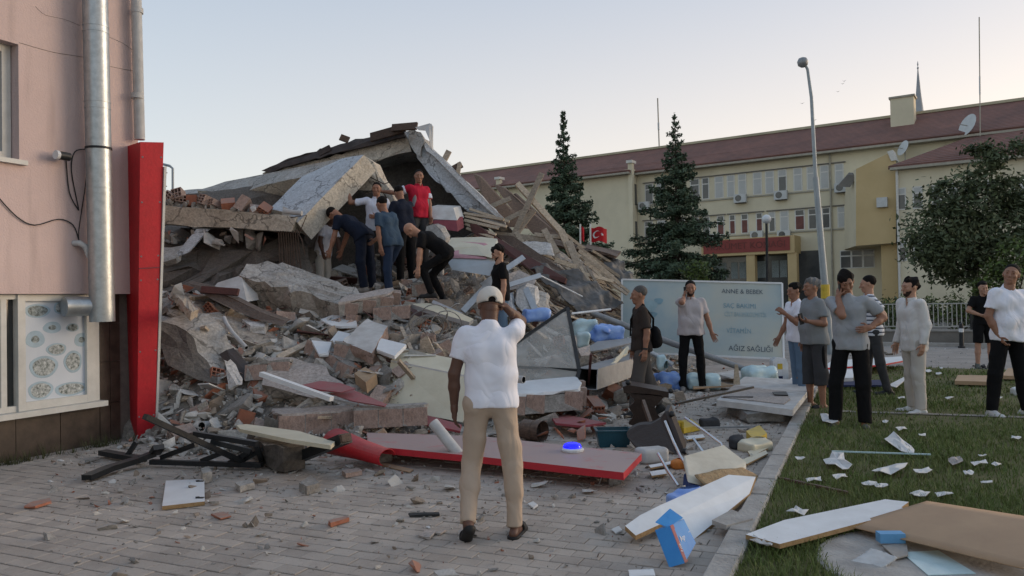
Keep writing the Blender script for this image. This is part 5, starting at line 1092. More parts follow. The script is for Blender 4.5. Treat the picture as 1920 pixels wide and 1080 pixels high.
class SD:
    def __init__(s, lo, hi, h):
        s.lo = np.array(lo, float); s.h = h; n_ = np.ceil((np.array(hi)-s.lo)/h).astype(int)+1
        s.ax = [s.lo[i]+np.arange(n_[i])*h for i in range(3)]; s.D = np.full(n_, 0.5)
    def sub(s, lo, hi):
        r = []
        for i in range(3):
            a = max(0, int((lo[i]-s.lo[i])/s.h)); b_ = min(len(s.ax[i]), int((hi[i]-s.lo[i])/s.h)+2)
            if b_ <= a: return None
            r.append(slice(a,b_))
        X = s.ax[0][r[0]][:,None,None]; Y = s.ax[1][r[1]][None,:,None]; Zz = s.ax[2][r[2]][None,None,:]
        return tuple(r), X, Y, Zz
    def _put(s, sl, d, k, mode):
        A = s.D[sl]
        if mode == 'u':
            if k <= 0: s.D[sl] = np.minimum(A, d)
            else:
                hh = np.clip(.5+.5*(A-d)/k,0,1); s.D[sl] = A*(1-hh)+d*hh - k*hh*(1-hh)
        elif mode == 'sub':
            s.D[sl] = np.maximum(A, -d)
    def cone(s, a, b_, ra, rb=None, k=0.02, cut=None, mode='u', cut0=None):
        """tapered capsule; cut: flat end a little past fraction `cut` of its length"""
        rb = ra if rb is None else rb; a = np.array(a,float); b_ = np.array(b_,float); r_ = max(ra,rb)+k+0.03
        g = s.sub(np.minimum(a,b_)-r_, np.maximum(a,b_)+r_)
        if g is None: return s
        sl, X, Y, Zz = g; ba = b_-a; L2 = ba@ba+1e-12
        tt = ((X-a[0])*ba[0]+(Y-a[1])*ba[1]+(Zz-a[2])*ba[2])/L2; t = np.clip(tt,0,1)
        d = np.sqrt((X-a[0]-t*ba[0])**2+(Y-a[1]-t*ba[1])**2+(Zz-a[2]-t*ba[2])**2) - (ra+(rb-ra)*t)
        if cut is not None: d = np.maximum(d, (tt-cut)*math.sqrt(L2))
        if cut0 is not None: d = np.maximum(d, (cut0-tt)*math.sqrt(L2))
        s._put(sl, d, k, mode); return s
    def ell(s, c, r, R=None, k=0.02, mode='u'):
        c = np.array(c,float); r = np.array(r,float); m_ = r.max()+k+0.03; g = s.sub(c-m_, c+m_)
        if g is None: return s
        sl, X, Y, Zz = g; x, y, z = X-c[0], Y-c[1], Zz-c[2]
        if R is not None: x, y, z = (R[0,i]*x+R[1,i]*y+R[2,i]*z for i in range(3))
        k0 = np.sqrt((x/r[0])**2+(y/r[1])**2+(z/r[2])**2); k1 = np.sqrt((x/r[0]**2)**2+(y/r[1]**2)**2+(z/r[2]**2)**2)+1e-9
        s._put(sl, k0*(k0-1)/k1, k, mode); return s
    def plane(s, p, nrm):     # keep the side nrm points away from
        p = np.array(p,float); nrm = np.array(nrm,float); nrm /= np.linalg.norm(nrm)
        X = s.ax[0][:,None,None]; Y = s.ax[1][None,:,None]; Zz = s.ax[2][None,None,:]
        s.D = np.maximum(s.D, (X-p[0])*nrm[0]+(Y-p[1])*nrm[1]+(Zz-p[2])*nrm[2]); return s
    def folds(s, amp, seed, fr=26.0, vert=1.0):
        rng = np.random.default_rng(seed); X = s.ax[0][:,None,None]; Y = s.ax[1][None,:,None]; Zz = s.ax[2][None,None,:]; w = 0
        for _ in range(4):
            d = rng.normal(size=3); d[2] *= vert; d /= np.linalg.norm(d); g = rng.normal(size=3)*7; f = fr*rng.uniform(.6,1.3)
            w = w + np.sin(f*(X*d[0]+Y*d[1]+Zz*d[2]) + 1.6*np.sin(X*g[0]+Y*g[1]+Zz*g[2]+rng.uniform(0,6)) + rng.uniform(0,6))
        m_ = np.abs(s.D) < 0.06; s.D = np.where(m_, s.D + amp*0.5*(w-0.4*np.abs(w)), s.D); return s
    def mesh(s): return surface_nets(s.D, s.lo, s.h)
def nmesh(name, VF, matname, parent, smooth=True):
    V = []; Fc = []; o = 0
    for v, f in VF: V.append(v); Fc.append(f+o); o += len(v)
    V = np.concatenate(V); Fc = np.concatenate(Fc)
    me = bpy.data.meshes.new(name); me.vertices.add(len(V)); me.vertices.foreach_set('co', V.ravel())
    n_ = len(Fc); me.loops.add(n_*4); me.loops.foreach_set('vertex_index', Fc.astype(np.int32).ravel())
    me.polygons.add(n_); me.polygons.foreach_set('loop_start', (np.arange(n_)*4).astype(np.int32)); me.polygons.foreach_set('loop_total', np.full(n_,4,np.int32))
    me.update(calc_edges=True); me.polygons.foreach_set('use_smooth', [smooth]*n_)
    me.materials.append(MATS[matname]); ob = bpy.data.objects.new(name, me); C.objects.link(ob); ob.parent = parent; return ob
def unit(v): v = np.array(v,float); return v/np.linalg.norm(v)
def rotz(v, a): c, s = math.cos(a), math.sin(a); return np.array([c*v[0]-s*v[1], s*v[0]+c*v[1], v[2]])
def fabric(name, c, c2=None):
    m, n, l, b = newmat_nodes(name); b.inputs['Roughness'].default_value = 0.92; b.inputs['Specular IOR Level'].default_value = 0.12
    c2 = c2 or tuple(x*0.9 for x in c); tc = n.new('ShaderNodeTexCoord'); t = n.new('ShaderNodeTexNoise'); t.inputs['Scale'].default_value = 5; l.new(tc.outputs['Object'], t.inputs['Vector'])
    mx = n.new('ShaderNodeMix'); mx.data_type = 'RGBA'; l.new(t.outputs['Fac'], mx.inputs[0]); mx.inputs[6].default_value = (*c,1); mx.inputs[7].default_value = (*c2,1); l.new(mx.outputs[2], b.inputs['Base Color'])
    mp = n.new('ShaderNodeMapping'); mp.inputs['Rotation'].default_value = (0.3,0.5,0.2); mp.inputs['Scale'].default_value = (5.5,5.5,3.2); l.new(tc.outputs['Object'], mp.inputs[0])
    w = n.new('ShaderNodeTexNoise'); w.inputs['Scale'].default_value = 1.0; w.inputs['Detail'].default_value = 2; w.inputs['Distortion'].default_value = 0.8; l.new(mp.outputs[0], w.inputs['Vector'])
    r = n.new('ShaderNodeMath'); r.operation = 'PINGPONG'; r.inputs[1].default_value = 0.22; l.new(w.outputs['Fac'], r.inputs[0])     # creases: ridged noise
    bp = n.new('ShaderNodeBump'); bp.inputs['Strength'].default_value = 0.38; bp.inputs['Distance'].default_value = 0.10; l.new(r.outputs[0], bp.inputs['Height']); l.new(bp.outputs[0], b.inputs['Normal']); return m
mat('skin', (0.42,0.24,0.165), (0.36,0.195,0.13), 14, 0.55, 0.08, 90, spec=0.35)
mat('skin_tan', (0.30,0.155,0.10), (0.25,0.125,0.08), 14, 0.55, 0.08, 90, spec=0.35)
mat('skin_dark', (0.13,0.065,0.045), (0.10,0.05,0.034), 14, 0.5, 0.08, 90, spec=0.35)
mat('hair_black', (0.009,0.0075,0.007), (0.016,0.013,0.012), 60, 0.75, 0.6, 140, spec=0.1); mat('stubble', (0.05,0.032,0.025), (0.035,0.022,0.018), 60, 0.8, 0.5, 140, spec=0.1); mat('hair_grey', (0.20,0.195,0.19), (0.10,0.095,0.09), 70, 0.7, 0.6, 140)
mat('hair_short_grey', (0.11,0.105,0.10), (0.06,0.055,0.052), 70, 0.7, 0.5, 140)
mat('sole', (0.02,0.02,0.02), None, 5, 0.8, 0)
def limbs(pose, s):
    """joint positions in the person's own frame: +Y forward, +X their right hand"""
    g = lambda k, d: pose.get(k, d)
    fs, L = s, {}
    sp = unit(g('spine', (0,0.03,1))); hipw, thl, shl = 0.092*fs, 0.44*fs, 0.425*fs
    legs = {}
    for sd_, sg in (('L',-1),('R',1)):
        th = unit(g('thigh'+sd_, (sg*0.06,0.02,-1))); sh_ = unit(g('shin'+sd_, (sg*0.02,-0.03,-1))); legs[sd_] = (th, sh_)
    hipL = np.array([-hipw,0,0]); hipR = np.array([hipw,0,0])
    ank = {k: h_+legs[k][0]*thl+legs[k][1]*shl for k, h_ in (('L',hipL),('R',hipR))}
    zmin = min(ank['L'][2]-g('liftL',0)*0, ank['R'][2]); lift = 0.075*fs - zmin
    up = np.array([0,0,lift]); L['pel'] = up.copy()
    for k, h_ in (('L',hipL),('R',hipR)):
        L['hip'+k] = h_+up; L['kne'+k] = h_+legs[k][0]*thl+up; L['ank'+k] = ank[k]+up
        fy = g('footyaw'+k, -0.2 if k == 'R' else 0.2); fp_ = g('footpitch'+k, 0.0)
        f = rotz(np.array([0,math.cos(fp_),math.sin(fp_)]), fy); L['foot'+k] = f
        L['heel'+k] = L['ank'+k] + np.array([0,0,-0.045*fs]) - f*0.05*fs; L['toe'+k] = L['ank'+k] + np.array([0,0,-0.05*fs]) + f*0.155*fs
    tw = g('twist', 0.0); rv = rotz(np.array([1.0,0,0]), tw); rv = unit(rv - sp*(rv@sp)); fw_ = np.cross(sp, rv)*1.0
    fw_ = unit(np.cross(np.cross(rv, sp)*-1, rv)) if False else unit(np.cross(sp, rv))
    L['sp'], L['rv'], L['fw'] = sp, rv, fw_
    bend = unit(np.array([0,0,1])*0.45+sp*0.55)
    L['waist'] = L['pel']+bend*0.17*fs; L['chest'] = L['waist']+sp*0.22*fs; L['neck'] = L['waist']+sp*0.375*fs
    shw = g('shw', 0.178)*fs
    for k, sg in (('L',-1),('R',1)):
        sh_ = L['neck']-sp*0.045*fs+rv*sg*shw; raise_ = g('raise'+k, 0.0); sh_ = sh_+sp*raise_*fs; L['sho'+k] = sh_
        ua = unit(g('arm'+k, (sg*0.18,0.0,-1))); fa = unit(g('fore'+k, (sg*0.08,0.16,-1)))
        L['elb'+k] = sh_+ua*0.285*fs; L['wri'+k] = L['elb'+k]+fa*0.245*fs; L['fa'+k] = fa
        L['hand'+k] = unit(g('hand'+k, fa))
    hd = unit(g('headdir', unit(sp*0.5+np.array([0,0.12,0.9])))); L['hd'] = hd; L['head'] = L['neck']+hd*0.168*fs
    L['hbase'] = L['neck']+hd*0.075*fs
    for k, sg in (('L',-1),('R',1)):
        if 'ik'+k in pose:          # wrist placed against the head
            Rh = head_frame(L, pose); tg, pole = pose['ik'+k]; tgt = L['head'] + Rh@np.array(tg)*fs; l1, l2 = 0.285*fs, 0.245*fs
            dv = tgt-L['sho'+k]; ln = min(np.linalg.norm(dv), l1+l2-0.002); dd = unit(dv); a = (l1*l1-l2*l2+ln*ln)/(2*ln); hh = math.sqrt(max(l1*l1-a*a,0)); pv = np.array(pole,float); pv = unit(pv-dd*(pv@dd))
            L['elb'+k] = L['sho'+k]+dd*a+pv*hh; L['wri'+k] = L['sho'+k]+dd*ln; L['fa'+k] = unit(L['wri'+k]-L['elb'+k])
            if 'hand'+k not in pose: L['hand'+k] = L['fa'+k]
    return L
def hand_sd(L, k, pose, fs, h):
    w = L['wri'+k]; d = L['hand'+k]; sg = 1 if k == 'R' else -1
    pn = np.array(pose.get('palm'+k, (-sg,0.2,0))); pn = unit(pn - d*(pn@d)); sx = np.cross(d, pn)*1.0
    # thumb side: towards body front by default
    th_side = np.array(pose.get('thumb'+k, (0,1,0.2))); 
    if sx@th_side < 0: sx = -sx
    S = SD(w-0.24*fs, w+0.24*fs, h); kn = w+d*0.085*fs
    for o in (-0.028,-0.010,0.010,0.028): S.cone(w+sx*o*0.6*fs, kn+sx*o*fs, 0.0165*fs, 0.013*fs, k=0.012)
    S.cone(w-d*0.05*fs, w+d*0.02*fs, 0.026*fs, 0.024*fs, k=0.02)
    curl = pose.get('curl'+k, 0.35); sp_ = pose.get('spread'+k, 0.10)
    for i, (o, ln) in enumerate(((0.030,0.070),(0.010,0.080),(-0.011,0.074),(-0.030,0.058))):
        f0 = unit(d+sx*o*sp_*30*0.3); b0 = kn+sx*o*fs; a1, a2 = curl*0.7, curl*1.9
        d1 = unit(f0*math.cos(a1)+pn*math.sin(a1)); d2 = unit(f0*math.cos(a2)+pn*math.sin(a2)); m_ = b0+d1*ln*0.52*fs
        S.cone(b0, m_, 0.0095*fs, 0.0085*fs, k=0.004); S.cone(m_, m_+d2*ln*0.52*fs, 0.0085*fs, 0.007*fs, k=0.003)
    t0 = w+d*0.025*fs+sx*0.022*fs; t1 = t0+unit(d*0.55+sx*0.75+pn*0.3)*0.045*fs; t2 = t1+unit(d*0.9+sx*0.25+pn*(0.2+curl*0.5))*0.035*fs
    S.cone(t0, t1, 0.013*fs, 0.0105*fs, k=0.01); S.cone(t1, t2, 0.0105*fs, 0.008*fs, k=0.004)
    return S.mesh()
def head_frame(L, pose):
    yaw = pose.get('headyaw', 0.0); z = L['hd']; y = rotz(L['fw'] if abs(L['fw'][2]) < 0.9 else np.array([0,1,0]), yaw); y = unit(y - z*(y@z)); x = np.cross(y, z)
    pit = pose.get('headpitch', 0.0); c, s_ = math.cos(pit), math.sin(pit); y2 = y*c+z*s_; z2 = -y*s_+z*c
    return np.stack([x,y2,z2],1)
def person(label, loc, yaw, Ht, pose, cl, detail=False, group=None):
    fs = Ht/1.765; L = limbs(pose, fs); fat = cl.get('fat', 0.0)*fs; seed = int(abs(loc[0]*100)+loc[1]*37) % 9999
    root = bpy.data.objects.new('person', None); C.objects.link(root); root.location = Vector(loc); root.rotation_euler = (0,0,yaw); root.empty_display_size = 0.1
    tag(root, label, 'person', group)
    h = 0.011 if detail else 0.015; hs_ = 0.0045 if detail else 0.006
    allp = np.array([L[k] for k in L if isinstance(L[k], np.ndarray) and k[:4] not in ('foot',) and k[:2] not in ('sp','rv','fw','hd','fa','ha')]+[L['head'],L['handL']*0+L['wriL'],L['wriR']])
    lo, hi = allp.min(0)-0.22*fs-fat, allp.max(0)+0.22*fs+fat; lo[2] = min(lo[2],-0.02)
    R = head_frame(L, pose); hc = L['head']
    rv, sp, fw_ = L['rv'], L['sp'], L['fw']
    # ---- body
    S = SD(lo, hi, h)
    S.cone(L['hipL']+[0,0,0.02], L['hipR']+[0,0,0.02], 0.078*fs, k=0.04)
    S.cone(L['waist']-rv*0.05*fs, L['waist']+rv*0.05*fs, 0.072*fs+fat*0.3, k=0.04); S.cone(L['chest']-rv*0.064*fs, L['chest']+rv*0.064*fs, 0.080*fs+fat*0.15, k=0.04)
    S.cone(L['neck']-sp*0.065*fs-rv*0.13*fs, L['neck']-sp*0.065*fs+rv*0.13*fs, 0.046*fs, k=0.04)
    S.cone(L['neck']-sp*0.03*fs, L['hbase']+0*sp, 0.066*fs, 0.056*fs, k=0.035); S.ell(hc, (0.072*fs,0.09*fs,0.105*fs), R, k=0.02)
    for k in 'LR':
        S.cone(L['sho'+k], L['elb'+k], 0.054*fs, 0.041*fs, k=0.03); S.cone(L['elb'+k], L['elb'+k]*0.6+L['wri'+k]*0.4, 0.041*fs, 0.043*fs, k=0.02); S.cone(L['elb'+k]*0.6+L['wri'+k]*0.4, L['wri'+k], 0.042*fs, 0.027*fs, k=0.015)
        S.cone(L['hip'+k], L['kne'+k], 0.072*fs, 0.053*fs, k=0.03); m_ = L['kne'+k]*0.62+L['ank'+k]*0.38; S.cone(L['kne'+k], m_, 0.054*fs, 0.056*fs, k=0.02); S.cone(m_, L['ank'+k], 0.054*fs, 0.036*fs, k=0.02)
        S.cone(L['heel'+k], L['toe'+k], 0.034*fs, 0.028*fs, k=0.03)
    parts = [S.mesh()]
    # ---- head at finer grid
    def lp(x, y, z): return hc + R@np.array([x,y,z])*fs
    S = SD(hc-0.19*fs, hc+0.19*fs, hs_)
    S.ell(lp(0,-0.012,0.028), (0.077*fs,0.096*fs,0.088*fs), R, k=0.02); S.ell(lp(0,0.022,-0.035), (0.062*fs,0.070*fs,0.082*fs), R, k=0.03)
    S.ell(lp(0,0.062,-0.092), (0.030*fs,0.026*fs,0.022*fs), R, k=0.03)
    S.cone(lp(0,0.088,0.012), lp(0,0.112,-0.030), 0.010*fs, 0.014*fs, k=0.014); S.cone(lp(-0.035,0.078,0.030), lp(0.035,0.078,0.030), 0.014*fs, k=0.018)
    S.cone(lp(-0.017,0.088,-0.064), lp(0.017,0.088,-0.064), 0.009*fs, k=0.010)
    for sg in (-1,1):
        S.ell(lp(sg*0.031,0.091,0.012), (0.016*fs,0.012*fs,0.010*fs), R, k=0.006, mode='sub'); S.ell(lp(sg*0.031,0.080,0.012), (0.015*fs,0.013*fs,0.012*fs), R, k=0.004)
        S.ell(lp(sg*0.078,-0.008,0.002), (0.011*fs,0.020*fs,0.031*fs), R, k=0.008); S.ell(lp(sg*0.042,0.062,-0.022), (0.020*fs,0.020*fs,0.018*fs), R, k=0.02)
    S.cone(L['neck']+sp*0.0, hc+R@np.array([0,-0.01,-0.05])*fs, 0.060*fs, 0.057*fs, k=0.02)
    parts.append(S.mesh())
    for k in 'LR': parts.append(hand_sd(L, k, pose, fs, 0.005 if detail else 0.0065))
    skin = cl.get('skin','skin'); nmesh('body', parts, skin, root)
    # ---- hair, beard, brows, eyes
    hair = cl.get('hair','hair_black')
    if hair:
        S = SD(hc-0.20*fs, hc+0.20*fs, hs_); th = cl.get('hairth', 0.014)
        S.ell(lp(0,-0.030,0.048), ((0.0815+th*0.2)*fs,(0.0955+th*0.4)*fs,(0.080+th*0.9)*fs), R, k=0)
        if th > 0.012: S.ell(lp(0,0.010,0.082), ((0.052+th*0.2)*fs,(0.052+th*0.4)*fs,(0.034+th*0.9)*fs), R, k=0.02)
        S.plane(lp(0,-0.06,-0.040), R@np.array([0,0.25,-1]))
        for sg in (-1,1): S.ell(lp(sg*0.084,-0.010,0.0), (0.02*fs,0.026*fs,0.036*fs), R, k=0, mode='sub')
        if cl.get('hairth',0.014) > 0.012: S.folds(0.008*fs, seed, 75)
        nmesh('hair', [S.mesh()], hair, root)
    if cl.get('beard'):
        S = SD(hc-0.19*fs, hc+0.19*fs, hs_); S.ell(lp(0,0.022,-0.035), (0.0635*fs,0.0715*fs,0.0845*fs), R, k=0.02); S.ell(lp(0,0.062,-0.092), (0.032*fs,0.029*fs,0.025*fs), R, k=0.03)
        S.plane(lp(0,0.09,-0.052), R@np.array([0,0.28,1])); S.plane(lp(0,0.0,0), R@np.array([0,-1,0.25])); S.cone(lp(-0.015,0.096,-0.064), lp(0.015,0.096,-0.064), 0.011*fs, k=0, mode='sub'); nmesh('beard', [S.mesh()], cl['beard'], root)
    VF = []
    for sg in (-1,1):
        S = SD(lp(sg*0.032,0.085,0.03)-0.04*fs, lp(sg*0.032,0.085,0.03)+0.04*fs, 0.0025); S.cone(lp(sg*0.016,0.0935,0.033), lp(sg*0.047,0.0825,0.036), 0.0038*fs, 0.003*fs, k=0); nmesh('eyebrow', [S.mesh()], hair if hair else 'hair_grey', root)
    VF = []
    for sg in (-1,1):
        S = SD(lp(sg*0.031,0.09,0.012)-0.03*fs, lp(sg*0.031,0.09,0.012)+0.03*fs, 0.0022); S.ell(lp(sg*0.031,0.0905,0.012), (0.0065*fs,0.004*fs,0.0042*fs), R, k=0); nmesh('eye', [S.mesh()], 'hair_black', root)
    # ---- shirt
    if cl.get('shirt'):
        S = SD(lo, hi, h); ease = cl.get('ease', 0.022)*fs; hem = cl.get('hem', 0.04)*fs
        low = L['pel']+np.array([0,0,0.02])
        dn = low-np.array([0,0,0.10*fs])
        S.cone(low-rv*0.070*fs, low+rv*0.070*fs, 0.098*fs+ease*0.8+fat*0.45, k=0.04); S.cone(dn-rv*0.072*fs, dn+rv*0.072*fs, 0.100*fs+ease*0.9+fat*0.35, k=0.04)
        for sg in (-1,1): S.cone(L['chest']+rv*sg*0.072*fs, low+rv*sg*0.070*fs, 0.090*fs+ease*0.6+fat*0.35, 0.094*fs+ease*0.8+fat*0.45, k=0.04)
        S.cone(L['waist']-rv*0.055*fs+fw_*fat*0.6, L['waist']+rv*0.055*fs+fw_*fat*0.6, 0.086*fs+ease*0.7+fat*0.8, k=0.05); S.cone(L['chest']-rv*0.072*fs, L['chest']+rv*0.072*fs, 0.092*fs+ease*0.55+fat*0.3, k=0.05)
        S.cone(L['neck']-sp*0.056*fs-rv*0.13*fs, L['neck']-sp*0.056*fs+rv*0.13*fs, 0.052*fs+ease*0.35, k=0.045); S.cone(L['neck']-sp*0.06*fs, L['neck']+sp*0.012*fs, 0.080*fs, 0.066*fs, k=0.04)
        bd = unit(L['waist']-L['pel']); S.plane(L['pel']+bd*(-hem), -bd)
        long_ = cl.get('sleeve','short') == 'long'
        for k in 'LR':
            a, b_ = L['sho'+k], L['elb'+k]
            if long_:
                S.cone(a, b_, 0.062*fs+ease*0.4, 0.052*fs+ease*0.3, k=0.035); S.cone(b_, L['wri'+k], 0.052*fs+ease*0.3, 0.036*fs+ease*0.2, k=0.025, cut=0.97)
            else: S.cone(a, b_, 0.055*fs+ease*0.3, 0.052*fs+ease*0.85, k=0.03, cut=cl.get('sl',0.68))
        vn = cl.get('vneck',0.0); nr = 0.060*fs if not cl.get('collar') else 0.057*fs
        S.cone(L['neck']+sp*0.030*fs+fw_*0.014*fs, L['hbase']+sp*0.06*fs, nr, nr*1.2, k=0, mode='sub')
        if vn: S.ell(L['neck']-sp*(0.02+vn)*fs+fw_*0.10*fs, (0.03*fs,0.07*fs,(0.03+vn)*fs), None, k=0, mode='sub')
        S.folds(cl.get('fold',0.007)*fs, seed, 30, 0.55); nmesh('shirt', [S.mesh()], cl['shirt'], root)
        if cl.get('collar'):
            S = SD(L['neck']-0.16*fs, L['neck']+0.16*fs, 0.006); S.cone(L['neck']-sp*0.012*fs, L['neck']+sp*0.038*fs+fw_*0.006, 0.077*fs, 0.070*fs, k=0, cut=1.0, cut0=0.0)
            S.cone(L['neck']-sp*0.06*fs, L['neck']+sp*0.10*fs, 0.064*fs, 0.064*fs, k=0, mode='sub'); S.ell(L['neck']+fw_*0.08*fs, (0.02*fs,0.06*fs,0.06*fs), None, k=0, mode='sub')
            nmesh('collar', [S.mesh()], cl.get('collarm', cl['shirt']), root)
        if cl.get('vest'):       # side panels and yoke in a second cloth
            S = SD(lo, hi, h)
            for sg in (-1,1): S.cone(L['waist']+rv*sg*(0.105*fs+fat*0.9+ease*.5)+fw_*0.07*fs, L['chest']+rv*sg*(0.115*fs+ease*.6)+fw_*0.062*fs, 0.045*fs, k=0.01)
            nmesh('side_panel', [S.mesh()], cl['vest'], root)
            S = SD(lo, hi, h)
            for k in 'LR': S.cone(L['sho'+k]*0.65+L['elb'+k]*0.35, L['elb'+k], 0.064*fs+ease*0.75, 0.0585*fs+ease*0.95, k=0.0, cut=0.5, cut0=0.0)
            nmesh('sleeve_panel', [S.mesh()], cl.get('vest2', cl['vest']), root)
    # ---- trousers
    if cl.get('pants'):
        S = SD(lo, hi, h); le = cl.get('leg', 1.0); wd = cl.get('wide', 0.0)*fs
        S.cone(L['hipL']+[0,0,0.02*fs], L['hipR']+[0,0,0.02*fs], 0.096*fs+fat*0.25, k=0.03)
        for k in 'LR':
            c1 = min(1.0, le*2) if le < 0.5 else None
            S.cone(L['hip'+k], L['kne'+k], 0.092*fs+wd*0.5, 0.068*fs+wd, k=0.03, cut=(le*2 if le < 0.5 else None))
            if le >= 0.5: S.cone(L['kne'+k], L['ank'+k], 0.071*fs+wd, cl.get('cuff',0.054)*fs+wd*0.8, k=0.02, cut=(le-0.5)*2)
            if le < 1.0 and le >= 0.5: pass
        bd = unit(L['waist']-L['pel']); S.plane(L['pel']+bd*0.075*fs, bd)
        S.folds(cl.get('pfold',0.005)*fs, seed+5, 24, 0.8); nmesh('trousers', [S.mesh()], cl['pants'], root)
    # ---- shoes
    for k in 'LR':
        if cl.get('shoe') is None: continue
        S = SD(np.minimum(L['heel'+k],L['toe'+k])-0.14*fs, np.maximum(L['heel'+k],L['toe'+k])+0.16*fs, hs_*1.1); f = L['foot'+k]
        he, to_ = L['heel'+k], L['toe'+k]; upv = unit(np.cross(np.cross(f,[0,0,1]),f))
        if cl.get('slipper'):
            S.cone(he-upv*0.022*fs, to_-upv*0.016*fs+f*0.02*fs, 0.044*fs, 0.046*fs, k=0); S.plane(he-upv*0.012*fs, upv); S.cone(to_-f*0.05*fs+upv*0.002, to_+upv*0.002, 0.048*fs, 0.040*fs, k=0.01, cut0=-0.2)
        else:
            S.cone(he-upv*0.004*fs, to_+f*0.015*fs-upv*0.004*fs, 0.044*fs, 0.040*fs, k=0.02); S.cone(he+upv*0.0*fs+f*0.02, L['ank'+k]*0.75+he*0.25+upv*0.03*fs, 0.045*fs, 0.046*fs, k=0.03); S.cone(L['ank'+k]-upv*.01, he*.4+to_*.6+upv*0.012*fs, 0.044*fs, 0.036*fs, k=0.02)
            S.plane(he-upv*0.034*fs, -upv)
        sh_ = nmesh('shoe', [S.mesh()], cl['shoe'], root)
        if cl.get('solec'):
            S = SD(np.minimum(he,to_)-0.14*fs, np.maximum(he,to_)+0.14*fs, hs_); S.cone(he-upv*0.02*fs, to_+f*0.017*fs-upv*0.02*fs, 0.047*fs, 0.043*fs, k=0); S.plane(he-upv*0.036*fs,-upv); S.plane(he-upv*0.020*fs, upv)
            nmesh('sole', [S.mesh()], cl['solec'], root)
    root['_j'] = 0; del root['_j']
    M = Matrix.Translation(Vector(loc)) @ Matrix.Rotation(yaw,4,'Z')
    L['W'] = lambda v: M @ Vector(v)
    L['R'] = R; L['lp'] = lp; L['root'] = root; L['fs'] = fs; L['Rm'] = Matrix.Rotation(yaw,3,'Z')
    return L
def local_mesh(name, mb, matname, L):
    me = bpy.data.meshes.new(name); me.from_pydata([tuple(v) for v in mb.v], [], mb.f); me.materials.append(MATS[matname]); me.update()
    o = bpy.data.objects.new(name, me); C.objects.link(o); o.parent = L['root']; return o
def phone_at(L, k, label, along=None, nrm=None):
    p = L['W'](L['wri'+k]+L['hand'+k]*0.09*L['fs'] + np.array(nrm if nrm is not None else (0,0,0))*0.02); a = (L['Rm'] @ Vector(along if along is not None else (0,0,1))).normalized()
    b_ = a.cross(L['Rm'] @ Vector((1,0.3,0))).normalized(); c_ = a.cross(b_)
    q = MB(); q.bbox(p, (a*0.075, b_*0.037, c_*0.0045)); tag(q.build('mobile_phone', 'black_metal'), label, 'phone')
def wd(yaw, x, y, z): c, s = math.cos(yaw), math.sin(yaw); return (c*x+s*y, -s*x+c*y, z)
def PO(yaw, **kw):
    """pose with every direction given in world axes (x right of view, y away, z up)"""
    out = {}
    for k, v in kw.items(): out[k] = wd(yaw, *v) if isinstance(v, tuple) and len(v) == 3 else v
    return out
fabric('tee_white', (0.78,0.79,0.86), (0.74,0.75,0.82)); fabric('trouser_beige', (0.46,0.365,0.285)); fabric('cap_cream', (0.66,0.62,0.56)); fabric('vest_red', (0.42,0.02,0.045)); fabric('grey_cloth', (0.23,0.23,0.245)); fabric('polo_white', (0.60,0.64,0.74))
fabric('tee_bluegrey', (0.045,0.075,0.115)); fabric('jeans_dark', (0.028,0.045,0.085)); fabric('tee_navy', (0.016,0.020,0.034)); fabric('black_cloth', (0.010,0.010,0.011)); fabric('navy_cloth', (0.014,0.019,0.034)); fabric('charcoal', (0.055,0.056,0.060))
fabric('tee_brown', (0.045,0.036,0.032)); fabric('trouser_greybrown', (0.085,0.078,0.073)); fabric('polo_pale', (0.47,0.435,0.44)); fabric('jeans_blue', (0.12,0.185,0.27)); fabric('tee_grey', (0.33,0.35,0.375)); fabric('tee_grey_warm', (0.24,0.255,0.265)); fabric('shirt_offwhite', (0.66,0.65,0.635)); fabric('trouser_offwhite', (0.52,0.49,0.45))
mat('shoe_grey', (0.26,0.24,0.22), None, 9, 0.8, 0.1); mat('shoe_white', (0.66,0.66,0.65), None, 9, 0.6, 0.1); mat('shoe_black', (0.018,0.018,0.018), None, 9, 0.6, 0.1); mat('shoe_olive', (0.10,0.105,0.09), None, 9, 0.7, 0.1)
m, n, l, b = newmat_nodes('tee_striped'); b.inputs['Roughness'].default_value = 0.9
tc = n.new('ShaderNodeTexCoord'); wv2 = n.new('ShaderNodeTexWave'); wv2.bands_direction = 'Z'; wv2.inputs['Scale'].default_value = 5.2; wv2.inputs['Distortion'].default_value = 0.4; l.new(tc.outputs['Object'], wv2.inputs['Vector'])
cr = n.new('ShaderNodeValToRGB'); cr.color_ramp.interpolation = 'CONSTANT'; l.new(wv2.outputs['Fac'], cr.inputs[0]); cr.color_ramp.elements[0].color = (0.06,0.07,0.10,1); cr.color_ramp.elements[1].position = 0.28; cr.color_ramp.elements[1].color = (0.62,0.64,0.68,1); l.new(cr.outputs[0], b.inputs['Base Color'])
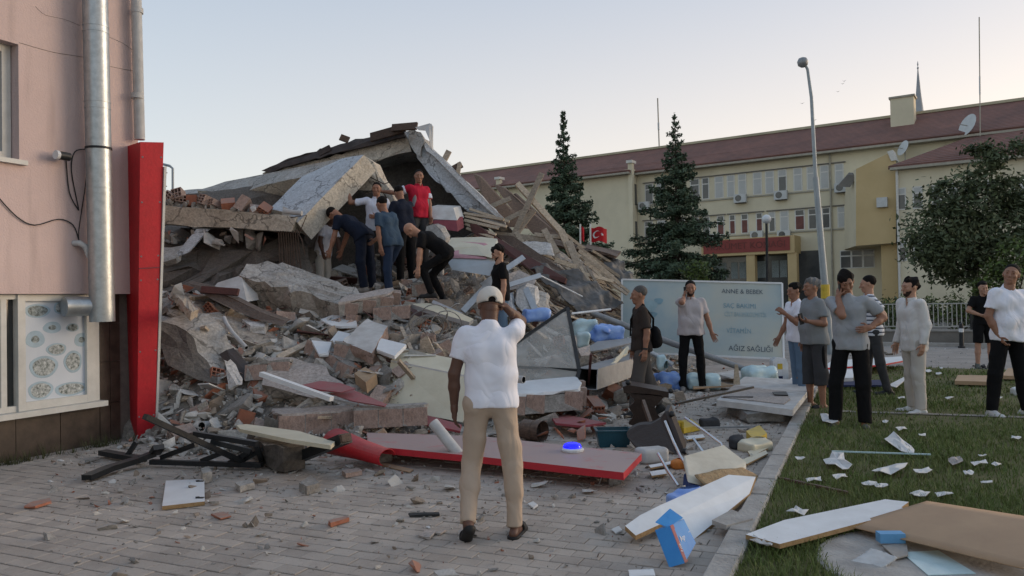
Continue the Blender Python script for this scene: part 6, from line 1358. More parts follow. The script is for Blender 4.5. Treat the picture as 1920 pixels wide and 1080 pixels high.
# 1 man in the cap, seen from behind
y = 0.06
L = person('man in white T-shirt, beige trousers and pale cap walking toward the rubble, hand on head', Z(924,1004), y, 1.62, PO(y, ikR=((0.135,0.0,-0.01),(0.50,0.9,-0.45)), handR=(-0.62,-0.05,0.78), palmR=(-0.8,0.1,-0.6), thumbR=(0,-1,0.2), curlR=0.35, raiseR=0.015,
    armL=(-0.30,-0.05,-1), foreL=(-0.02,0.12,-1), curlL=0.4, thighL=(-0.13,0.16,-1), shinL=(-0.05,-0.52,-0.9), footpitchL=-0.7, thighR=(0.13,-0.02,-1), shinR=(0.03,-0.05,-1), spine=(0.0,0.07,1), headdir=(0.01,0.30,0.9), headpitch=-0.25, headyaw=0.15, footyawR=-0.35),
    dict(shirt='tee_white', pants='trouser_beige', shoe='shoe_black', slipper=True, skin='skin_dark', hair='hair_black', hairth=0.006, ease=0.022, fat=0.012, hem=0.02, wide=0.004, cuff=0.050, fold=0.009, pfold=0.006, sl=0.62), detail=True)
lp, fs, R = L['lp'], L['fs'], L['R']
S = SD(L['head']-0.24*fs, L['head']+0.24*fs, 0.005); S.ell(lp(0,-0.020,0.042), (0.097*fs,0.118*fs,0.104*fs), R, k=0); S.plane(lp(0,-0.02,0.012), R@np.array([0,0.30,-1])); S.ell(lp(0,-0.118,-0.01), (0.034*fs,0.03*fs,0.026*fs), R, k=0, mode='sub'); VF = [S.mesh()]
S = SD(L['head']-0.26*fs, L['head']+0.26*fs, 0.005); S.ell(lp(0,0.10,0.030), (0.082*fs,0.095*fs,0.030*fs), R, k=0); S.ell(lp(0,0.10,0.018), (0.09*fs,0.10*fs,0.030*fs), R, k=0, mode='sub'); VF.append(S.mesh())
nmesh('cap', VF, 'cap_cream', L['root'])
# 2 red vest
y = -2.35
person('man in red and grey polo standing high in the rubble, reaching out his arm', D(786,501,14.2), y, 1.78, PO(y, armR=(-1,-0.05,-0.35), foreR=(-1,-0.05,0.12), palmR=(0,0,-1), armL=(0.22,-0.12,-1), foreL=(0.10,-0.22,-1), thighL=(0.10,-0.05,-1), thighR=(-0.10,-0.02,-1), headyaw=-0.55),
    dict(shirt='vest_red', pants='charcoal', shoe='shoe_black', skin='skin_tan', hair='hair_black', hairth=0.006, collar=True, fat=0.035, vest='grey_cloth', vest2='polo_white', wide=0.008))
# 3 white polo
y = -2.75
person('man in white polo leaning one raised hand against the tilted slab', D(708,528,13.8), y, 1.76, PO(y, armR=(-1,-0.15,-0.12), foreR=(-0.22,0.1,1), handR=(-0.1,0.2,1), palmR=(0,1,0), armL=(0.25,-0.1,-1), foreL=(0.05,-0.25,-1), headyaw=-0.35),
    dict(shirt='polo_white', pants='charcoal', shoe='shoe_black', skin='skin_tan', hair='hair_black', hairth=0.007, collar=True, fat=0.03))
# 4 blue-grey tee
y = 0.95
person('man in blue-grey T-shirt and jeans seen from behind, leaning left on the bricks', D(737,563,12.8), y, 1.74, PO(y, spine=(-0.26,0.10,1), armL=(0.02,-0.22,-1), foreL=(0.16,-0.10,-1), armR=(-0.5,0.2,-0.9), foreR=(-0.8,0.2,-0.6), thighL=(-0.04,-0.02,-1), shinL=(0.08,0.02,-1), thighR=(-0.38,0.18,-0.85), shinR=(0.10,-0.02,-1), headdir=(-0.35,0.12,0.9)),
    dict(shirt='tee_bluegrey', pants='jeans_dark', shoe='shoe_black', skin='skin_tan', hair='hair_black', hairth=0.008, fat=0.03))
# 5 navy tee, black trousers
y = 0.75
person('man in navy T-shirt and black trousers bent in with his back turned', D(762,531,13.6), y, 1.72, PO(y, spine=(-0.16,0.10,1), armL=(-0.30,-0.15,-0.9), foreL=(-0.85,0.2,0.15), armR=(-0.4,0.3,-0.8), foreR=(-0.8,0.3,0.1), headdir=(-0.25,0.15,0.9), headpitch=-0.3),
    dict(shirt='tee_navy', pants='black_cloth', shoe='shoe_black', skin='skin_tan', hair='hair_black', hairth=0.007, fat=0.028, wide=0.012))
# 6 bending man in navy
y = 1.25
person('man in navy bending far forward into the gap under the tilted slab', D(684,548,13.1), y, 1.78, PO(y, spine=(-0.85,0.30,0.50), armL=(-0.18,-0.15,-1), foreL=(-0.30,-0.05,-1), armR=(-0.3,0.3,-1), foreR=(-0.4,0.1,-1), thighL=(-0.02,-0.12,-1), shinL=(0.12,0.0,-1), thighR=(0.12,0.1,-1), shinR=(0.06,0.05,-1), headdir=(-0.8,0.15,0.45), headpitch=-0.4, shw=0.19),
    dict(shirt='navy_cloth', pants='navy_cloth', shoe='shoe_grey', skin='skin_tan', hair='hair_black', hairth=0.010, fat=0.035, wide=0.012))
# 7 man in white inside the gap
y = -2.0
person('man in white T-shirt stooping inside the dark gap under the slab', D(607,566,14.0), y, 1.66, PO(y, spine=(0.28,-0.15,0.9), armR=(-0.1,-0.3,-1), foreR=(0.3,-0.4,-0.9), armL=(0.3,-0.2,-1), foreL=(0.2,-0.3,-1), headdir=(0.25,-0.1,0.9)),
    dict(shirt='tee_white', pants='trouser_offwhite', shoe='shoe_black', skin='skin_dark', hair='hair_black', hairth=0.006))
# 8 squatting man
y = 1.45
person('bald man in black crouching to lift a brick from the rubble', D(838,569,12.3), y, 1.72, PO(y, spine=(-0.88,-0.10,0.50), armL=(-0.12,-0.18,-1), foreL=(-0.10,-0.05,-1), armR=(-0.2,0.15,-1), foreR=(-0.05,0.1,-1), thighL=(-0.75,-0.10,-0.48), shinL=(0.34,0.05,-0.9), thighR=(-0.55,0.12,-0.72), shinR=(0.42,0.0,-0.85), headdir=(-0.8,-0.1,0.42), headpitch=-0.25),
    dict(shirt='black_cloth', pants='black_cloth', shoe='shoe_black', skin='skin', hair=None, fat=0.03))
# 9 black tee by the boards
y = 1.85
person('bearded man in black T-shirt and blue jeans standing among the broken panels', D(941,672,12.0), y, 1.74, PO(y, armL=(0.06,-0.10,-1), foreL=(-0.10,-0.12,-1), headpitch=-0.3, headdir=(-0.12,0,0.95)),
    dict(shirt='black_cloth', pants='jeans_blue', shoe='shoe_grey', skin='skin', hair='hair_black', beard='stubble', fat=0.012))
# 10 brown tee with shoulder bag
y = 1.62
L = person('man in dark brown T-shirt with a shoulder bag walking past the dark wooden table', Z(1206,780), y, 1.70, PO(y, armL=(0.14,-0.18,-1), foreL=(-0.14,-0.08,-1), armR=(-0.05,0.2,-1), foreR=(-0.15,0.1,-1), thighL=(-0.22,-0.03,-1), shinL=(-0.10,0,-1), thighR=(0.20,0.03,-1), shinR=(0.42,0,-1), footpitchR=-0.5, headdir=(-0.10,0,1)),
    dict(shirt='tee_brown', pants='trouser_greybrown', shoe='shoe_black', skin='skin_tan', hair='hair_short_grey', hairth=0.008, wide=0.022, sl=0.85, ease=0.026, leg=0.95))
wpx = L['wriL']; q = MB(); d_ = L['faL']; q.tube([wpx-d_*0.03, wpx-d_*0.005], 0.036, 12); smooth_by_angle(local_mesh('wristwatch', q, 'black_metal', L))
S = SD(L['waist']-0.32, L['waist']+0.40, 0.012); bk = L['waist']-L['fw']*0.17-L['sp']*0.02-L['rv']*0.03; S.ell(bk, (0.12,0.075,0.14), None, k=0.02); S.ell(bk-np.array([0,0.02,0.06]), (0.11,0.08,0.09), None, k=0.04); S.folds(0.008, 4, 30)
V_, F_ = S.mesh(); q = MB(); q.add([L['W'](v) for v in V_], [tuple(f) for f in F_]); 
bagroot = empty('shoulder_bag', L['W'](bk), 'soft black shoulder bag slung across the back of the man in brown', 'bag'); smooth_by_angle(q.build('pouch', 'black_cloth', bagroot), 180)
q = MB(); wps = [bk+np.array([0,0.02,0.12]), L['chest']-L['fw']*0.15-L['rv']*0.08, L['neck']+L['sp']*0.045-L['rv']*0.10-L['fw']*0.02, L['chest']+L['fw']*0.13-L['rv']*0.02, L['waist']+L['fw']*0.12+L['rv']*0.13, bk+L['rv']*0.10]
q.tube([L['W'](p) for p in wps], 0.016, 6); q.build('strap', 'black_cloth', bagroot)
# 11 man on the phone in front of the sign
y = 3.10
L = person('bearded man in pale polo and black trousers phoning before the fallen shop sign', Z(1298,733), y, 1.80, PO(y, ikR=((0.11,0.075,-0.125),(0.75,0.25,-1)), handR=(0.25,0.12,1), palmR=(1,0,0), thumbR=(0,-1,0.2), armL=(0.30,-0.02,-1), foreL=(0.26,-0.12,-1), handL=(0.35,-0.2,-0.9), palmL=(0,-1,-0.2), curlL=0.15, spreadL=0.3, thighL=(0.12,0,-1), thighR=(-0.10,0,-1), shinL=(0.06,0,-1), headyaw=-0.12),
    dict(shirt='polo_pale', pants='black_cloth', shoe='shoe_grey', skin='skin_tan', hair='hair_black', hairth=0.008, beard='stubble', collar=True, fat=0.045, hem=0.03, ease=0.024))
phone_at(L, 'R', 'dark phone held to the ear of the bearded man in pale polo')
# 12 white v-neck, jeans
y = 1.72
person('young man in white V-neck and light blue jeans, one hand raised', Z(1497,750), y, 1.71, PO(y, armL=(-0.36,-0.22,-1), foreL=(-0.95,-0.10,0.75), curlL=0.8, armR=(-0.15,0.15,-1), foreR=(-0.4,0.1,-0.8), thighL=(0.0,-0.03,-1), thighR=(0.06,0.05,-1), headyaw=0.1),
    dict(shirt='tee_white', pants='jeans_blue', shoe='shoe_grey', skin='skin_tan', hair='hair_black', hairth=0.018, vneck=0.03, hem=0.05, leg=0.94, cuff=0.05))
# 13 older man, grey tee
y = 1.75
L = person('grey-haired man in grey T-shirt and long shorts holding a phone', Z(1530,766), y, 1.76, PO(y, armL=(0.10,-0.20,-1), foreL=(-1,-0.15,0.16), palmL=(-0.3,0.2,1), curlL=0.7, armR=(0.0,0.2,-1), foreR=(-0.1,0,-1), thighL=(0.05,-0.04,-1), thighR=(-0.05,0.04,-1), headyaw=-0.05, headpitch=0.1),
    dict(shirt='tee_grey_warm', pants='charcoal', leg=0.70, cuff=0.078, wide=0.022, shoe='shoe_black', slipper=True, skin='skin_tan', hair='hair_grey', hairth=0.014, fat=0.055, ease=0.026, hem=0.06))
phone_at(L, 'L', 'dark phone in the hand of the grey-haired man', along=wd(y,-0.2,0,1), nrm=(0,0,1))
S = SD(np.minimum(L['hipL'],L['kneL'])-0.2, np.maximum(L['hipL'],L['kneL'])+0.2, 0.012); o_ = -L['rv']*0.085*L['fs']; S.cone(L['hipL']+o_*1.06, L['kneL']+o_*0.95, 0.026, 0.022, k=0); nmesh('side_stripe', [S.mesh()], 'black_cloth', L['root'])
# 14 grey tee, hand on hip, phone
y = 2.62
L = person('man in grey T-shirt and black trousers on the phone, other hand on his hip', Z(1598,803), y, 1.80, PO(y, ikR=((0.105,0.095,-0.13),(0.25,0.1,-1)), handR=(0.2,0.15,1), palmR=(1,0.3,0), curlR=0.5, armL=(0.72,0.0,-0.72), foreL=(-0.82,-0.40,-0.42), handL=(-0.9,-0.25,-0.15), palmL=(-0.3,0.8,0), thumbL=(0,0,1), raiseL=0.0, thighL=(0.05,-0.06,-1), shinL=(0.02,0,-1), thighR=(-0.14,0.08,-1), shinR=(-0.02,0.02,-1), headyaw=0.30, headpitch=-0.38, headdir=(-0.10,-0.06,0.95), spine=(-0.04,0,1)),
    dict(shirt='tee_grey', pants='black_cloth', shoe='shoe_olive', slipper=True, skin='skin_tan', hair='hair_black', hairth=0.018, fat=0.002, hem=0.05, ease=0.020, wide=0.010, fold=0.008, cuff=0.06), detail=True)
phone_at(L, 'R', 'dark phone at the ear of the man with one hand on his hip')
# 15 striped tee
y = 1.25
person('man in white and navy striped T-shirt striding behind the grey T-shirt man', Z(1642,742), y, 1.82, PO(y, armL=(0.42,-0.35,-0.80), foreL=(-0.75,-0.25,0.35), armR=(-0.2,0.2,-1), foreR=(-0.5,0.1,-0.3), thighL=(0.12,-0.05,-1), shinL=(0.26,0,-1), thighR=(-0.22,0.05,-1), shinR=(-0.05,0,-1), spine=(-0.10,0.05,1)),
    dict(shirt='tee_striped', pants='charcoal', shoe='shoe_black', skin='skin', hair='hair_black', hairth=0.010, hem=0.05))
# 16 white shirt
y = 1.70
person('man in untucked white long-sleeved shirt and off-white trousers on the grass', Z(1716,776), y, 1.73, PO(y, armL=(0.14,-0.14,-1), foreL=(-0.20,-0.05,-1), armR=(-0.05,0.15,-1), foreR=(-0.2,0.1,-1), thighL=(-0.02,-0.03,-1), thighR=(0.05,0.04,-1), headpitch=0.03),
    dict(shirt='shirt_offwhite', pants='trouser_offwhite', sleeve='long', collar=True, shoe='shoe_white', skin='skin', hair='hair_black', beard='stubble', hairth=0.015, hem=0.12, ease=0.016, wide=0.010, fold=0.008, vneck=0.03), detail=True)
# 17 black tee far
y = 3.0
person('man in black T-shirt and shorts holding a hand over his mouth', Z(1846,691), y, 1.73, PO(y, ikL=((-0.085,0.125,-0.115),(-0.7,0.3,-0.9)), handL=(-0.85,-0.05,0.45), palmL=(0,1,0), armR=(-0.45,-0.1,-0.8), foreR=(0.7,-0.5,-0.35), headpitch=-0.12),
    dict(shirt='black_cloth', pants='black_cloth', leg=0.47, wide=0.02, shoe='shoe_olive', skin='skin', hair='hair_black', hairth=0.014))
# 18 white tee at the edge of the lawn
y = 3.35
person('man in plain white T-shirt and black joggers with white trainers', Z(1894,782), y, 1.88, PO(y, armR=(-0.30,0.05,-1), foreR=(0.30,-0.25,-0.9), curlR=0.6, armL=(0.25,0,-1), foreL=(0.1,-0.1,-1), thighR=(-0.18,0,-1), shinR=(-0.10,0.02,-1), thighL=(0.16,0.0,-1), shinL=(0.10,0,-1), headyaw=-0.9, spine=(0.06,0.02,1), headdir=(0.2,0,0.95)),
    dict(shirt='tee_white', pants='black_cloth', shoe='shoe_white', skin='skin_tan', hair='hair_black', hairth=0.008, fat=0.022, hem=0.05, ease=0.022, cuff=0.05, wide=0.008, fold=0.008), detail=True)
# ================================================================ single pieces lying on the heap and round it
def M(px, py, lift=0.0):
    v = ray(px, py); t = 6.0/v.y
    while t*v.y < 22:
        p = CP+v*t
        if p.z <= max(0.0, float(mound_z(np.array(p.x), np.array(p.y)))-0.04)+lift: return p
        t += 0.03
    return CP+v*t
def LAY(pxs, lift=0.05, tilt=(0,0)):
    """outline traced on the plane that best fits the heap under it"""
    Q = np.array([M(*p)[:] for p in pxs]); c = Q.mean(0); A = np.c_[Q[:,0]-c[0], Q[:,1]-c[1], np.ones(len(Q))]; co = np.linalg.lstsq(A.T@A+np.diag([0.02,0.02,0]), A.T@Q[:,2], rcond=None)[0]
    a, b_, c0 = co[0]+tilt[0], co[1]+tilt[1], co[2]+lift; n_ = Vector((-a,-b_,1)); p0 = Vector((c[0],c[1],c0)); out = []
    for p in pxs:
        v = ray(*p); out.append(CP+v*((p0-CP).dot(n_)/v.dot(n_)))
    return out
def LS(name, mt, pxs, th, label, cat, lift=0.06, step=0.16, jit=0.02, clean=False, tilt=(0,0), group=None): return SL(name, mt, LAY(pxs, lift, tilt), th, None, label, cat, group, step, jit, clean=clean)
def GP(pxs, z): return [Z(x, y, z) for x, y in pxs]
def bar_(name, p, q, w, t, mt, label, cat, parent=None, up=UP):
    mb = MB(); mb.bar(p, q, w, t, up); o = mb.build(name, mt, parent)
    return tag(o, label, cat) if parent is None else o
def pipe(name, path, r, mt, label, cat, hollow=True, n_=14, wall=0.82):
    path = [Vector(p) for p in path]; mb = MB(); mb.tube(path, r, n_, cap=not hollow)
    if hollow:
        mb.tube(path, r*wall, n_, cap=False, mi=1)  # inner tube coloured dark for the shade in the bore
        for e in (0, len(path)-1):
            o1 = e*n_; o2 = len(path)*n_+e*n_
            for k in range(n_): mb.f.append([o1+k, o1+(k+1) % n_, o2+(k+1) % n_, o2+k]); mb.m.append(0)
    return tag(smooth_by_angle(mb.build(name, [mt,'hollow_shade'], fixn=False)), label, cat)
def pack(name, c, size, yaw, mt, label, cat, amp=0.02, pitch=0.0, fr=22, flat=False):
    S = SD((-size[0]*.7,-size[1]*.7,-size[2]*.7), (size[0]*.7,size[1]*.7,size[2]*.7), min(size)/14)
    r_ = min(size)*0.28; hx, hy, hz = (s/2-r_ for s in size); X = S.ax[0][:,None,None]; Y = S.ax[1][None,:,None]; Zz = S.ax[2][None,None,:]
    qx, qy, qz = np.abs(X)-hx, np.abs(Y)-hy, np.abs(Zz)-hz; S.D = np.sqrt(np.maximum(qx,0)**2+np.maximum(qy,0)**2+np.maximum(qz,0)**2)+np.minimum(np.maximum(qx,np.maximum(qy,qz)),0)-r_
    S.folds(amp, int(c[0]*100) % 99, fr); V_, F_ = S.mesh(); me = bpy.data.meshes.new(name); me.from_pydata(V_.tolist(), [], F_.tolist()); me.materials.append(MATS[mt]); me.polygons.foreach_set('use_smooth',[not flat]*len(F_)); me.update()
    o = bpy.data.objects.new(name, me); C.objects.link(o); o.location = Vector(c)+UP*size[2]*0.48; o.rotation_euler = (pitch,0,yaw); return tag(o, label, cat)
def wallfrag(label, O, ax, ay, az, nx, nz, plaster='mortar', th=0.19, bl=0.26, bh=0.19, name='wall_fragment', cover=True, seed=1):
    """piece of hollow-brick wall: ax along the courses, ay through the wall, az from course to course"""
    r_ = random.Random(seed); ax, ay, az = (Vector(v).normalized() for v in (ax,ay,az)); e = empty(name, O, label, 'wall fragment'); base = None
    for j in range(nz):
        for i in range(nx):
            if r_.random() < 0.06: continue
            c = ax*((i+0.5+(0.5 if j % 2 else 0)*0.5)*(bl+0.012)) + az*((j+0.5)*(bh+0.012)) + ay*(th/2)
            o = bpy.data.objects.new('brick', frag_m); C.objects.link(o); o.parent = e
            o.matrix_basis = Matrix.Translation(c) @ Matrix((ax,ay,az)).transposed().to_4x4() @ Matrix.Diagonal((bl/0.29, th/0.19, bh/0.19, 1))
    w, h = nx*(bl+.012), nz*(bh+.012)
    mb = MB(); mb.bbox(Vector(O)+ax*(w/2)+ay*(th*0.5)+az*(h/2), (ax*(w/2-0.02), ay*(th*0.46), az*(h/2-0.012))); mb.build('mortar_bed', 'mortar', e)
    if cover:
        P_ = [Vector(O)+ay*(th+0.002)+ax*(w*u)+az*(h*v) for u, v in ((0.02,0.03),(0.5,-0.02),(0.97,0.04),(1.02,0.5),(0.95,0.98),(0.45,1.02),(0.0,0.96),(-0.03,0.5))]
        ragged(P_, ay*0.028, 0.1, 0.012, 2).build('plaster_face', plaster, e)
    return e
frag_m = hollow_brick('brick', (0.29,0.19,0.19), 3, 3, 'brick_dusty')
# ---- upper left of the heap
SL('cabinet_wreck', 'white_dusty', [(396,544,11.55),(408,530,11.65),(452,516,11.7),(463,566,11.3),(436,568,11.3)], (0.06,0.35,0.03), None, 'white cabinet panel standing in the rubble under the dark wall', 'panel', clean=True)
SL('bent_board', 'wood_brown', [(352,530,11.5),(392,539,11.3),(440,560,11.1),(490,585,10.9),(538,603,10.8),(530,612,10.7),(480,600,10.8),(430,580,10.9),(395,560,11.1)], (0.02,0.10,0.03), None, 'dark brown curved board sliding down beside the white cabinet panel', 'board', step=0.4, jit=0.01)
bar_('red_batten', D(378,543,11.2), D(447,548,11.1), 0.10, 0.05, 'rust_red', 'rust red batten lying across the dark curved board', 'batten', up=VW)
for k, (pl, lab) in enumerate((([(300,560),(322,555),(350,590),(376,612),(350,606),(318,590)],'long pale stone-like slab fragment beside the red pillar'),([(375,588),(410,582),(432,598),(428,606),(398,598)],'pale crumbling plaster fragment above the warm grey slab'),([(300,590),(340,596),(346,612),(300,606)],'flat grey concrete fragment wedged by the red pillar'),([(452,598),(478,592),(505,605),(498,613),(468,612)],'thin pale plaster plate on the warm grey slab'),([(306,530),(328,528),(372,580),(360,586),(330,556)],'weathered timber strip with pale plaster behind the red pillar'))):
    LS('slab_fragment', ('concrete_warm','concrete','concrete','plaster_white','wood_grey')[k], pl, 0.09, lab, 'slab fragment', 0.14)
pipe('bent_conduit', [D(420,596,10.5), D(424,606,10.35), D(436,624,10.1), D(462,652,9.9)], 0.028, 'pvc_grey', 'bent grey conduit lying over the warm grey slab', 'pipe')
SL('brown_board', 'wood_dark', [(411,664,9.75),(425,656,9.8),(462,698,9.6),(460,712,9.5),(448,708,9.5)], (0.05,0.1,0.02), None, 'dark brown cupboard board leaning beside the leaning slab', 'board', clean=True)
SL('white_shard', 'plaster_white', [(421,674,9.4),(432,684,9.4),(446,712,9.3),(444,722,9.2),(428,732,9.2)], (0.05,0.05,0), None, 'white pointed plaster shard standing next to the leaning slab', 'plaster shard', step=.1, jit=.01)
wallfrag('small grey brick block below the brown cupboard board', D(455,716,9.45), (1,0.15,0.1), (0.1,0.3,0.9), (-0.1,1,-0.2), 2, 1, seed=4)
# ---- slabs in the middle
SL('floor_slab', ('plaster_pinkish','concrete_warm'), LAY([(497,671),(545,668),(600,680),(652,722),(590,748),(540,736),(487,722)], 0.22), 0.14, None, 'flat pinkish grey floor slab with a white rail across it', 'slab')
o = LAY([(490,701),(560,726),(622,748)], 0.27); bar_('white_rail_strip', o[0], o[2], 0.07, 0.05, 'white_board', 'white metal rail lying across the flat pinkish slab', 'rail')
bar_('thin_rail', D(622,748,9.0), D(790,786,8.7), 0.035, 0.03, 'alu', 'thin aluminium rail running on under the cream cabinet', 'rail')
SL('red_board', 'red_fabric', LAY([(562,722),(600,713),(640,718),(668,728),(640,735),(600,731)], 0.34), 0.012, None, 'dusty red board piece lifted above the flat pinkish slab', 'board', step=0.2, jit=0.006)
SL('red_board', 'red_fabric', LAY([(618,737),(660,730),(725,757),(722,762),(660,752)], 0.30), 0.012, None, 'second dusty red board tucked under the lifted red piece', 'board', step=0.2, jit=0.006)
fb = LAY([(460,773),(536,753),(650,750),(668,758),(665,800),(540,815)], 0.0); xa = (D(668,800,8.75)-D(535,812,8.45)); 
wallfrag('large dusty brick wall fragment lying flat with its plaster side up', D(522,822,8.35), xa, (0.03,0.16,1), (-0.45,1,-0.03), 4, 4, 'plaster_pinkish', th=0.22, bl=0.27, seed=3)
wallfrag('row of dusty bricks lying behind the large flat wall fragment', D(662,806,8.5), (1,0.12,0.02), (0,0.1,1), (-0.1,1,0), 3, 1, seed=6, th=0.2)
SL('slab_fragment', ('concrete_warm','concrete_brown_shade'), GP([(462,802),(520,806),(575,820),(572,836),(530,842),(495,834),(475,822)], 0.24), 0.2, None, 'dark underside slab fragment below the cream strip', 'slab fragment')
SL('cream_strip', 'cream', GP([(443,797),(462,795),(560,808),(628,828),(620,835),(540,823),(450,804)], 0.34), 0.035, None, 'long cream panel strip resting on the dark slab fragment', 'panel strip', clean=True)
# ---- black frames
bf = empty('twisted_metalwork', Z(390,850,0), 'twisted black metal window frame lying at the foot of the heap', 'frame')
for p, q, w in (((272,781,.62),(455,866,.07),.07),((365,813,.36),(482,832,.30),.05),((283,866,.05),(492,872,.05),.055),((450,866,.06),(500,838,.2),.05),((303,858,.08),(368,833,.25),.04),((378,864,.07),(420,848,.16),.04),((430,868,.06),(470,846,.18),.035),((480,834,.28),(492,866,.06),.04),((395,828,.3),(470,846,.2),.03)):
    bar_('frame_bar', Z(*p), Z(*q), w, 0.045, 'black_metal', '', '', bf)
b2 = empty('metal_profile', Z(230,880,0), 'bent black metal profile at the foot of the red pillar', 'profile')
pth = [(162,896,.04),(205,878,.06),(258,862,.08),(290,850,.12),(298,838,.2)]
for p, q in zip(pth[:-1], pth[1:]): bar_('profile_piece', Z(*p), Z(*q), 0.10, 0.05, 'black_metal', '', '', b2)
b3 = empty('metal_profile', Z(230,855,0), 'flat black metal profile lying against the marble base', 'profile')
bar_('profile_piece', Z(192,848,.05), Z(268,862,.05), 0.09, 0.05, 'black_metal', '', '', b3); bar_('profile_piece', Z(238,856,.05), Z(256,828,.2), 0.04, 0.04, 'black_metal', '', '', b3)
bp_ = empty('metal_profile', Z(590,850,0), 'thick black metal profile leaning on the cream strip', 'profile')
bar_('profile_body', Z(536,868,.03), Z(648,822,.36), 0.13, 0.09, 'black_metal', '', '', bp_); bar_('profile_end', Z(646,822.5,.36), Z(650,820.6,.372), 0.10, 0.065, 'wood_brown', '', '', bp_)
pipe('sewer_pipe', [D(378,800,8.75), D(405,799,8.95), D(440,795,9.3)], 0.062, 'pvc_grey', 'short grey drain pipe with its open end showing behind the black frame', 'pipe')
pipe('drain_pipe', [D(470,800,9.2), D(420,790,9.3), D(400,770,9.5)], 0.05, 'pvc_grey', 'half-buried grey drain pipe behind the short open pipe', 'pipe')
bar_('timber', D(297,738,9.6), D(472,806,8.95), 0.10, 0.06, 'wood_brown', 'long brown timber sloping down behind the black frame', 'timber')
bar_('timber', D(440,800,8.95), D(540,812,8.8), 0.08, 0.06, 'wood_grey', 'grey timber end under the cream strip', 'timber')
# ---- white chipboard panel on the paving
def board(name, poly, th, label, cat, top='white_board', edge='chipboard'):
    mb = MB(); mb.prism(poly, -UP*th if not isinstance(th, Vector) else th, 0, 1, 1); return tag(mb.build(name, [top,edge]), label, cat)
wpd_ = empty('cupboard_door', Z(345,945,0), 'small white cupboard door lying flat on the open paving', 'cupboard door')
mb = MB(); mb.prism(GP([(311,901),(383,898),(384,940),(304,949)], 0.035), (0,0,-0.03), 0, 1, 1); mb.build('panel', ['white_board','chipboard'], wpd_)
for px, py in ((375,902),(375,933)):
    mb = MB(); c = Z(px,py,0.039); mb.box(c, (0.06,0.025,0.006)); mb.lathe([(0.016,0),(0.016,0.004)], c+Vector((-0.02,0,0.003)), 10); mb.build('hinge', 'black_metal', wpd_)
# ---- red pieces
rpnl = SL('red_sign_board', 'red_panel', GP([(688,811),(905,818),(1203,850),(1169,886),(900,856),(690,836)], 0.17), 0.06, None, 'long dusty red sign panel lying across the front of the heap', 'sign panel', clean=True)
for px, py in ((720,838),(960,860),(1150,880)):
    LS('prop_stone', 'concrete_chip', [(px-14,py+6),(px+14,py+4),(px+16,py+12),(px-10,py+14)], 0.1, 'flat stone propping up the long red sign panel', 'stone', 0.08, group='stones under the red sign panel')
mb = MB(); A_1, B_1 = Z(628,822,0.22), Z(726,852,0.15); axd = (B_1-A_1).normalized(); s1 = axd.cross(UP).normalized(); u1 = s1.cross(axd); n_ = 14; vs = []
for e_, rr in ((A_1,0.16),(A_1.lerp(B_1,0.5),0.12),(B_1,0.10)):
    for k in range(n_+1):
        a = rad(-60)+rad(235)*k/n_; vs.append(e_+s1*(math.cos(a)*rr)+u1*(math.sin(a)*rr*0.8-0.03))
mb.add(vs, [(i*(n_+1)+k,(i+1)*(n_+1)+k,(i+1)*(n_+1)+k+1,i*(n_+1)+k+1) for i in range(2) for k in range(n_)])
o = tag(mb.build('curled_sheet', 'red_paint', smooth=True), 'bright red curled plastic sheet at the end of the red sign panel', 'plastic sheet'); o.modifiers.new('t','SOLIDIFY').thickness = 0.006
SL('red_strip', 'red_fabric', [D(660,746,9.25),D(720,756,9.1),D(865,796,8.6),D(862,808,8.5),D(760,786,8.75),D(690,766,9.0)], 0.03, None, 'long dusty red strip running under the cream cabinet', 'board', clean=True)
bc = empty('beacon_lamp', Z(1074,845,0.17), 'bright blue beacon lamp lying on the red sign panel', 'lamp')
mb = MB(); mb.lathe([(0.098,0.002),(0.102,0.02),(0.09,0.03)], Z(1074,846,0.17), 20); mb.build('base', 'white_plastic', bc)
m, n, l, b = newmat_nodes('beacon_blue'); b.inputs['Base Color'].default_value = (0.01,0.012,0.8,1); b.inputs['Roughness'].default_value = 0.12; b.inputs['Emission Color'].default_value = (0.01,0.012,1,1); b.inputs['Emission Strength'].default_value = 0.75
mb = MB(); mb.lathe([(0.084,0.03),(0.084,0.042),(0.074,0.060),(0.045,0.072),(0.01,0.075)], Z(1073,845,0.17), 20); smooth_by_angle(mb.build('dome', 'beacon_blue', bc), 80)
pipe('white_pipe', [Z(812,792,0.42), Z(836,822,0.28), Z(861,853,0.14)], 0.052, 'pvc_grey', 'straight white drain pipe sticking out over the red sign panel', 'pipe')
# ---- cream cabinet
cab = empty('cream_cabinet', D(800,765,9.3), 'cream metal cabinet lying on its side with a brown stain', 'cabinet')
fr4 = [D(733,676,9.75),D(880,706,9.35),D(868,792,8.95),D(720,763,9.25)]; ex = Vector((0.06,0.42,0.13))
mb = MB(); mb.prism(fr4, ex); mb.build('body', 'cream', cab)
mb = MB(); t0, t1 = fr4[0]+Vector((0,-0.012,0.008)), fr4[1]+Vector((0,-0.012,0.008)); mb.prism([t0, t1, t1-UP*0.035, t0-UP*0.035], Vector((0,0.01,0))); mb.build('lid_rim', 'white_dusty', cab)
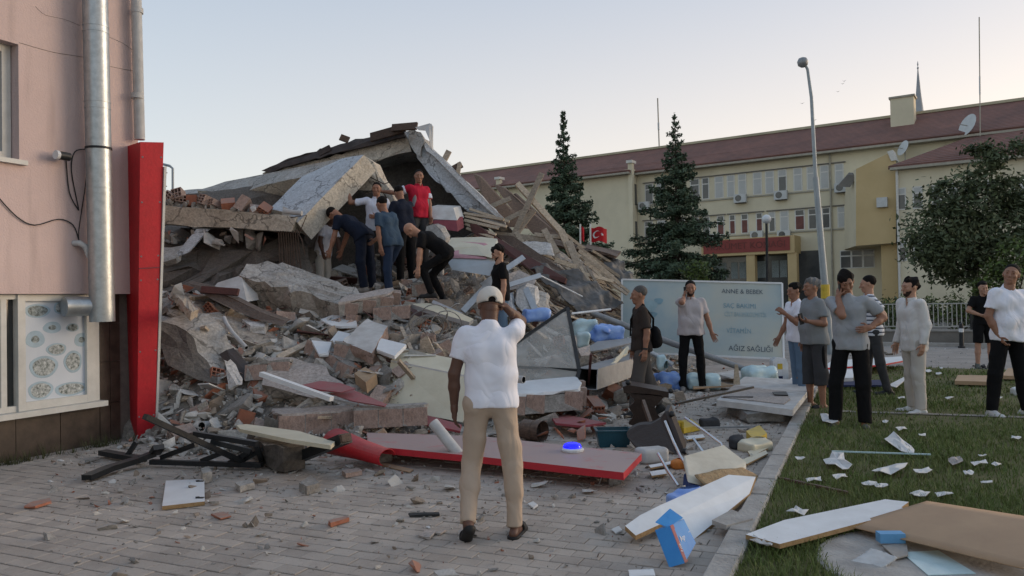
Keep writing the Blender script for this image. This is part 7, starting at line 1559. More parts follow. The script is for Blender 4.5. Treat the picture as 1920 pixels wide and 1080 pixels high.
# ---- middle: white plaster panels and striped slab
LS('plaster_piece', 'white_board', [(600,598),(636,585),(643,594),(668,588),(670,611),(640,612),(622,610)], 0.03, 'white angular board between the mid slab and the striped slab', 'board', 0.12, step=.3, jit=.006)
stp = LAY([(689,597),(728,612),(697,662),(640,640)], 0.28)
SL('striped_slab', ('white_dusty','brick_dusty'), stp, 0.16, None, 'tilted white striped wall slab with brick showing along its edge', 'wall slab', step=.12, jit=.012)
for k, pl in enumerate(([(618,640),(634,620),(658,625),(640,644)],[(584,638),(622,641),(616,662),(598,664)],[(712,634),(762,645),(740,667),(706,655)])):
    LS('plaster_piece', 'white_board', pl, 0.05, ('white board corner left of the striped slab','white board piece beside the leaning brick post','white board corner right of the striped slab')[k], 'board', 0.16+0.04*k, step=.3, jit=.006)
v1 = (D(642,700,9.9)-D(580,655,10.5)); wallfrag('leaning grey brick post with broken red ends beside the pinkish slab', D(572,662,10.35), v1, (0.1,0.35,1), (0.6,1,-0.1), 4, 1, 'mortar', th=0.19, seed=9)
v1 = (D(720,575,11.6)-D(640,590,11.3)); wallfrag('pale brick wall fragment below the man in blue-grey T-shirt', D(634,596,11.2), v1, (0,-0.35,1), (0.1,1,0.3), 3, 2, 'plaster_pinkish', seed=12)
wallfrag('short block of dark hollow bricks at the feet of the rescuers', D(698,603,11.3), (1,0.1,0.05), (0,0.2,1), (0,1,0), 2, 1, seed=14)
v1 = (D(690,655,10.1)-D(630,650,10.2)); wallfrag('brick course with open holes under the striped slab', D(625,672,10.0), (1,-0.2,-0.15), (0,0.1,1), (0.1,1,0), 3, 1, seed=15)
wallfrag('broken brick block just right of the crouching man', D(770,556,12.5), (1,0.3,0), (0,0.1,1), (0,1,0), 2, 1, seed=16)
wallfrag('pinkish brick block half hidden behind the man in the cap', D(815,676,10.2), (0.8,0.5,0.25), (-0.2,0.1,1), (0,1,0), 2, 1, seed=18)
SL('metal_leaf', ('cream','alu'), [D(772,570,11.6),D(800,568,11.8),D(832,573,11.8),D(888,598,11.2),D(880,604,11.0),D(832,590,11.2)], 0.06, None, 'cream metal door lying across the bricks below the crouching man', 'door', clean=True)
LS('cardboard_box', 'cardboard', [(664,700),(684,688),(706,700),(686,717)], 0.14, 'small brown cardboard box crushed in front of the leaning brick post', 'box', 0.2, clean=True)
# tangle of cable
mb = MB(); cr_ = random.Random(8); c0 = M(808,635,0.1)
for k in range(7):
    pp = []; ph = cr_.uniform(0,6.28); rx, rz = cr_.uniform(.12,.25), cr_.uniform(.12,.26); off = Vector((cr_.gauss(0,.06),cr_.gauss(0,.1),cr_.gauss(0.08,.05)))
    for j in range(22):
        a = ph+j*0.33; pp.append(c0+off+Vector((math.cos(a)*rx, math.sin(a*1.3)*.1, math.sin(a)*rz+0.1)))
    mb.tube(pp, 0.007, 5)
o = tag(mb.build('cable_tangle', 'cable_grey'), 'tangle of grey cables hanging loose in the rubble', 'cables'); o['kind'] = 'stuff'
bar_('stick', M(752,614,0.15), M(780,676,0.12), 0.05, 0.03, 'wood_grey', 'grey stick standing beside the tangle of cables', 'stick')
# ---- upper right panels
mat('sign_face', (0.46,0.51,0.55), (0.40,0.44,0.47), 3, 0.5, 0.1, 20, stain=0.3, dust=0.2)
sb_ = empty('sign_box', D(880,500,12.8), 'pale blue box sign with a pink stripe lying behind the crouching man', 'sign box')
mb = MB(); mb.prism([D(835,484,12.7),D(912,486,12.5),D(928,492,12.4),D(918,517,12.3),D(848,506,12.5)], Vector((0.05,0.55,0.25))); mb.build('face', 'sign_face', sb_)
mb = MB(); mb.prism([D(834,476,12.74),D(902,480,12.55),D(912,485.5,12.47),D(835,483.5,12.69)], Vector((0.05,0.5,0.25))); mb.build('stripe', 'pink_paint', sb_)
mb = MB(); mb.prism([D(836,464,12.9),D(895,462,12.9),D(926,466,12.8),D(930,486,12.4),D(908,480,12.5),D(836,474,12.8)], Vector((0.05,0.5,0.2))); mb.build('top', 'cream', sb_)
SL('white_box', 'white_dusty', [D(806,388,14.6),D(850,390,14.6),D(857,413,14.4),D(812,411,14.4)], (0.1,0.5,0.1), None, 'white box panel behind the man in red', 'panel', clean=True)
SL('maroon_box', 'maroon', [D(810,415,14.3),D(856,413,14.4),D(858,434,14.2),D(818,428,14.2)], (0.1,0.3,0.1), None, 'maroon panel hanging under the white box panel', 'panel', clean=True)
SL('arched_plaster', 'concrete', [(794,438,14.0),(800,424,14.0),(814,420,14.0),(828,428,13.9),(838,446,13.8),(836,462,13.7),(812,460,13.7),(796,456,13.8)], (0.05,0.2,0.05), None, 'rounded grey plaster fragment next to the man in red', 'plaster fragment', step=0.1, jit=0.015)
for p, q, w, lab in (((868,584,12.3),(924,524,12.6),.10,'wide aluminium strip leaning up behind the black T-shirt man'),((903,536,12.6),(982,482,13.0),.09,'pale aluminium strip crossing above the broken panels'),((924,544,12.5),(1014,516,12.8),.08,'white bar with crumbled plaster right of the black T-shirt man'),((812,566,11.9),(866,590,11.5),.05,'thin metal strip beside the cream metal door'),((985,540,12.6),(1012,600,12.2),.10,'grey bent metal strip standing among the broken panels')):
    bar_('metal_strip', D(*p), D(*q), w, 0.035, 'alu', lab, 'metal strip', up=VW)
pipe('white_cable', [D(1014,517,12.8), D(1050,535,13.2), D(1092,556,13.4)], 0.012, 'white_plastic', 'white cable stretched over the dark tarpaulin', 'cable', hollow=False, n_=6)
SL('pale_board', 'plaster_pinkish', [D(926,522,13.2),D(975,505,13.5),D(1006,522,13.3),D(1000,536,13.1),D(940,546,13.0)], 0.05, None, 'pale board splintered across the middle of the heap', 'board', step=.2, jit=.02)
for k, (pl, mt, lab) in enumerate((([(962,548,12.5),(984,533,12.6),(1004,541,12.6),(1006,572,12.4),(990,592,12.3),(968,575,12.4)],'plaster_white','big white plaster lump below the splintered pale board'),([(1004,548,12.8),(1024,552,12.8),(1028,585,12.5),(1012,612,12.2),(1002,590,12.3)],'concrete','grey torn plaster sheet beside the white plaster lump'),([(930,560,12.4),(958,552,12.5),(964,590,12.2),(940,600,12.1)],'plaster_blue','bluish plaster panel behind the black T-shirt man'))):
    SL('plaster_lump', mt, pl, (0.05,0.2,0.05), None, lab, 'plaster', step=0.1, jit=0.02)
# ---- packs and bags
for (px, py, dd, sz, yw, mt, lab) in ((1005,602,12.0,(.40,.25,.20),.2,'blue_plastic','blue plastic pack wedged behind the tilted glass pane'),(1096,636,12.6,(.42,.34,.32),.1,'pale_plastic','pale green wrapped bale behind the tilted glass pane'),(1139,638,12.5,(.52,.34,.24),.25,'blue_plastic','blue wrapped nappy pack lying on the sheet metal'),(1254,702,12.9,(.42,.34,.30),.3,'blue_plastic','blue wrapped pack on the ground behind the bag man'),(1318,706,12.9,(.56,.36,.26),-.1,'pale_plastic','pale wrapped bale behind the legs of the phoning man'),(1424,701,13.0,(.52,.42,.36),.3,'pale_plastic','large pale green wrapped bale below the sign lettering'),(1093,650,11.6,(.20,.20,.22),0,'pale_plastic','small round pale container beside the glass pane'),(1240,690,12.6,(.16,.16,.22),0,'pale_plastic','small pale bottle pack beside the blue pack on the ground')):
    c = D(px,py,dd); c.z = max(mz(c.x,c.y), 0.0 if dd > 12.8 else c.z) if dd > 12.8 else c.z; pack('wrapped_pack', c, sz, yw, mt, lab, 'wrapped pack', 0.022)
jug = empty('white_canister', Z(1463,714,0), 'white canister with a yellow and blue label beside the jeans man', 'canister')
jc = Z(1463,714,0); mb = MB(); prof = [(-.15,0),(.15,0),(.15,.30),(.11,.40),(-.06,.42),(-.12,.36)]; mb.prism([jc+Vector((x,0,z)) for x,z in prof], Vector((0,.2,0))); mb.build('body', 'white_plastic', jug)
mb = MB(); mb.box(jc+Vector((-.0,-0.004,.26)), (.09,.006,.10)); mb.build('yellow_label', 'yellow_plastic', jug); mb = MB(); mb.box(jc+Vector((0.0,-0.004,.06)), (.09,.006,.05)); mb.build('blue_label', 'navy', jug)
# ---- glass pane in dark frame
m, n, l, b = newmat_nodes('dirty_glass'); b.inputs['Base Color'].default_value = (0.50,0.49,0.45,1); b.inputs['Roughness'].default_value = 0.25
tr_ = n.new('ShaderNodeBsdfTransparent'); mxs = n.new('ShaderNodeMixShader'); tn = n.new('ShaderNodeTexNoise'); tn.inputs['Scale'].default_value = 2.5; tn.inputs['Detail'].default_value = 8
rr_ = n.new('ShaderNodeMapRange'); rr_.inputs['From Min'].default_value = 0.3; rr_.inputs['From Max'].default_value = 0.7; rr_.inputs['To Min'].default_value = 0.28; rr_.inputs['To Max'].default_value = 0.62
l.new(tn.outputs['Fac'], rr_.inputs['Value']); l.new(rr_.outputs[0], mxs.inputs[0]); l.new(tr_.outputs[0], mxs.inputs[1]); l.new(b.outputs[0], mxs.inputs[2]); l.new(mxs.outputs[0], n['Material Output'].inputs['Surface'])
gp_ = empty('glass_door', D(1030,700,10.2), 'tilted dusty glass door in a dark metal frame behind the man in the cap', 'glass door')
gA, gB, gC, gD_, gE = D(900,690,10.4), D(1064,577,10.9), D(1086,694,10.3), D(1072,745,10.1), D(900,742,10.0)
mb = MB(); mb.prism([gA, gB, gC, gD_, gE], Vector((0,0.012,0))); mb.build('pane', 'dirty_glass', gp_)
for p, q in ((gA,gB),(gB,gC),(gC,gD_)): bar_('frame_bar', p, q, 0.05, 0.04, 'black_metal', '', '', gp_, up=Vector((0,-1,0)))
bar_('frame_bar', D(900,684,10.35), gC, 0.035, 0.035, 'black_metal', '', '', gp_, up=Vector((0,-1,0)))
# ---- brick slab right of the man in the cap
v1 = (D(1080,728,9.9)-D(965,740,9.3)); wallfrag('white tiled brick slab lying beside the tilted glass door', D(948,782,9.15), (1,0.12,0.05), (0,0.12,1), (0.05,1,0.1), 4, 4, 'white_board', th=0.22, bl=0.22, seed=22)
pipe('short_pipe', [D(982,712,9.2), D(940,708,9.4)], 0.045, 'pvc_grey', 'short grey pipe lying on the white tiled brick slab', 'pipe')
# ---- duct, sheets, strips
du = empty('sheet_metal_duct', D(1140,700,10.8), 'square grey sheet metal duct with a dark open end', 'duct')
e4 = [D(1083,690,10.4),D(1121,692,10.3),D(1119,731,10.15),D(1081,729,10.25)]; ex = D(1215,664,12.2)-e4[1]
mb = MB()
vs = e4+[p+ex for p in e4]; mb.add(vs, [(0,1,5,4),(1,2,6,5),(2,3,7,6),(3,0,4,7),(4,5,6,7)]); mb.build('shell', 'steel_grey', du, fixn=False)
cin = sum(e4, Vector())/4; i4 = [p+(cin-p)*0.06 for p in e4]; mb = MB(); mb.add(e4+i4+[p+ex*0.9 for p in i4], [(0,1,5,4),(1,2,6,5),(2,3,7,6),(3,0,4,7)], 0); mb.add(i4+[p+ex*0.9 for p in i4], [(0,1,5,4),(1,2,6,5),(2,3,7,6),(3,0,4,7),(4,5,6,7)], 1); mb.build('lining', ['steel_grey','hollow_shade'], du, fixn=False)  # darkness of the open end is painted by the lining colour
SL('sheet_metal', 'steel_grey', [D(1085,662,11.4),D(1120,640,12.0),D(1196,632,12.4),D(1198,640,12.2),D(1130,655,11.6)], 0.02, None, 'flat grey metal sheet lying over the square duct', 'metal sheet', clean=True)
SL('brick_ledge', ('plaster_pinkish','mortar'), [D(1082,652,11.2),D(1105,645,11.4),D(1112,668,11.1),D(1086,672,11.0)], (0,0.1,-0.22), None, 'pale brick ledge between the glass door and the duct', 'wall fragment')
SL('foam_strip', 'cream', [D(1119,702,10.6),D(1150,676,11.0),D(1178,648,11.6),D(1180,655,11.5),D(1152,688,10.9),D(1122,710,10.5)], 0.03, None, 'torn cream foam strip lying along the top of the duct', 'foam strip', step=.08, jit=.02)
pipe('red_rod', [Z(1100,766,0.0), D(1108,664,10.1)], 0.018, 'rust_red', 'thin dark red rod standing in front of the duct', 'rod', hollow=False, n_=8)
pipe('metal_pole', [D(1108,586,13.6), D(1250,640,13.4), D(1396,692,13.2)], 0.055, 'steel_grey', 'long grey metal pole lying in front of the fallen sign', 'pole')
pipe('metal_pole', [D(1175,636,13.0), D(1262,684,12.8)], 0.04, 'alu', 'shorter aluminium pole beside the bag man', 'pole')
pipe('thin_pole', [D(1072,588,12.8), D(1145,580,13.2)], 0.018, 'white_plastic', 'thin white pole lying over the packs', 'pole', hollow=False, n_=8)
for k in range(26):
    x_, y_ = sr.uniform(1000,1135), sr.uniform(784,826); p = Z(x_,y_,0.02); o = bpy.data.objects.new('tile_shard', sr.choice(shards)); C.objects.link(o); o.location = (p.x,p.y,0.04+sr.uniform(0,.08)); o.rotation_euler = (sr.gauss(0,.3),sr.gauss(0,.3),sr.uniform(0,6)); s_ = sr.uniform(.8,1.6); o.scale = (s_,s_,s_)
    tag(o, 'orange clay shard on the ground in front of the white tiled slab', 'clay shard', 'clay shards by the tiled slab')
dr_ = Z(1000,826,0.0)+UP*0.11; axd = Vector((0.75,-0.6,0)).normalized()
dm = empty('metal_drum', dr_-UP*0.11, 'small brown drum lying on its side behind the red sign panel', 'drum')
mb = MB(); n_ = 18; mb.lathe([(0.10,-0.13),(0.115,-0.12),(0.115,0.02),(0.105,0.03),(0.115,0.04),(0.115,0.13)], dr_, n_, ax=axd); mb.f = [f for f in mb.f if len(f) == 4]; mb.m = [0]*len(mb.f); smooth_by_angle(mb.build('shell', 'wood_brown', dm, fixn=False))
mb = MB(); mb.lathe([(0.10,-0.05),(0.10,-0.045)], dr_, n_, ax=axd); mb.lathe([(0.03,-0.045),(0.03,0.05)], dr_, 10, ax=axd); mb.build('inner_disc', 'hollow_shade', dm)
SL('pink_board', 'red_fabric', GP([(1034,782),(1060,777),(1136,792),(1090,798),(1042,793)], 0.14), 0.025, None, 'dusty pink board lying over the clay shards', 'board', clean=True)
tb_ = empty('plastic_bin', Z(1148,838,0), 'dark teal plastic bin standing by the dark wooden table end', 'bin')
bc_ = Z(1150,836,0); mb = MB(); w0, w1, hh = .15, .18, .17
for s_, dp in ((1,0),(0.94,1)):
    pass
lo4 = [bc_+Vector(v) for v in ((-w0,-.09,0),(w0,-.09,0),(w0,.09,0),(-w0,.09,0))]; hi4 = [bc_+Vector(v) for v in ((-w1,-.12,hh),(w1,-.12,hh),(w1,.12,hh),(-w1,.12,hh))]; in4 = [bc_+UP*hh+(p-bc_-UP*hh)*0.92 for p in hi4]; bt4 = [bc_+UP*.015+(p-bc_)*0.9 for p in lo4]
mb.add(lo4+hi4+in4+bt4, [(3,2,1,0)]+[(a,(a+1)%4,4+(a+1)%4,4+a) for a in range(4)]+[(4+a,4+(a+1)%4,8+(a+1)%4,8+a) for a in range(4)]+[(8+a,8+(a+1)%4,12+(a+1)%4,12+a) for a in range(4)]+[(12,13,14,15)]); mb.build('tub', 'teal_plastic', tb_, fixn=False)
mb = MB(); [mb.bar(hi4[a]+UP*.004, hi4[(a+1)%4]+UP*.004, .025, .012) for a in range(4)]; mb.build('rim', 'teal_plastic', tb_)

for k in range(84):
    px, py = sr.uniform(960,1165), sr.uniform(470,585)
    if py < 430+(px-900)*0.36: py = 435+(px-900)*0.40
    p = M(px, py, 0.26); q = M(px+sr.uniform(30,85), py+sr.uniform(18,52), 0.30)
    if (p-q).length > 2.6: q = p+(q-p).normalized()*1.6
    mb = MB(); mb.bar(p, q, sr.uniform(.025,.075), sr.uniform(.02,.04)); tag(mb.build('batten', sr.choice(['wood_grey','wood_pale','wood_brown'])), 'loose batten lying on the right slope above the packs', 'plank', 'battens on the right slope')
# ================================================================ fallen shop sign, street side objects
m, n, l, b = newmat_nodes('sign_vinyl'); b.inputs['Roughness'].default_value = 0.3
tc = n.new('ShaderNodeTexCoord'); tn = n.new('ShaderNodeTexNoise'); tn.inputs['Scale'].default_value = 0.9; tn.inputs['Detail'].default_value = 5; l.new(tc.outputs['Object'], tn.inputs['Vector'])
cr = n.new('ShaderNodeValToRGB'); l.new(tn.outputs['Fac'], cr.inputs[0]); e = cr.color_ramp.elements; e[0].position = 0.34; e[0].color = (0.33,0.44,0.49,1); e[1].position = 0.66; e[1].color = (0.54,0.54,0.46,1); q = e.new(0.48); q.color = (0.44,0.51,0.505,1); l.new(cr.outputs[0], b.inputs['Base Color'])
tr_ = n.new('ShaderNodeBsdfTransparent'); mxs = n.new('ShaderNodeMixShader'); mxs.inputs[0].default_value = 0.86; l.new(tr_.outputs[0], mxs.inputs[1]); l.new(b.outputs[0], mxs.inputs[2]); l.new(mxs.outputs[0], n['Material Output'].inputs['Surface'])
sA, sB, sC, sE = D(1166,524,15.0), D(1466,531,14.4), D(1464,674,14.2), D(1166,660,14.8)
sC = sE + (sB-sA)*0.995
sg_ = empty('shop_sign', (sC+sE)/2, 'large fallen shop sign panel lettered in blue behind the phoning man', 'sign')
mb = MB(); mb.prism([sA,sB,sC,sE], Vector((0.02,0.05,0))); mb.build('panel', 'sign_vinyl', sg_)
for p, q in ((sA,sB),(sB,sC),(sA,sE),(sE,sC)): bar_('frame_edge', p, q, 0.032, 0.045, 'white_board', '', '', sg_, up=Vector((0,-1,0)))
mat('ink_dark', (0.10,0.13,0.165), None, 5, 0.5, 0); mat('ink_blue', (0.23,0.38,0.46), None, 5, 0.5, 0); mat('ink_faint', (0.33,0.47,0.52), None, 5, 0.5, 0)
sx_ = (sB-sA).normalized(); sn_ = sx_.cross((sA-sE).normalized()).normalized(); sy_ = sn_.cross(sx_)
if sn_.y > 0: sn_ = -sn_
def sign_pt(px, py):
    v = ray(px, py); nn = (sB-sA).cross(sE-sA).normalized(); return CP+v*((sA-CP).dot(nn)/v.dot(nn))
def lettering(body, px, py, h_px, mt, parent, w_px=None):
    t_ = bpy.data.curves.new('lettering','FONT'); t_.body = body; t_.align_x = 'LEFT'; t_.align_y = 'CENTER'; t_.size = h_px/0.72/1450*14.5; t_.extrude = 0.001
    tmp_ = bpy.data.objects.new('tmp', t_); C.objects.link(tmp_); bpy.context.view_layer.update(); me = bpy.data.meshes.new_from_object(tmp_.evaluated_get(bpy.context.evaluated_depsgraph_get())); bpy.data.objects.remove(tmp_)
    o = bpy.data.objects.new('lettering', me); C.objects.link(o); me.materials.clear(); me.materials.append(MATS[mt]); o.parent = parent
    xs = [v.co.x for v in me.vertices]; k = 1.0 if not w_px else (w_px/1450*14.5)/(max(xs)-min(xs)+1e-6)
    nz_ = sx_.cross(sy_); o.matrix_basis = Matrix.Translation(sign_pt(px,py)-parent.location+sn_*0.006) @ Matrix((sx_,sy_,nz_)).transposed().to_4x4() @ Matrix.Diagonal((k,1,1,1)); o['kind'] = 'stuff'; del o['kind']; return o
for tx, px, py, h, mt, w in (('ANNE & BEBEK',1353,546,8.5,'ink_dark',75),('SAÇ BAKIMI',1356,573,9,'ink_blue',58),('CİLT BAKIM/KOZMETİK',1358,589,8.5,'ink_faint',76),('VİTAMİN',1362,620,9,'ink_blue',44),('AĞIZ SAĞLIĞI',1366,653,9.5,'ink_dark',78)): lettering(tx, px, py, h, mt, sg_, w)
for (px, py, w, h, mt) in ((1215,575,34,30,'ink_faint'),(1235,565,16,14,'ink_blue'),(1222,590,20,12,'ink_blue')):
    c = sign_pt(px,py); q = MB(); k = 14.6/1450; q.prism([c+sx_*(w*k/2*math.cos(a)*(1+.2*math.sin(3*a)))+sy_*(h*k/2*math.sin(a)*(1+.15*math.cos(2*a)))+sn_*0.003 for a in [6.283*i/16 for i in range(16)]], sn_*0.002); q.build('printed_blot', mt, sg_)
# ---- door panel lying
dp = empty('fallen_door', Z(1430,750,0), 'white door leaf with torn veneer lying across the kerb', 'door')
dpp = GP([(1343,750),(1396,706),(1530,714),(1486,768)], 0.22); mb = MB(); mb.prism(dpp, (0,0,-0.075)); mb.build('leaf', 'white_dusty', dp)
mb = MB(); mb.prism(GP([(1352,744),(1376,722),(1470,733),(1482,748),(1470,757)], 0.232), (0,0,-0.009)); mb.build('torn_veneer', 'plaster_pinkish', dp)
bar_('lock_strip', Z(1356,744,0.236), Z(1412,744,0.24), 0.05, 0.008, 'wood_dark', '', '', dp); mb = MB(); mb.prism(GP([(1448,736),(1474,735),(1478,742),(1452,741)],0.24), (0,0,0.01)); mb.build('lock_plate', 'black_metal', dp)
LS('prop_rubble', 'concrete_chip', [(1360,755),(1440,765),(1470,772),(1400,775)], 0.12, 'flat rubble under the white door leaf', 'rubble piece', 0.14)
bar_('black_rod', Z(1268,757,0.35), Z(1412,726,0.40), 0.03, 0.025, 'black_metal', 'thin black rod resting on the white door leaf', 'rod')
SL('board_piece', 'hardboard', GP([(1297,718),(1330,712),(1376,722),(1300,728)], 0.08), 0.02, None, 'light brown board piece on the ground right of the phoning man', 'board', clean=True)
SL('wood_wedge', 'wood_pale', [D(1376,722,11.6),D(1379,683,11.6),D(1384,684,11.6),D(1388,722,11.6)], (0.0,0.04,0), None, 'pointed wooden wedge standing up beside the white door leaf', 'wedge', clean=True)
SL('board_piece', 'white_dusty', GP([(1340,700),(1395,690),(1420,705),(1370,708)], 0.12), 0.02, None, 'flat grey board under the pale green bale', 'board', clean=True)
# ---- boards behind the standing men
SL('board_stack', ('white_board','white_dusty'), GP([(1480,712),(1505,690),(1600,690),(1600,708)], 0.16), 0.07, None, 'white board stack on the grass behind the grey-haired man', 'boards', clean=True)
SL('red_edged_board', ('white_board','red_paint'), GP([(1540,690),(1560,676),(1690,668),(1694,676),(1650,684)], 0.20), 0.03, None, 'white board with a red edge lying beyond the grey T-shirt man', 'board', clean=True)
SL('blue_board', 'navy', GP([(1540,722),(1550,714),(1650,712),(1655,722)], 0.10), 0.03, None, 'dark blue board on the grass behind the grey T-shirt man', 'board', clean=True)
SL('white_sheet_piece', 'paper', GP([(1665,722),(1700,704),(1702,708),(1680,726)], 0.14), 0.01, None, 'white folded sheet by the knee of the white shirt man', 'sheet', clean=True)
SL('orange_board', 'hardboard', GP([(1790,714),(1796,703),(1862,704),(1866,716)], 0.12), 0.06, None, 'orange-brown shallow drawer front lying on the far grass', 'board', clean=True)
SL('orange_board', 'hardboard', GP([(1878,704),(1890,690),(1930,692),(1930,706)], 0.12), 0.06, None, 'orange-brown board lying behind the white T-shirt man', 'board', clean=True)
pack('white_bag', Z(1783,690,0.03) if False else Z(1915,740,0.03), (0.25,0.18,0.10), 0.2, 'paper', 'white crumpled bag beside the black joggers', 'bag', 0.015)
# ---- dark wooden table, broken in two
def ornate(name, pxs, ext, label):
    mb = MB(); P_ = [D(*p) for p in pxs]; out = []
    for i in range(len(P_)):       # Catmull-Rom outline
        p0, p1, p2, p3 = P_[i-1], P_[i], P_[(i+1) % len(P_)], P_[(i+2) % len(P_)]
        for t in (0,.25,.5,.75): out.append(0.5*((2*p1)+(p2-p0)*t+(2*p0-5*p1+4*p2-p3)*t*t+(3*p1-p0-3*p2+p3)*t**3))
    mb.prism(out, ext); return mb.build(name, 'wood_dark', label)
t1 = empty('table_end', Z(1212,790,0), 'upright dark carved wooden table end with a wide top plank', 'table end')
ornate('carved_upright', [(1184,738,8.9),(1240,742,8.9),(1238,752,8.9),(1228,764,8.9),(1234,778,8.9),(1246,794,8.9),(1214,798,8.9),(1180,796,8.9),(1188,780,8.9),(1180,764,8.9),(1190,752,8.9)], Vector((0,0.05,0)), t1)
mb = MB(); mb.prism([D(1168,725,8.9),D(1180,722,8.9),D(1254,735,8.9),D(1254,746,8.9),D(1170,737,8.9)], Vector((0.03,0.30,0.02))); mb.build('top_plank', 'wood_dark', t1)
for p in ((1178,717,8.95),(1258,733,8.95)):
    mb = MB(); mb.lathe([(0.01,-0.03),(0.03,-0.02),(0.032,0.0),(0.02,0.028)], D(*p), 12); smooth_by_angle(mb.build('knob_foot', 'black_metal', t1), 80)
bar_('stretcher', D(1206,754,8.8), D(1222,800,8.4), 0.07, 0.035, 'wood_brown', '', '', t1, up=Vector((1,0,0)))
t2 = empty('table_end', Z(1230,852,0), 'fallen dark carved wooden table end beside the chrome chair', 'table end')
ornate('carved_panel', [(1175,813,7.9),(1196,798,7.95),(1222,795,7.95),(1238,786,7.95),(1250,773,7.95),(1256,790,7.9),(1262,815,7.8),(1278,846,7.65),(1268,852,7.6),(1250,842,7.65),(1228,848,7.65),(1206,850,7.65),(1190,838,7.75)], Vector((0.02,0.06,0.02)), t2)
mb = MB(); mb.prism([D(1246,772,7.95),D(1254,770,7.95),D(1284,846,7.6),D(1276,852,7.6)], Vector((0.06,0.18,0.04))); mb.build('edge_plank', 'wood_dark', t2)
for p in ((1260,776,7.9),(1284,846,7.6)):
    mb = MB(); mb.lathe([(0.01,-0.03),(0.03,-0.02),(0.032,0.0),(0.02,0.028)], D(*p), 12); smooth_by_angle(mb.build('knob_foot', 'black_metal', t2), 80)
pack('basin', Z(1222,866,0.0), (0.28,0.2,0.14), 0.3, 'pvc_grey', 'pale plastic basin half hidden under the fallen table end', 'basin', 0.004)
# ---- overturned chrome chair
ch_ = empty('overturned_chair', Z(1335,915,0), 'overturned chair with chrome legs and a beige vinyl seat', 'chair')
def ctube(path, nm='leg'):
    q = MB(); q.tube([Vector(p) for p in path], 0.0125, 10); smooth_by_angle(q.build(nm, 'chrome', ch_))
ctube([D(1247,790,6.95), D(1262,826,6.75), D(1276,856,6.6), D(1284,868,6.55)]); ctube([D(1234,850,6.6), D(1252,882,6.45), D(1272,911,6.25)])
ctube([D(1284,783,7.15), D(1320,808,7.0), D(1352,832,6.85), D(1356,842,6.8), D(1348,848,6.75), D(1286,866,6.55)]); ctube([D(1300,822,6.95), D(1322,852,6.7)])
seat = [D(1280,868,6.5), D(1356,846,6.75), D(1400,880,6.6), D(1388,916,6.35), D(1330,915,6.2), D(1288,905,6.2)]
S_c = sum(seat, Vector())/6; mb = MB(); mb.prism(seat, Vector((0.02,0.06,0.05))); so = mb.build('seat', 'beige_vinyl', ch_)
bv = so.modifiers.new('soft','BEVEL'); bv.width = 0.02; bv.segments = 3
mb = MB(); mb.prism([D(1282,890,6.30),D(1308,905,6.25),D(1300,922,6.1),D(1280,915,6.15)], Vector((0.10,0.16,0.02))); mb.build('seat_underside', 'navy', ch_)
crumple('jute_cloth', [(1302,892,6.22),(1392,876,6.5),(1436,905,6.35),(1350,932,6.0)], 16, 10, 0.045, 5, 'jute', 'crumpled golden jute cloth thrown over the overturned chair seat', 'cloth')
pack('jute_bundle', D(1418,936,6.15)-UP*0.05, (0.20,0.16,0.16), 0.5, 'jute', 'end of the golden jute cloth bunched on the kerb', 'cloth', 0.012)
# ---- long white board and blue carton
z0 = 0.10
wb = board('white_board', [D(1172,986,4.95),D(1200,966,5.1),D(1236,948,5.25),D(1366,890,5.95),D(1417,894,6.0),D(1405,926,5.75),D(1300,1012,4.95),D(1244,980,5.05),D(1192,1004,4.85)], 0.03, 'long white board with cut corners propped over the kerb', 'board')
bxr = empty('blue_carton', Z(1266,1056,0), 'torn blue baby milk carton leaning on the white board', 'carton')
c4 = [D(1232,990,4.72),D(1282,974,4.78),D(1304,1012,4.66),D(1290,1050,4.52),D(1256,1036,4.5),D(1230,1012,4.6)]
mat('carton_blue', (0.03,0.20,0.52), (0.05,0.26,0.58), 4, 0.45, 0.1, 20); mat('carton_red', (0.25,0.012,0.03), None, 4, 0.45, 0)
fc = [D(1256,986,4.58),D(1282,973,4.72),D(1305,1018,4.62),D(1284,1056,4.44)]; bk_ = Vector((-0.085,0.02,-0.03))
mb = MB(); mb.prism(fc, bk_); mb.build('box', 'carton_blue', bxr)
mb = MB(); mb.prism([D(1229,980,4.6),D(1256,955,4.74),D(1280,972,4.70),D(1254,990,4.58)], Vector((0.002,0.006,0.004))); mb.build('open_flap', 'carton_blue', bxr)
fu = (fc[3]-fc[0]).normalized(); fn_ = (fc[1]-fc[0]).cross(fc[3]-fc[0]).normalized(); fn_ = fn_ if fn_.y < 0 else -fn_; fv = fn_.cross(fu)
w_ = (fc[1]-fc[0]); mb = MB(); mb.prism([fc[0]+fn_*.001, fc[0]+w_*0.22+fn_*.001, fc[3]+w_*0.22+fn_*.001, fc[3]+fn_*.001], fn_*0.001); mb.build('red_band', 'carton_red', bxr)
def small_text(body, pos, xdir, ydir, size, mt, parent, nm='lettering'):
    t_ = bpy.data.curves.new(nm,'FONT'); t_.body = body; t_.align_x = 'CENTER'; t_.align_y = 'CENTER'; t_.size = size; t_.extrude = 0.0004
    tmp_ = bpy.data.objects.new('tmp', t_); C.objects.link(tmp_); bpy.context.view_layer.update(); me = bpy.data.meshes.new_from_object(tmp_.evaluated_get(bpy.context.evaluated_depsgraph_get())); bpy.data.objects.remove(tmp_)
    o = bpy.data.objects.new(nm, me); C.objects.link(o); me.materials.clear(); me.materials.append(MATS[mt]); o.parent = parent; x_ = xdir.normalized(); z_ = x_.cross(ydir).normalized(); y_ = z_.cross(x_)
    o.matrix_basis = Matrix.Translation(pos-parent.location) @ Matrix((x_,y_,z_)).transposed().to_4x4(); return o
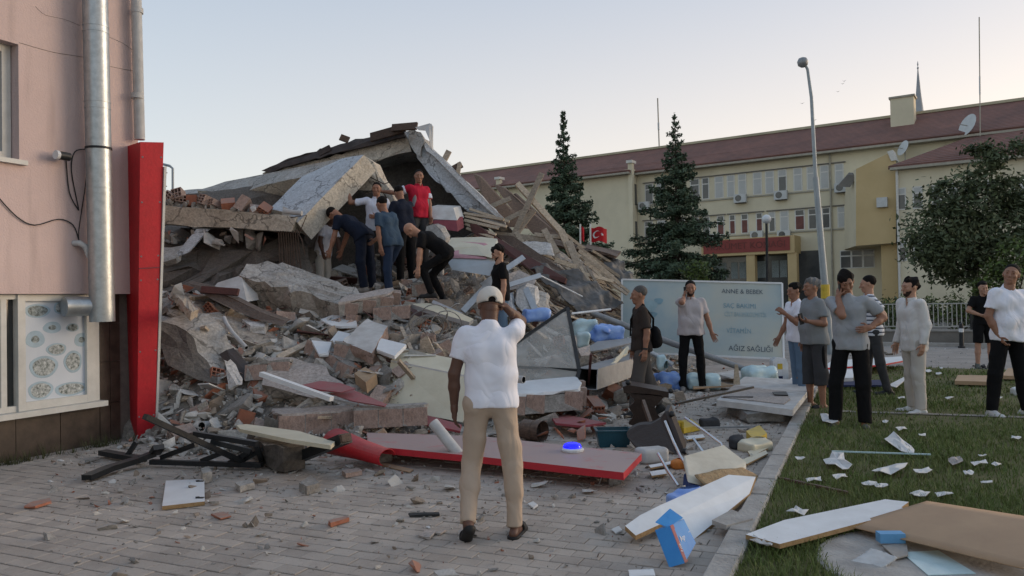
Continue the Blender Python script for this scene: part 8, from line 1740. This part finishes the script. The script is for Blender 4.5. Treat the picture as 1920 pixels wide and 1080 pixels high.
cm = sum(fc, Vector())/4; small_text('Aptamil', cm+w_*0.12+fn_*0.003, w_, -fu, 0.046, 'white_plastic', bxr); small_text('800 g', fc[0]+w_*0.11+(fc[3]-fc[0])*0.62+fn_*0.003, (fc[3]-fc[0]), w_, 0.022, 'white_plastic', bxr)
pack('blue_wrapper', Z(1292,950,0.02), (0.30,0.2,0.10), 0.4, 'blue_plastic', 'shiny blue wrapper tucked under the white board', 'wrapper', 0.012)
LS('glass_shard', 'pale_plastic', [(1290,1005),(1330,975),(1392,965),(1410,975),(1340,985)], 0.006, 'pale glass sheet under the end of the white board', 'glass sheet', 0.05, clean=True)
SL('stone_tile', 'kerb_stone', GP([(1335,975),(1372,955),(1412,972),(1362,985)], 0.09), 0.03, None, 'loose grey stone tile lying against the kerb', 'tile', clean=True)
# ---- yellow things and small clutter
yb = empty('yellow_basket', Z(1266,812,0), 'small yellow slatted plastic basket beside the table end', 'basket'); c = Z(1266,812,0)
for k in range(6):
    mb = MB(); mb.box(c+Vector((-.07+.028*k,-.05,.07)), (.014,.008,.13)); mb.build('slat', 'yellow_plastic', yb)
mb = MB(); mb.box(c+Vector((0,0,.006)), (.17,.11,.012)); mb.box(c+Vector((0,-.052,.135)), (.17,.014,.014)); mb.box(c+Vector((0,.05,.07)), (.17,.008,.13)); mb.box(c+Vector((-.085,0,.07)), (.008,.11,.13)); mb.box(c+Vector((.085,0,.07)), (.008,.11,.13)); mb.build('body', 'yellow_plastic', yb)
o = board('yellow_tray', GP([(1262,790),(1296,785),(1312,797),(1282,803)], 0.07), 0.06, 'flat yellow box lying behind the small yellow basket', 'box', 'yellow_plastic', 'yellow_plastic')
o = board('yellow_box', GP([(1399,808),(1424,797),(1438,812),(1415,826)], 0.10), 0.09, 'yellow carton standing near the kerb', 'carton', 'yellow_plastic', 'yellow_plastic')
pack('dark_bag', Z(1383,842,0.0), (0.16,0.12,0.12), 0.3, 'charcoal', 'crumpled dark bag beside the yellow carton', 'bag', 0.012)
pack('dark_bag', Z(1328,800,0.0), (0.20,0.14,0.10), 0.1, 'charcoal', 'dark crumpled cloth on the paving behind the chrome legs', 'cloth', 0.012)
bar_('long_rod', Z(1285,803,0.03), Z(1416,800,0.03), 0.025, 0.02, 'steel_grey', 'long dark rod lying on the paving behind the chair', 'rod')
pack('orange_bag', Z(1272,878,0.0), (0.12,0.10,0.07), 0.3, 'orange_stuff', 'small orange bag on the paving by the chair legs', 'bag', 0.008)
for k, pl in enumerate(([(1216,872),(1262,864),(1270,868),(1220,877)],[(1218,884),(1246,880),(1250,888),(1222,892)],[(1282,818),(1318,814),(1322,820),(1288,824)],[(1402,846),(1440,832),(1444,838),(1408,856)],[(1390,862),(1436,844),(1440,850),(1400,870)])):
    board('white_strip', GP(pl, 0.035), 0.015, ('narrow white strip lying in front of the fallen table end','short white strip beside the orange bag','small white board scrap between the chair legs','cream splintered strip on top of the heap by the kerb','cream splintered strip along the kerb')[k], 'strip', 'white_board' if k < 3 else 'cream')
pack('rag_heap', Z(1415,845,0.0), (0.30,0.22,0.10), 0.6, 'cream', 'cream rags and cups heaped against the kerb', 'rags', 0.02)
# ---- lawn: boards, cards and papers
board('white_shelf', GP([(1398,1002),(1470,975),(1660,936),(1704,941),(1690,951),(1702,957),(1520,1005),(1462,1020)], 0.11), 0.028, 'long white shelf board lying on the lawn on the hardboard sheet', 'shelf')
hb = []; hs_p = [(1586,985),(1640,965),(1740,940),(1930,968),(1930,1068),(1760,1022)]
mb = MB(); n1, n2 = 16, 8; q0, q1, q2, q3 = Z(1586,985,0.09), Z(1738,939,0.16), Z(1950,972,0.22), Z(1945,1072,0.14); vs = []
for i in range(n1+1):
    for j in range(n2+1):
        u, v = i/n1, j/n2; p = (q0.lerp(q3,u)).lerp(q1.lerp(q2,u), v); vs.append(p+UP*(0.018*math.sin(v*3.1)*math.sin(u*2.6)))
mb.add(vs, [(i*(n2+1)+j,(i+1)*(n2+1)+j,(i+1)*(n2+1)+j+1,i*(n2+1)+j+1) for i in range(n1) for j in range(n2)]); o = tag(mb.build('hardboard_sheet', 'hardboard', smooth=True), 'large thin brown hardboard sheet lying warped over the concrete pad', 'hardboard sheet'); o.modifiers.new('t','SOLIDIFY').thickness = 0.005
mat('light_blue', (0.14,0.36,0.62), None, 4, 0.5, 0.02)
c = Z(1670,1018,0.07); mb = MB(); mb.box(c+UP*.035, (.145,.07,.055), Matrix.Rotation(-0.05,3,'Z')); tag(mb.build('blue_box', 'light_blue'), 'small light blue box under the edge of the hardboard sheet', 'box')
SL('grey_card', 'wall_cap', GP([(1654,1022),(1700,1018),(1703,1040),(1680,1046)], 0.075), 0.008, None, 'grey card lying on the concrete pad beside the light blue box', 'card', clean=True)
crumple('plastic_bag', [Z(1594,1048,0.065), Z(1632,1024,0.12), Z(1682,1044,0.10), Z(1650,1060,0.065)], 18, 12, 0.05, 7, 'paper', 'crumpled white printed bag lying on the concrete pad', 'bag')
SL('glass_sheet', 'pale_plastic', GP([(1690,1035),(1760,1032),(1830,1075),(1740,1078)], 0.058), 0.004, None, 'thin broken glass sheet lying on the concrete pad', 'glass sheet', clean=True)
bar_('rusty_strip', Z(1446,893,0.06), Z(1590,924,0.06), 0.03, 0.02, 'rust_red', 'thin rusty strip lying in the grass beyond the white shelf board', 'strip')
bar_('thin_strip', Z(1560,846,0.08), Z(1745,852,0.08), 0.02, 0.012, 'pale_plastic', 'thin pale strip lying in the grass among the papers', 'strip')
def paper_piece(pxs, label, group=None, curl=0.05, mt='paper'):
    P_ = GP(pxs, 0.085); c_ = sum(P_, Vector())/len(P_); mb = MB(); r_ = random.Random(int(pxs[0][0])); ring = []
    for i in range(len(P_)):
        a, b_ = P_[i], P_[(i+1) % len(P_)]; ring += [a, a.lerp(b_,0.5)+(a-b_).cross(UP)*r_.uniform(-.05,.05)]
    ring = [p+UP*r_.uniform(-0.3,0.6)*curl for p in ring]; n_ = len(ring); inn = [p.lerp(c_,0.5)+UP*r_.uniform(-.2,.5)*curl for p in ring]
    mb.add(ring+inn+[c_+UP*r_.uniform(0,.02)], [(i,(i+1)%n_,n_+(i+1)%n_,n_+i) for i in range(n_)]+[(n_+i,n_+(i+1)%n_,2*n_) for i in range(n_)])
    o = mb.build('paper_scrap', mt); o.modifiers.new('t','SOLIDIFY').thickness = 0.004; return tag(o, label, 'paper', group)
paper_piece([(1658,826),(1676,813),(1710,836),(1714,848),(1690,846)], 'folded white sheet standing open on the lawn', curl=0.07)
paper_piece([(1543,862),(1560,848),(1582,852),(1598,876),(1580,880),(1554,872)], 'large crumpled white paper with torn edges on the lawn', curl=0.05)
paper_piece([(1634,882),(1660,872),(1702,872),(1688,884),(1650,888)], 'torn off-white paper with a dirty tip on the lawn')
paper_piece([(1474,962),(1492,953),(1516,960),(1508,970)], 'white crumpled scrap beside the long white shelf board')
paper_piece([(1406,1012),(1420,1012),(1449,1025),(1446,1030)], 'white sliver of board in the grass near the kerb')
paper_piece([(1538,780),(1558,776),(1572,790),(1548,794)], 'white bag-like paper by the feet of the grey T-shirt man', curl=0.05)
paper_piece([(1777,857),(1800,856),(1806,868),(1786,871)], 'square pinkish white card lying flat on the lawn', mt='plaster_pinkish')
pr = random.Random(31); papers = [(1505,818),(1690,803),(1729,815),(1630,907),(1652,910),(1730,882),(1836,868),(1868,870),(1842,854),(1905,820),(1816,886),(1725,925),(1770,925),(1525,898),(1575,893),(1500,858),(1760,700),(1740,695),(1710,690),(1690,745),(1660,790),(1780,745),(1870,745),(1765,690),(1850,905)]
for (px, py) in papers:
    k = 150/(py-540); s_ = pr.uniform(4,11)*(py-540)/330; a = pr.uniform(-.3,.3)
    pl = [(px+s_*1.6*math.cos(a+t), py+s_*0.55*math.sin(a+t)) for t in ((0.2,2.2,3.4,5.6) if pr.random() < .6 else (0,1.3,2.4,3.6,5.0))]
    if all(in_lawn(Z(x,y,0.05), 0.2) for x, y in pl): paper_piece(pl, 'small white paper scrap lying in the grass of the lawn', 'paper scraps on the lawn', 0.02)
# a few loose bits on the open paving
for (pl, mt, th, lab) in (([(44,948),(60,940),(94,934),(97,939),(66,949)],'clay',.02,'broken orange tile shard lying by the pink building'),([(614,976),(650,966),(655,970),(620,981)],'clay',.03,'orange clay stick lying alone on the open paving'),([(704,869),(720,867),(776,880),(768,885)],'hardboard',.01,'light brown board strip in front of the red sign panel'),([(765,962),(824,960),(825,964),(768,966)],'cable',.015,'thin black rubber strip lying on the open paving'),([(595,798),(640,790),(652,796),(610,804)],'concrete_chip',.05,'grey flat stone at the foot of the large brick fragment'),([(783,1003),(798,992),(820,994),(806,1008)],'plaster_pinkish',.012,'pinkish triangular plaster flake on the paving'),([(804,997),(838,992),(826,1000)],'plaster_pinkish',.012,'small pinkish plaster flake next to the triangular one'),([(988,944),(1000,940),(1009,946),(1000,952)],'paper',.01,'white plaster flake on the paving right of the capped man'),([(1178,1068),(1226,1066),(1230,1078),(1180,1080)],'white_board',.01,'white label card lying on the paving by the kerb'),([(395,963),(420,960),(434,966),(414,972)],'clay',.012,'brown flake on the paving beyond the small cupboard door'),([(640,882),(672,876),(680,882),(648,888)],'brick_dusty',.04,'dusty brick piece lying on the paving before the curled red sheet'),([(812,1070),(850,1066),(862,1078),(820,1080)],'chip_pale',.03,'pale stone on the paving at the feet of the capped man'),([(1146,992),(1160,986),(1168,994),(1154,1000)],'paper',.01,'white flake by the tip of the long white board'),([(505,856),(535,848),(548,852),(516,864)],'chip_pale',.06,'pale plaster wedge under the thick black profile'),([(560,905),(585,890),(600,905),(575,912)],'concrete_chip',.07,'round grey rubble stone on the paving before the black profile'),([(440,905),(470,897),(478,905),(450,912)],'concrete_chip',.05,'grey rubble stone between the cupboard door and black frame'),([(376,878),(392,874),(398,884),(380,888)],'concrete_chip',.09,'roundish grey stone in front of the black frame')):
    SL('loose_piece', mt, GP(pl, th+0.006), th, None, lab, 'debris piece', step=0.05, jit=0.004)
for k in range(110):
    while True:
        y_ = sr.uniform(4.6,9.2); x_ = y_*sr.uniform(-.55,.3); q = Vector((x_,y_,0))-K0
        if q.dot(VS) < -0.15 and (Vector((x_,y_,0))-CN).dot(VS) > 0.3 and sr.random() < ((y_-3.2)/6)**1.3: break
    cl_ = sr.random() < 0.2; o = bpy.data.objects.new('rubble_bit', sr.choice(shards if cl_ else chunks)); C.objects.link(o); s_ = sr.uniform(.18,.5)*(1.4 if cl_ else 1); o.scale = (s_,s_,s_*.8); o.rotation_euler = (sr.gauss(0,.15),sr.gauss(0,.15),sr.uniform(0,6.28)); o.location = (x_,y_,0.012+0.03*s_)
    tag(o, 'small orange clay bit scattered on the open paving' if cl_ else 'small grey rubble bit scattered on the open paving', 'rubble bit', 'clay bits on the paving' if cl_ else 'grey rubble bits on the paving')
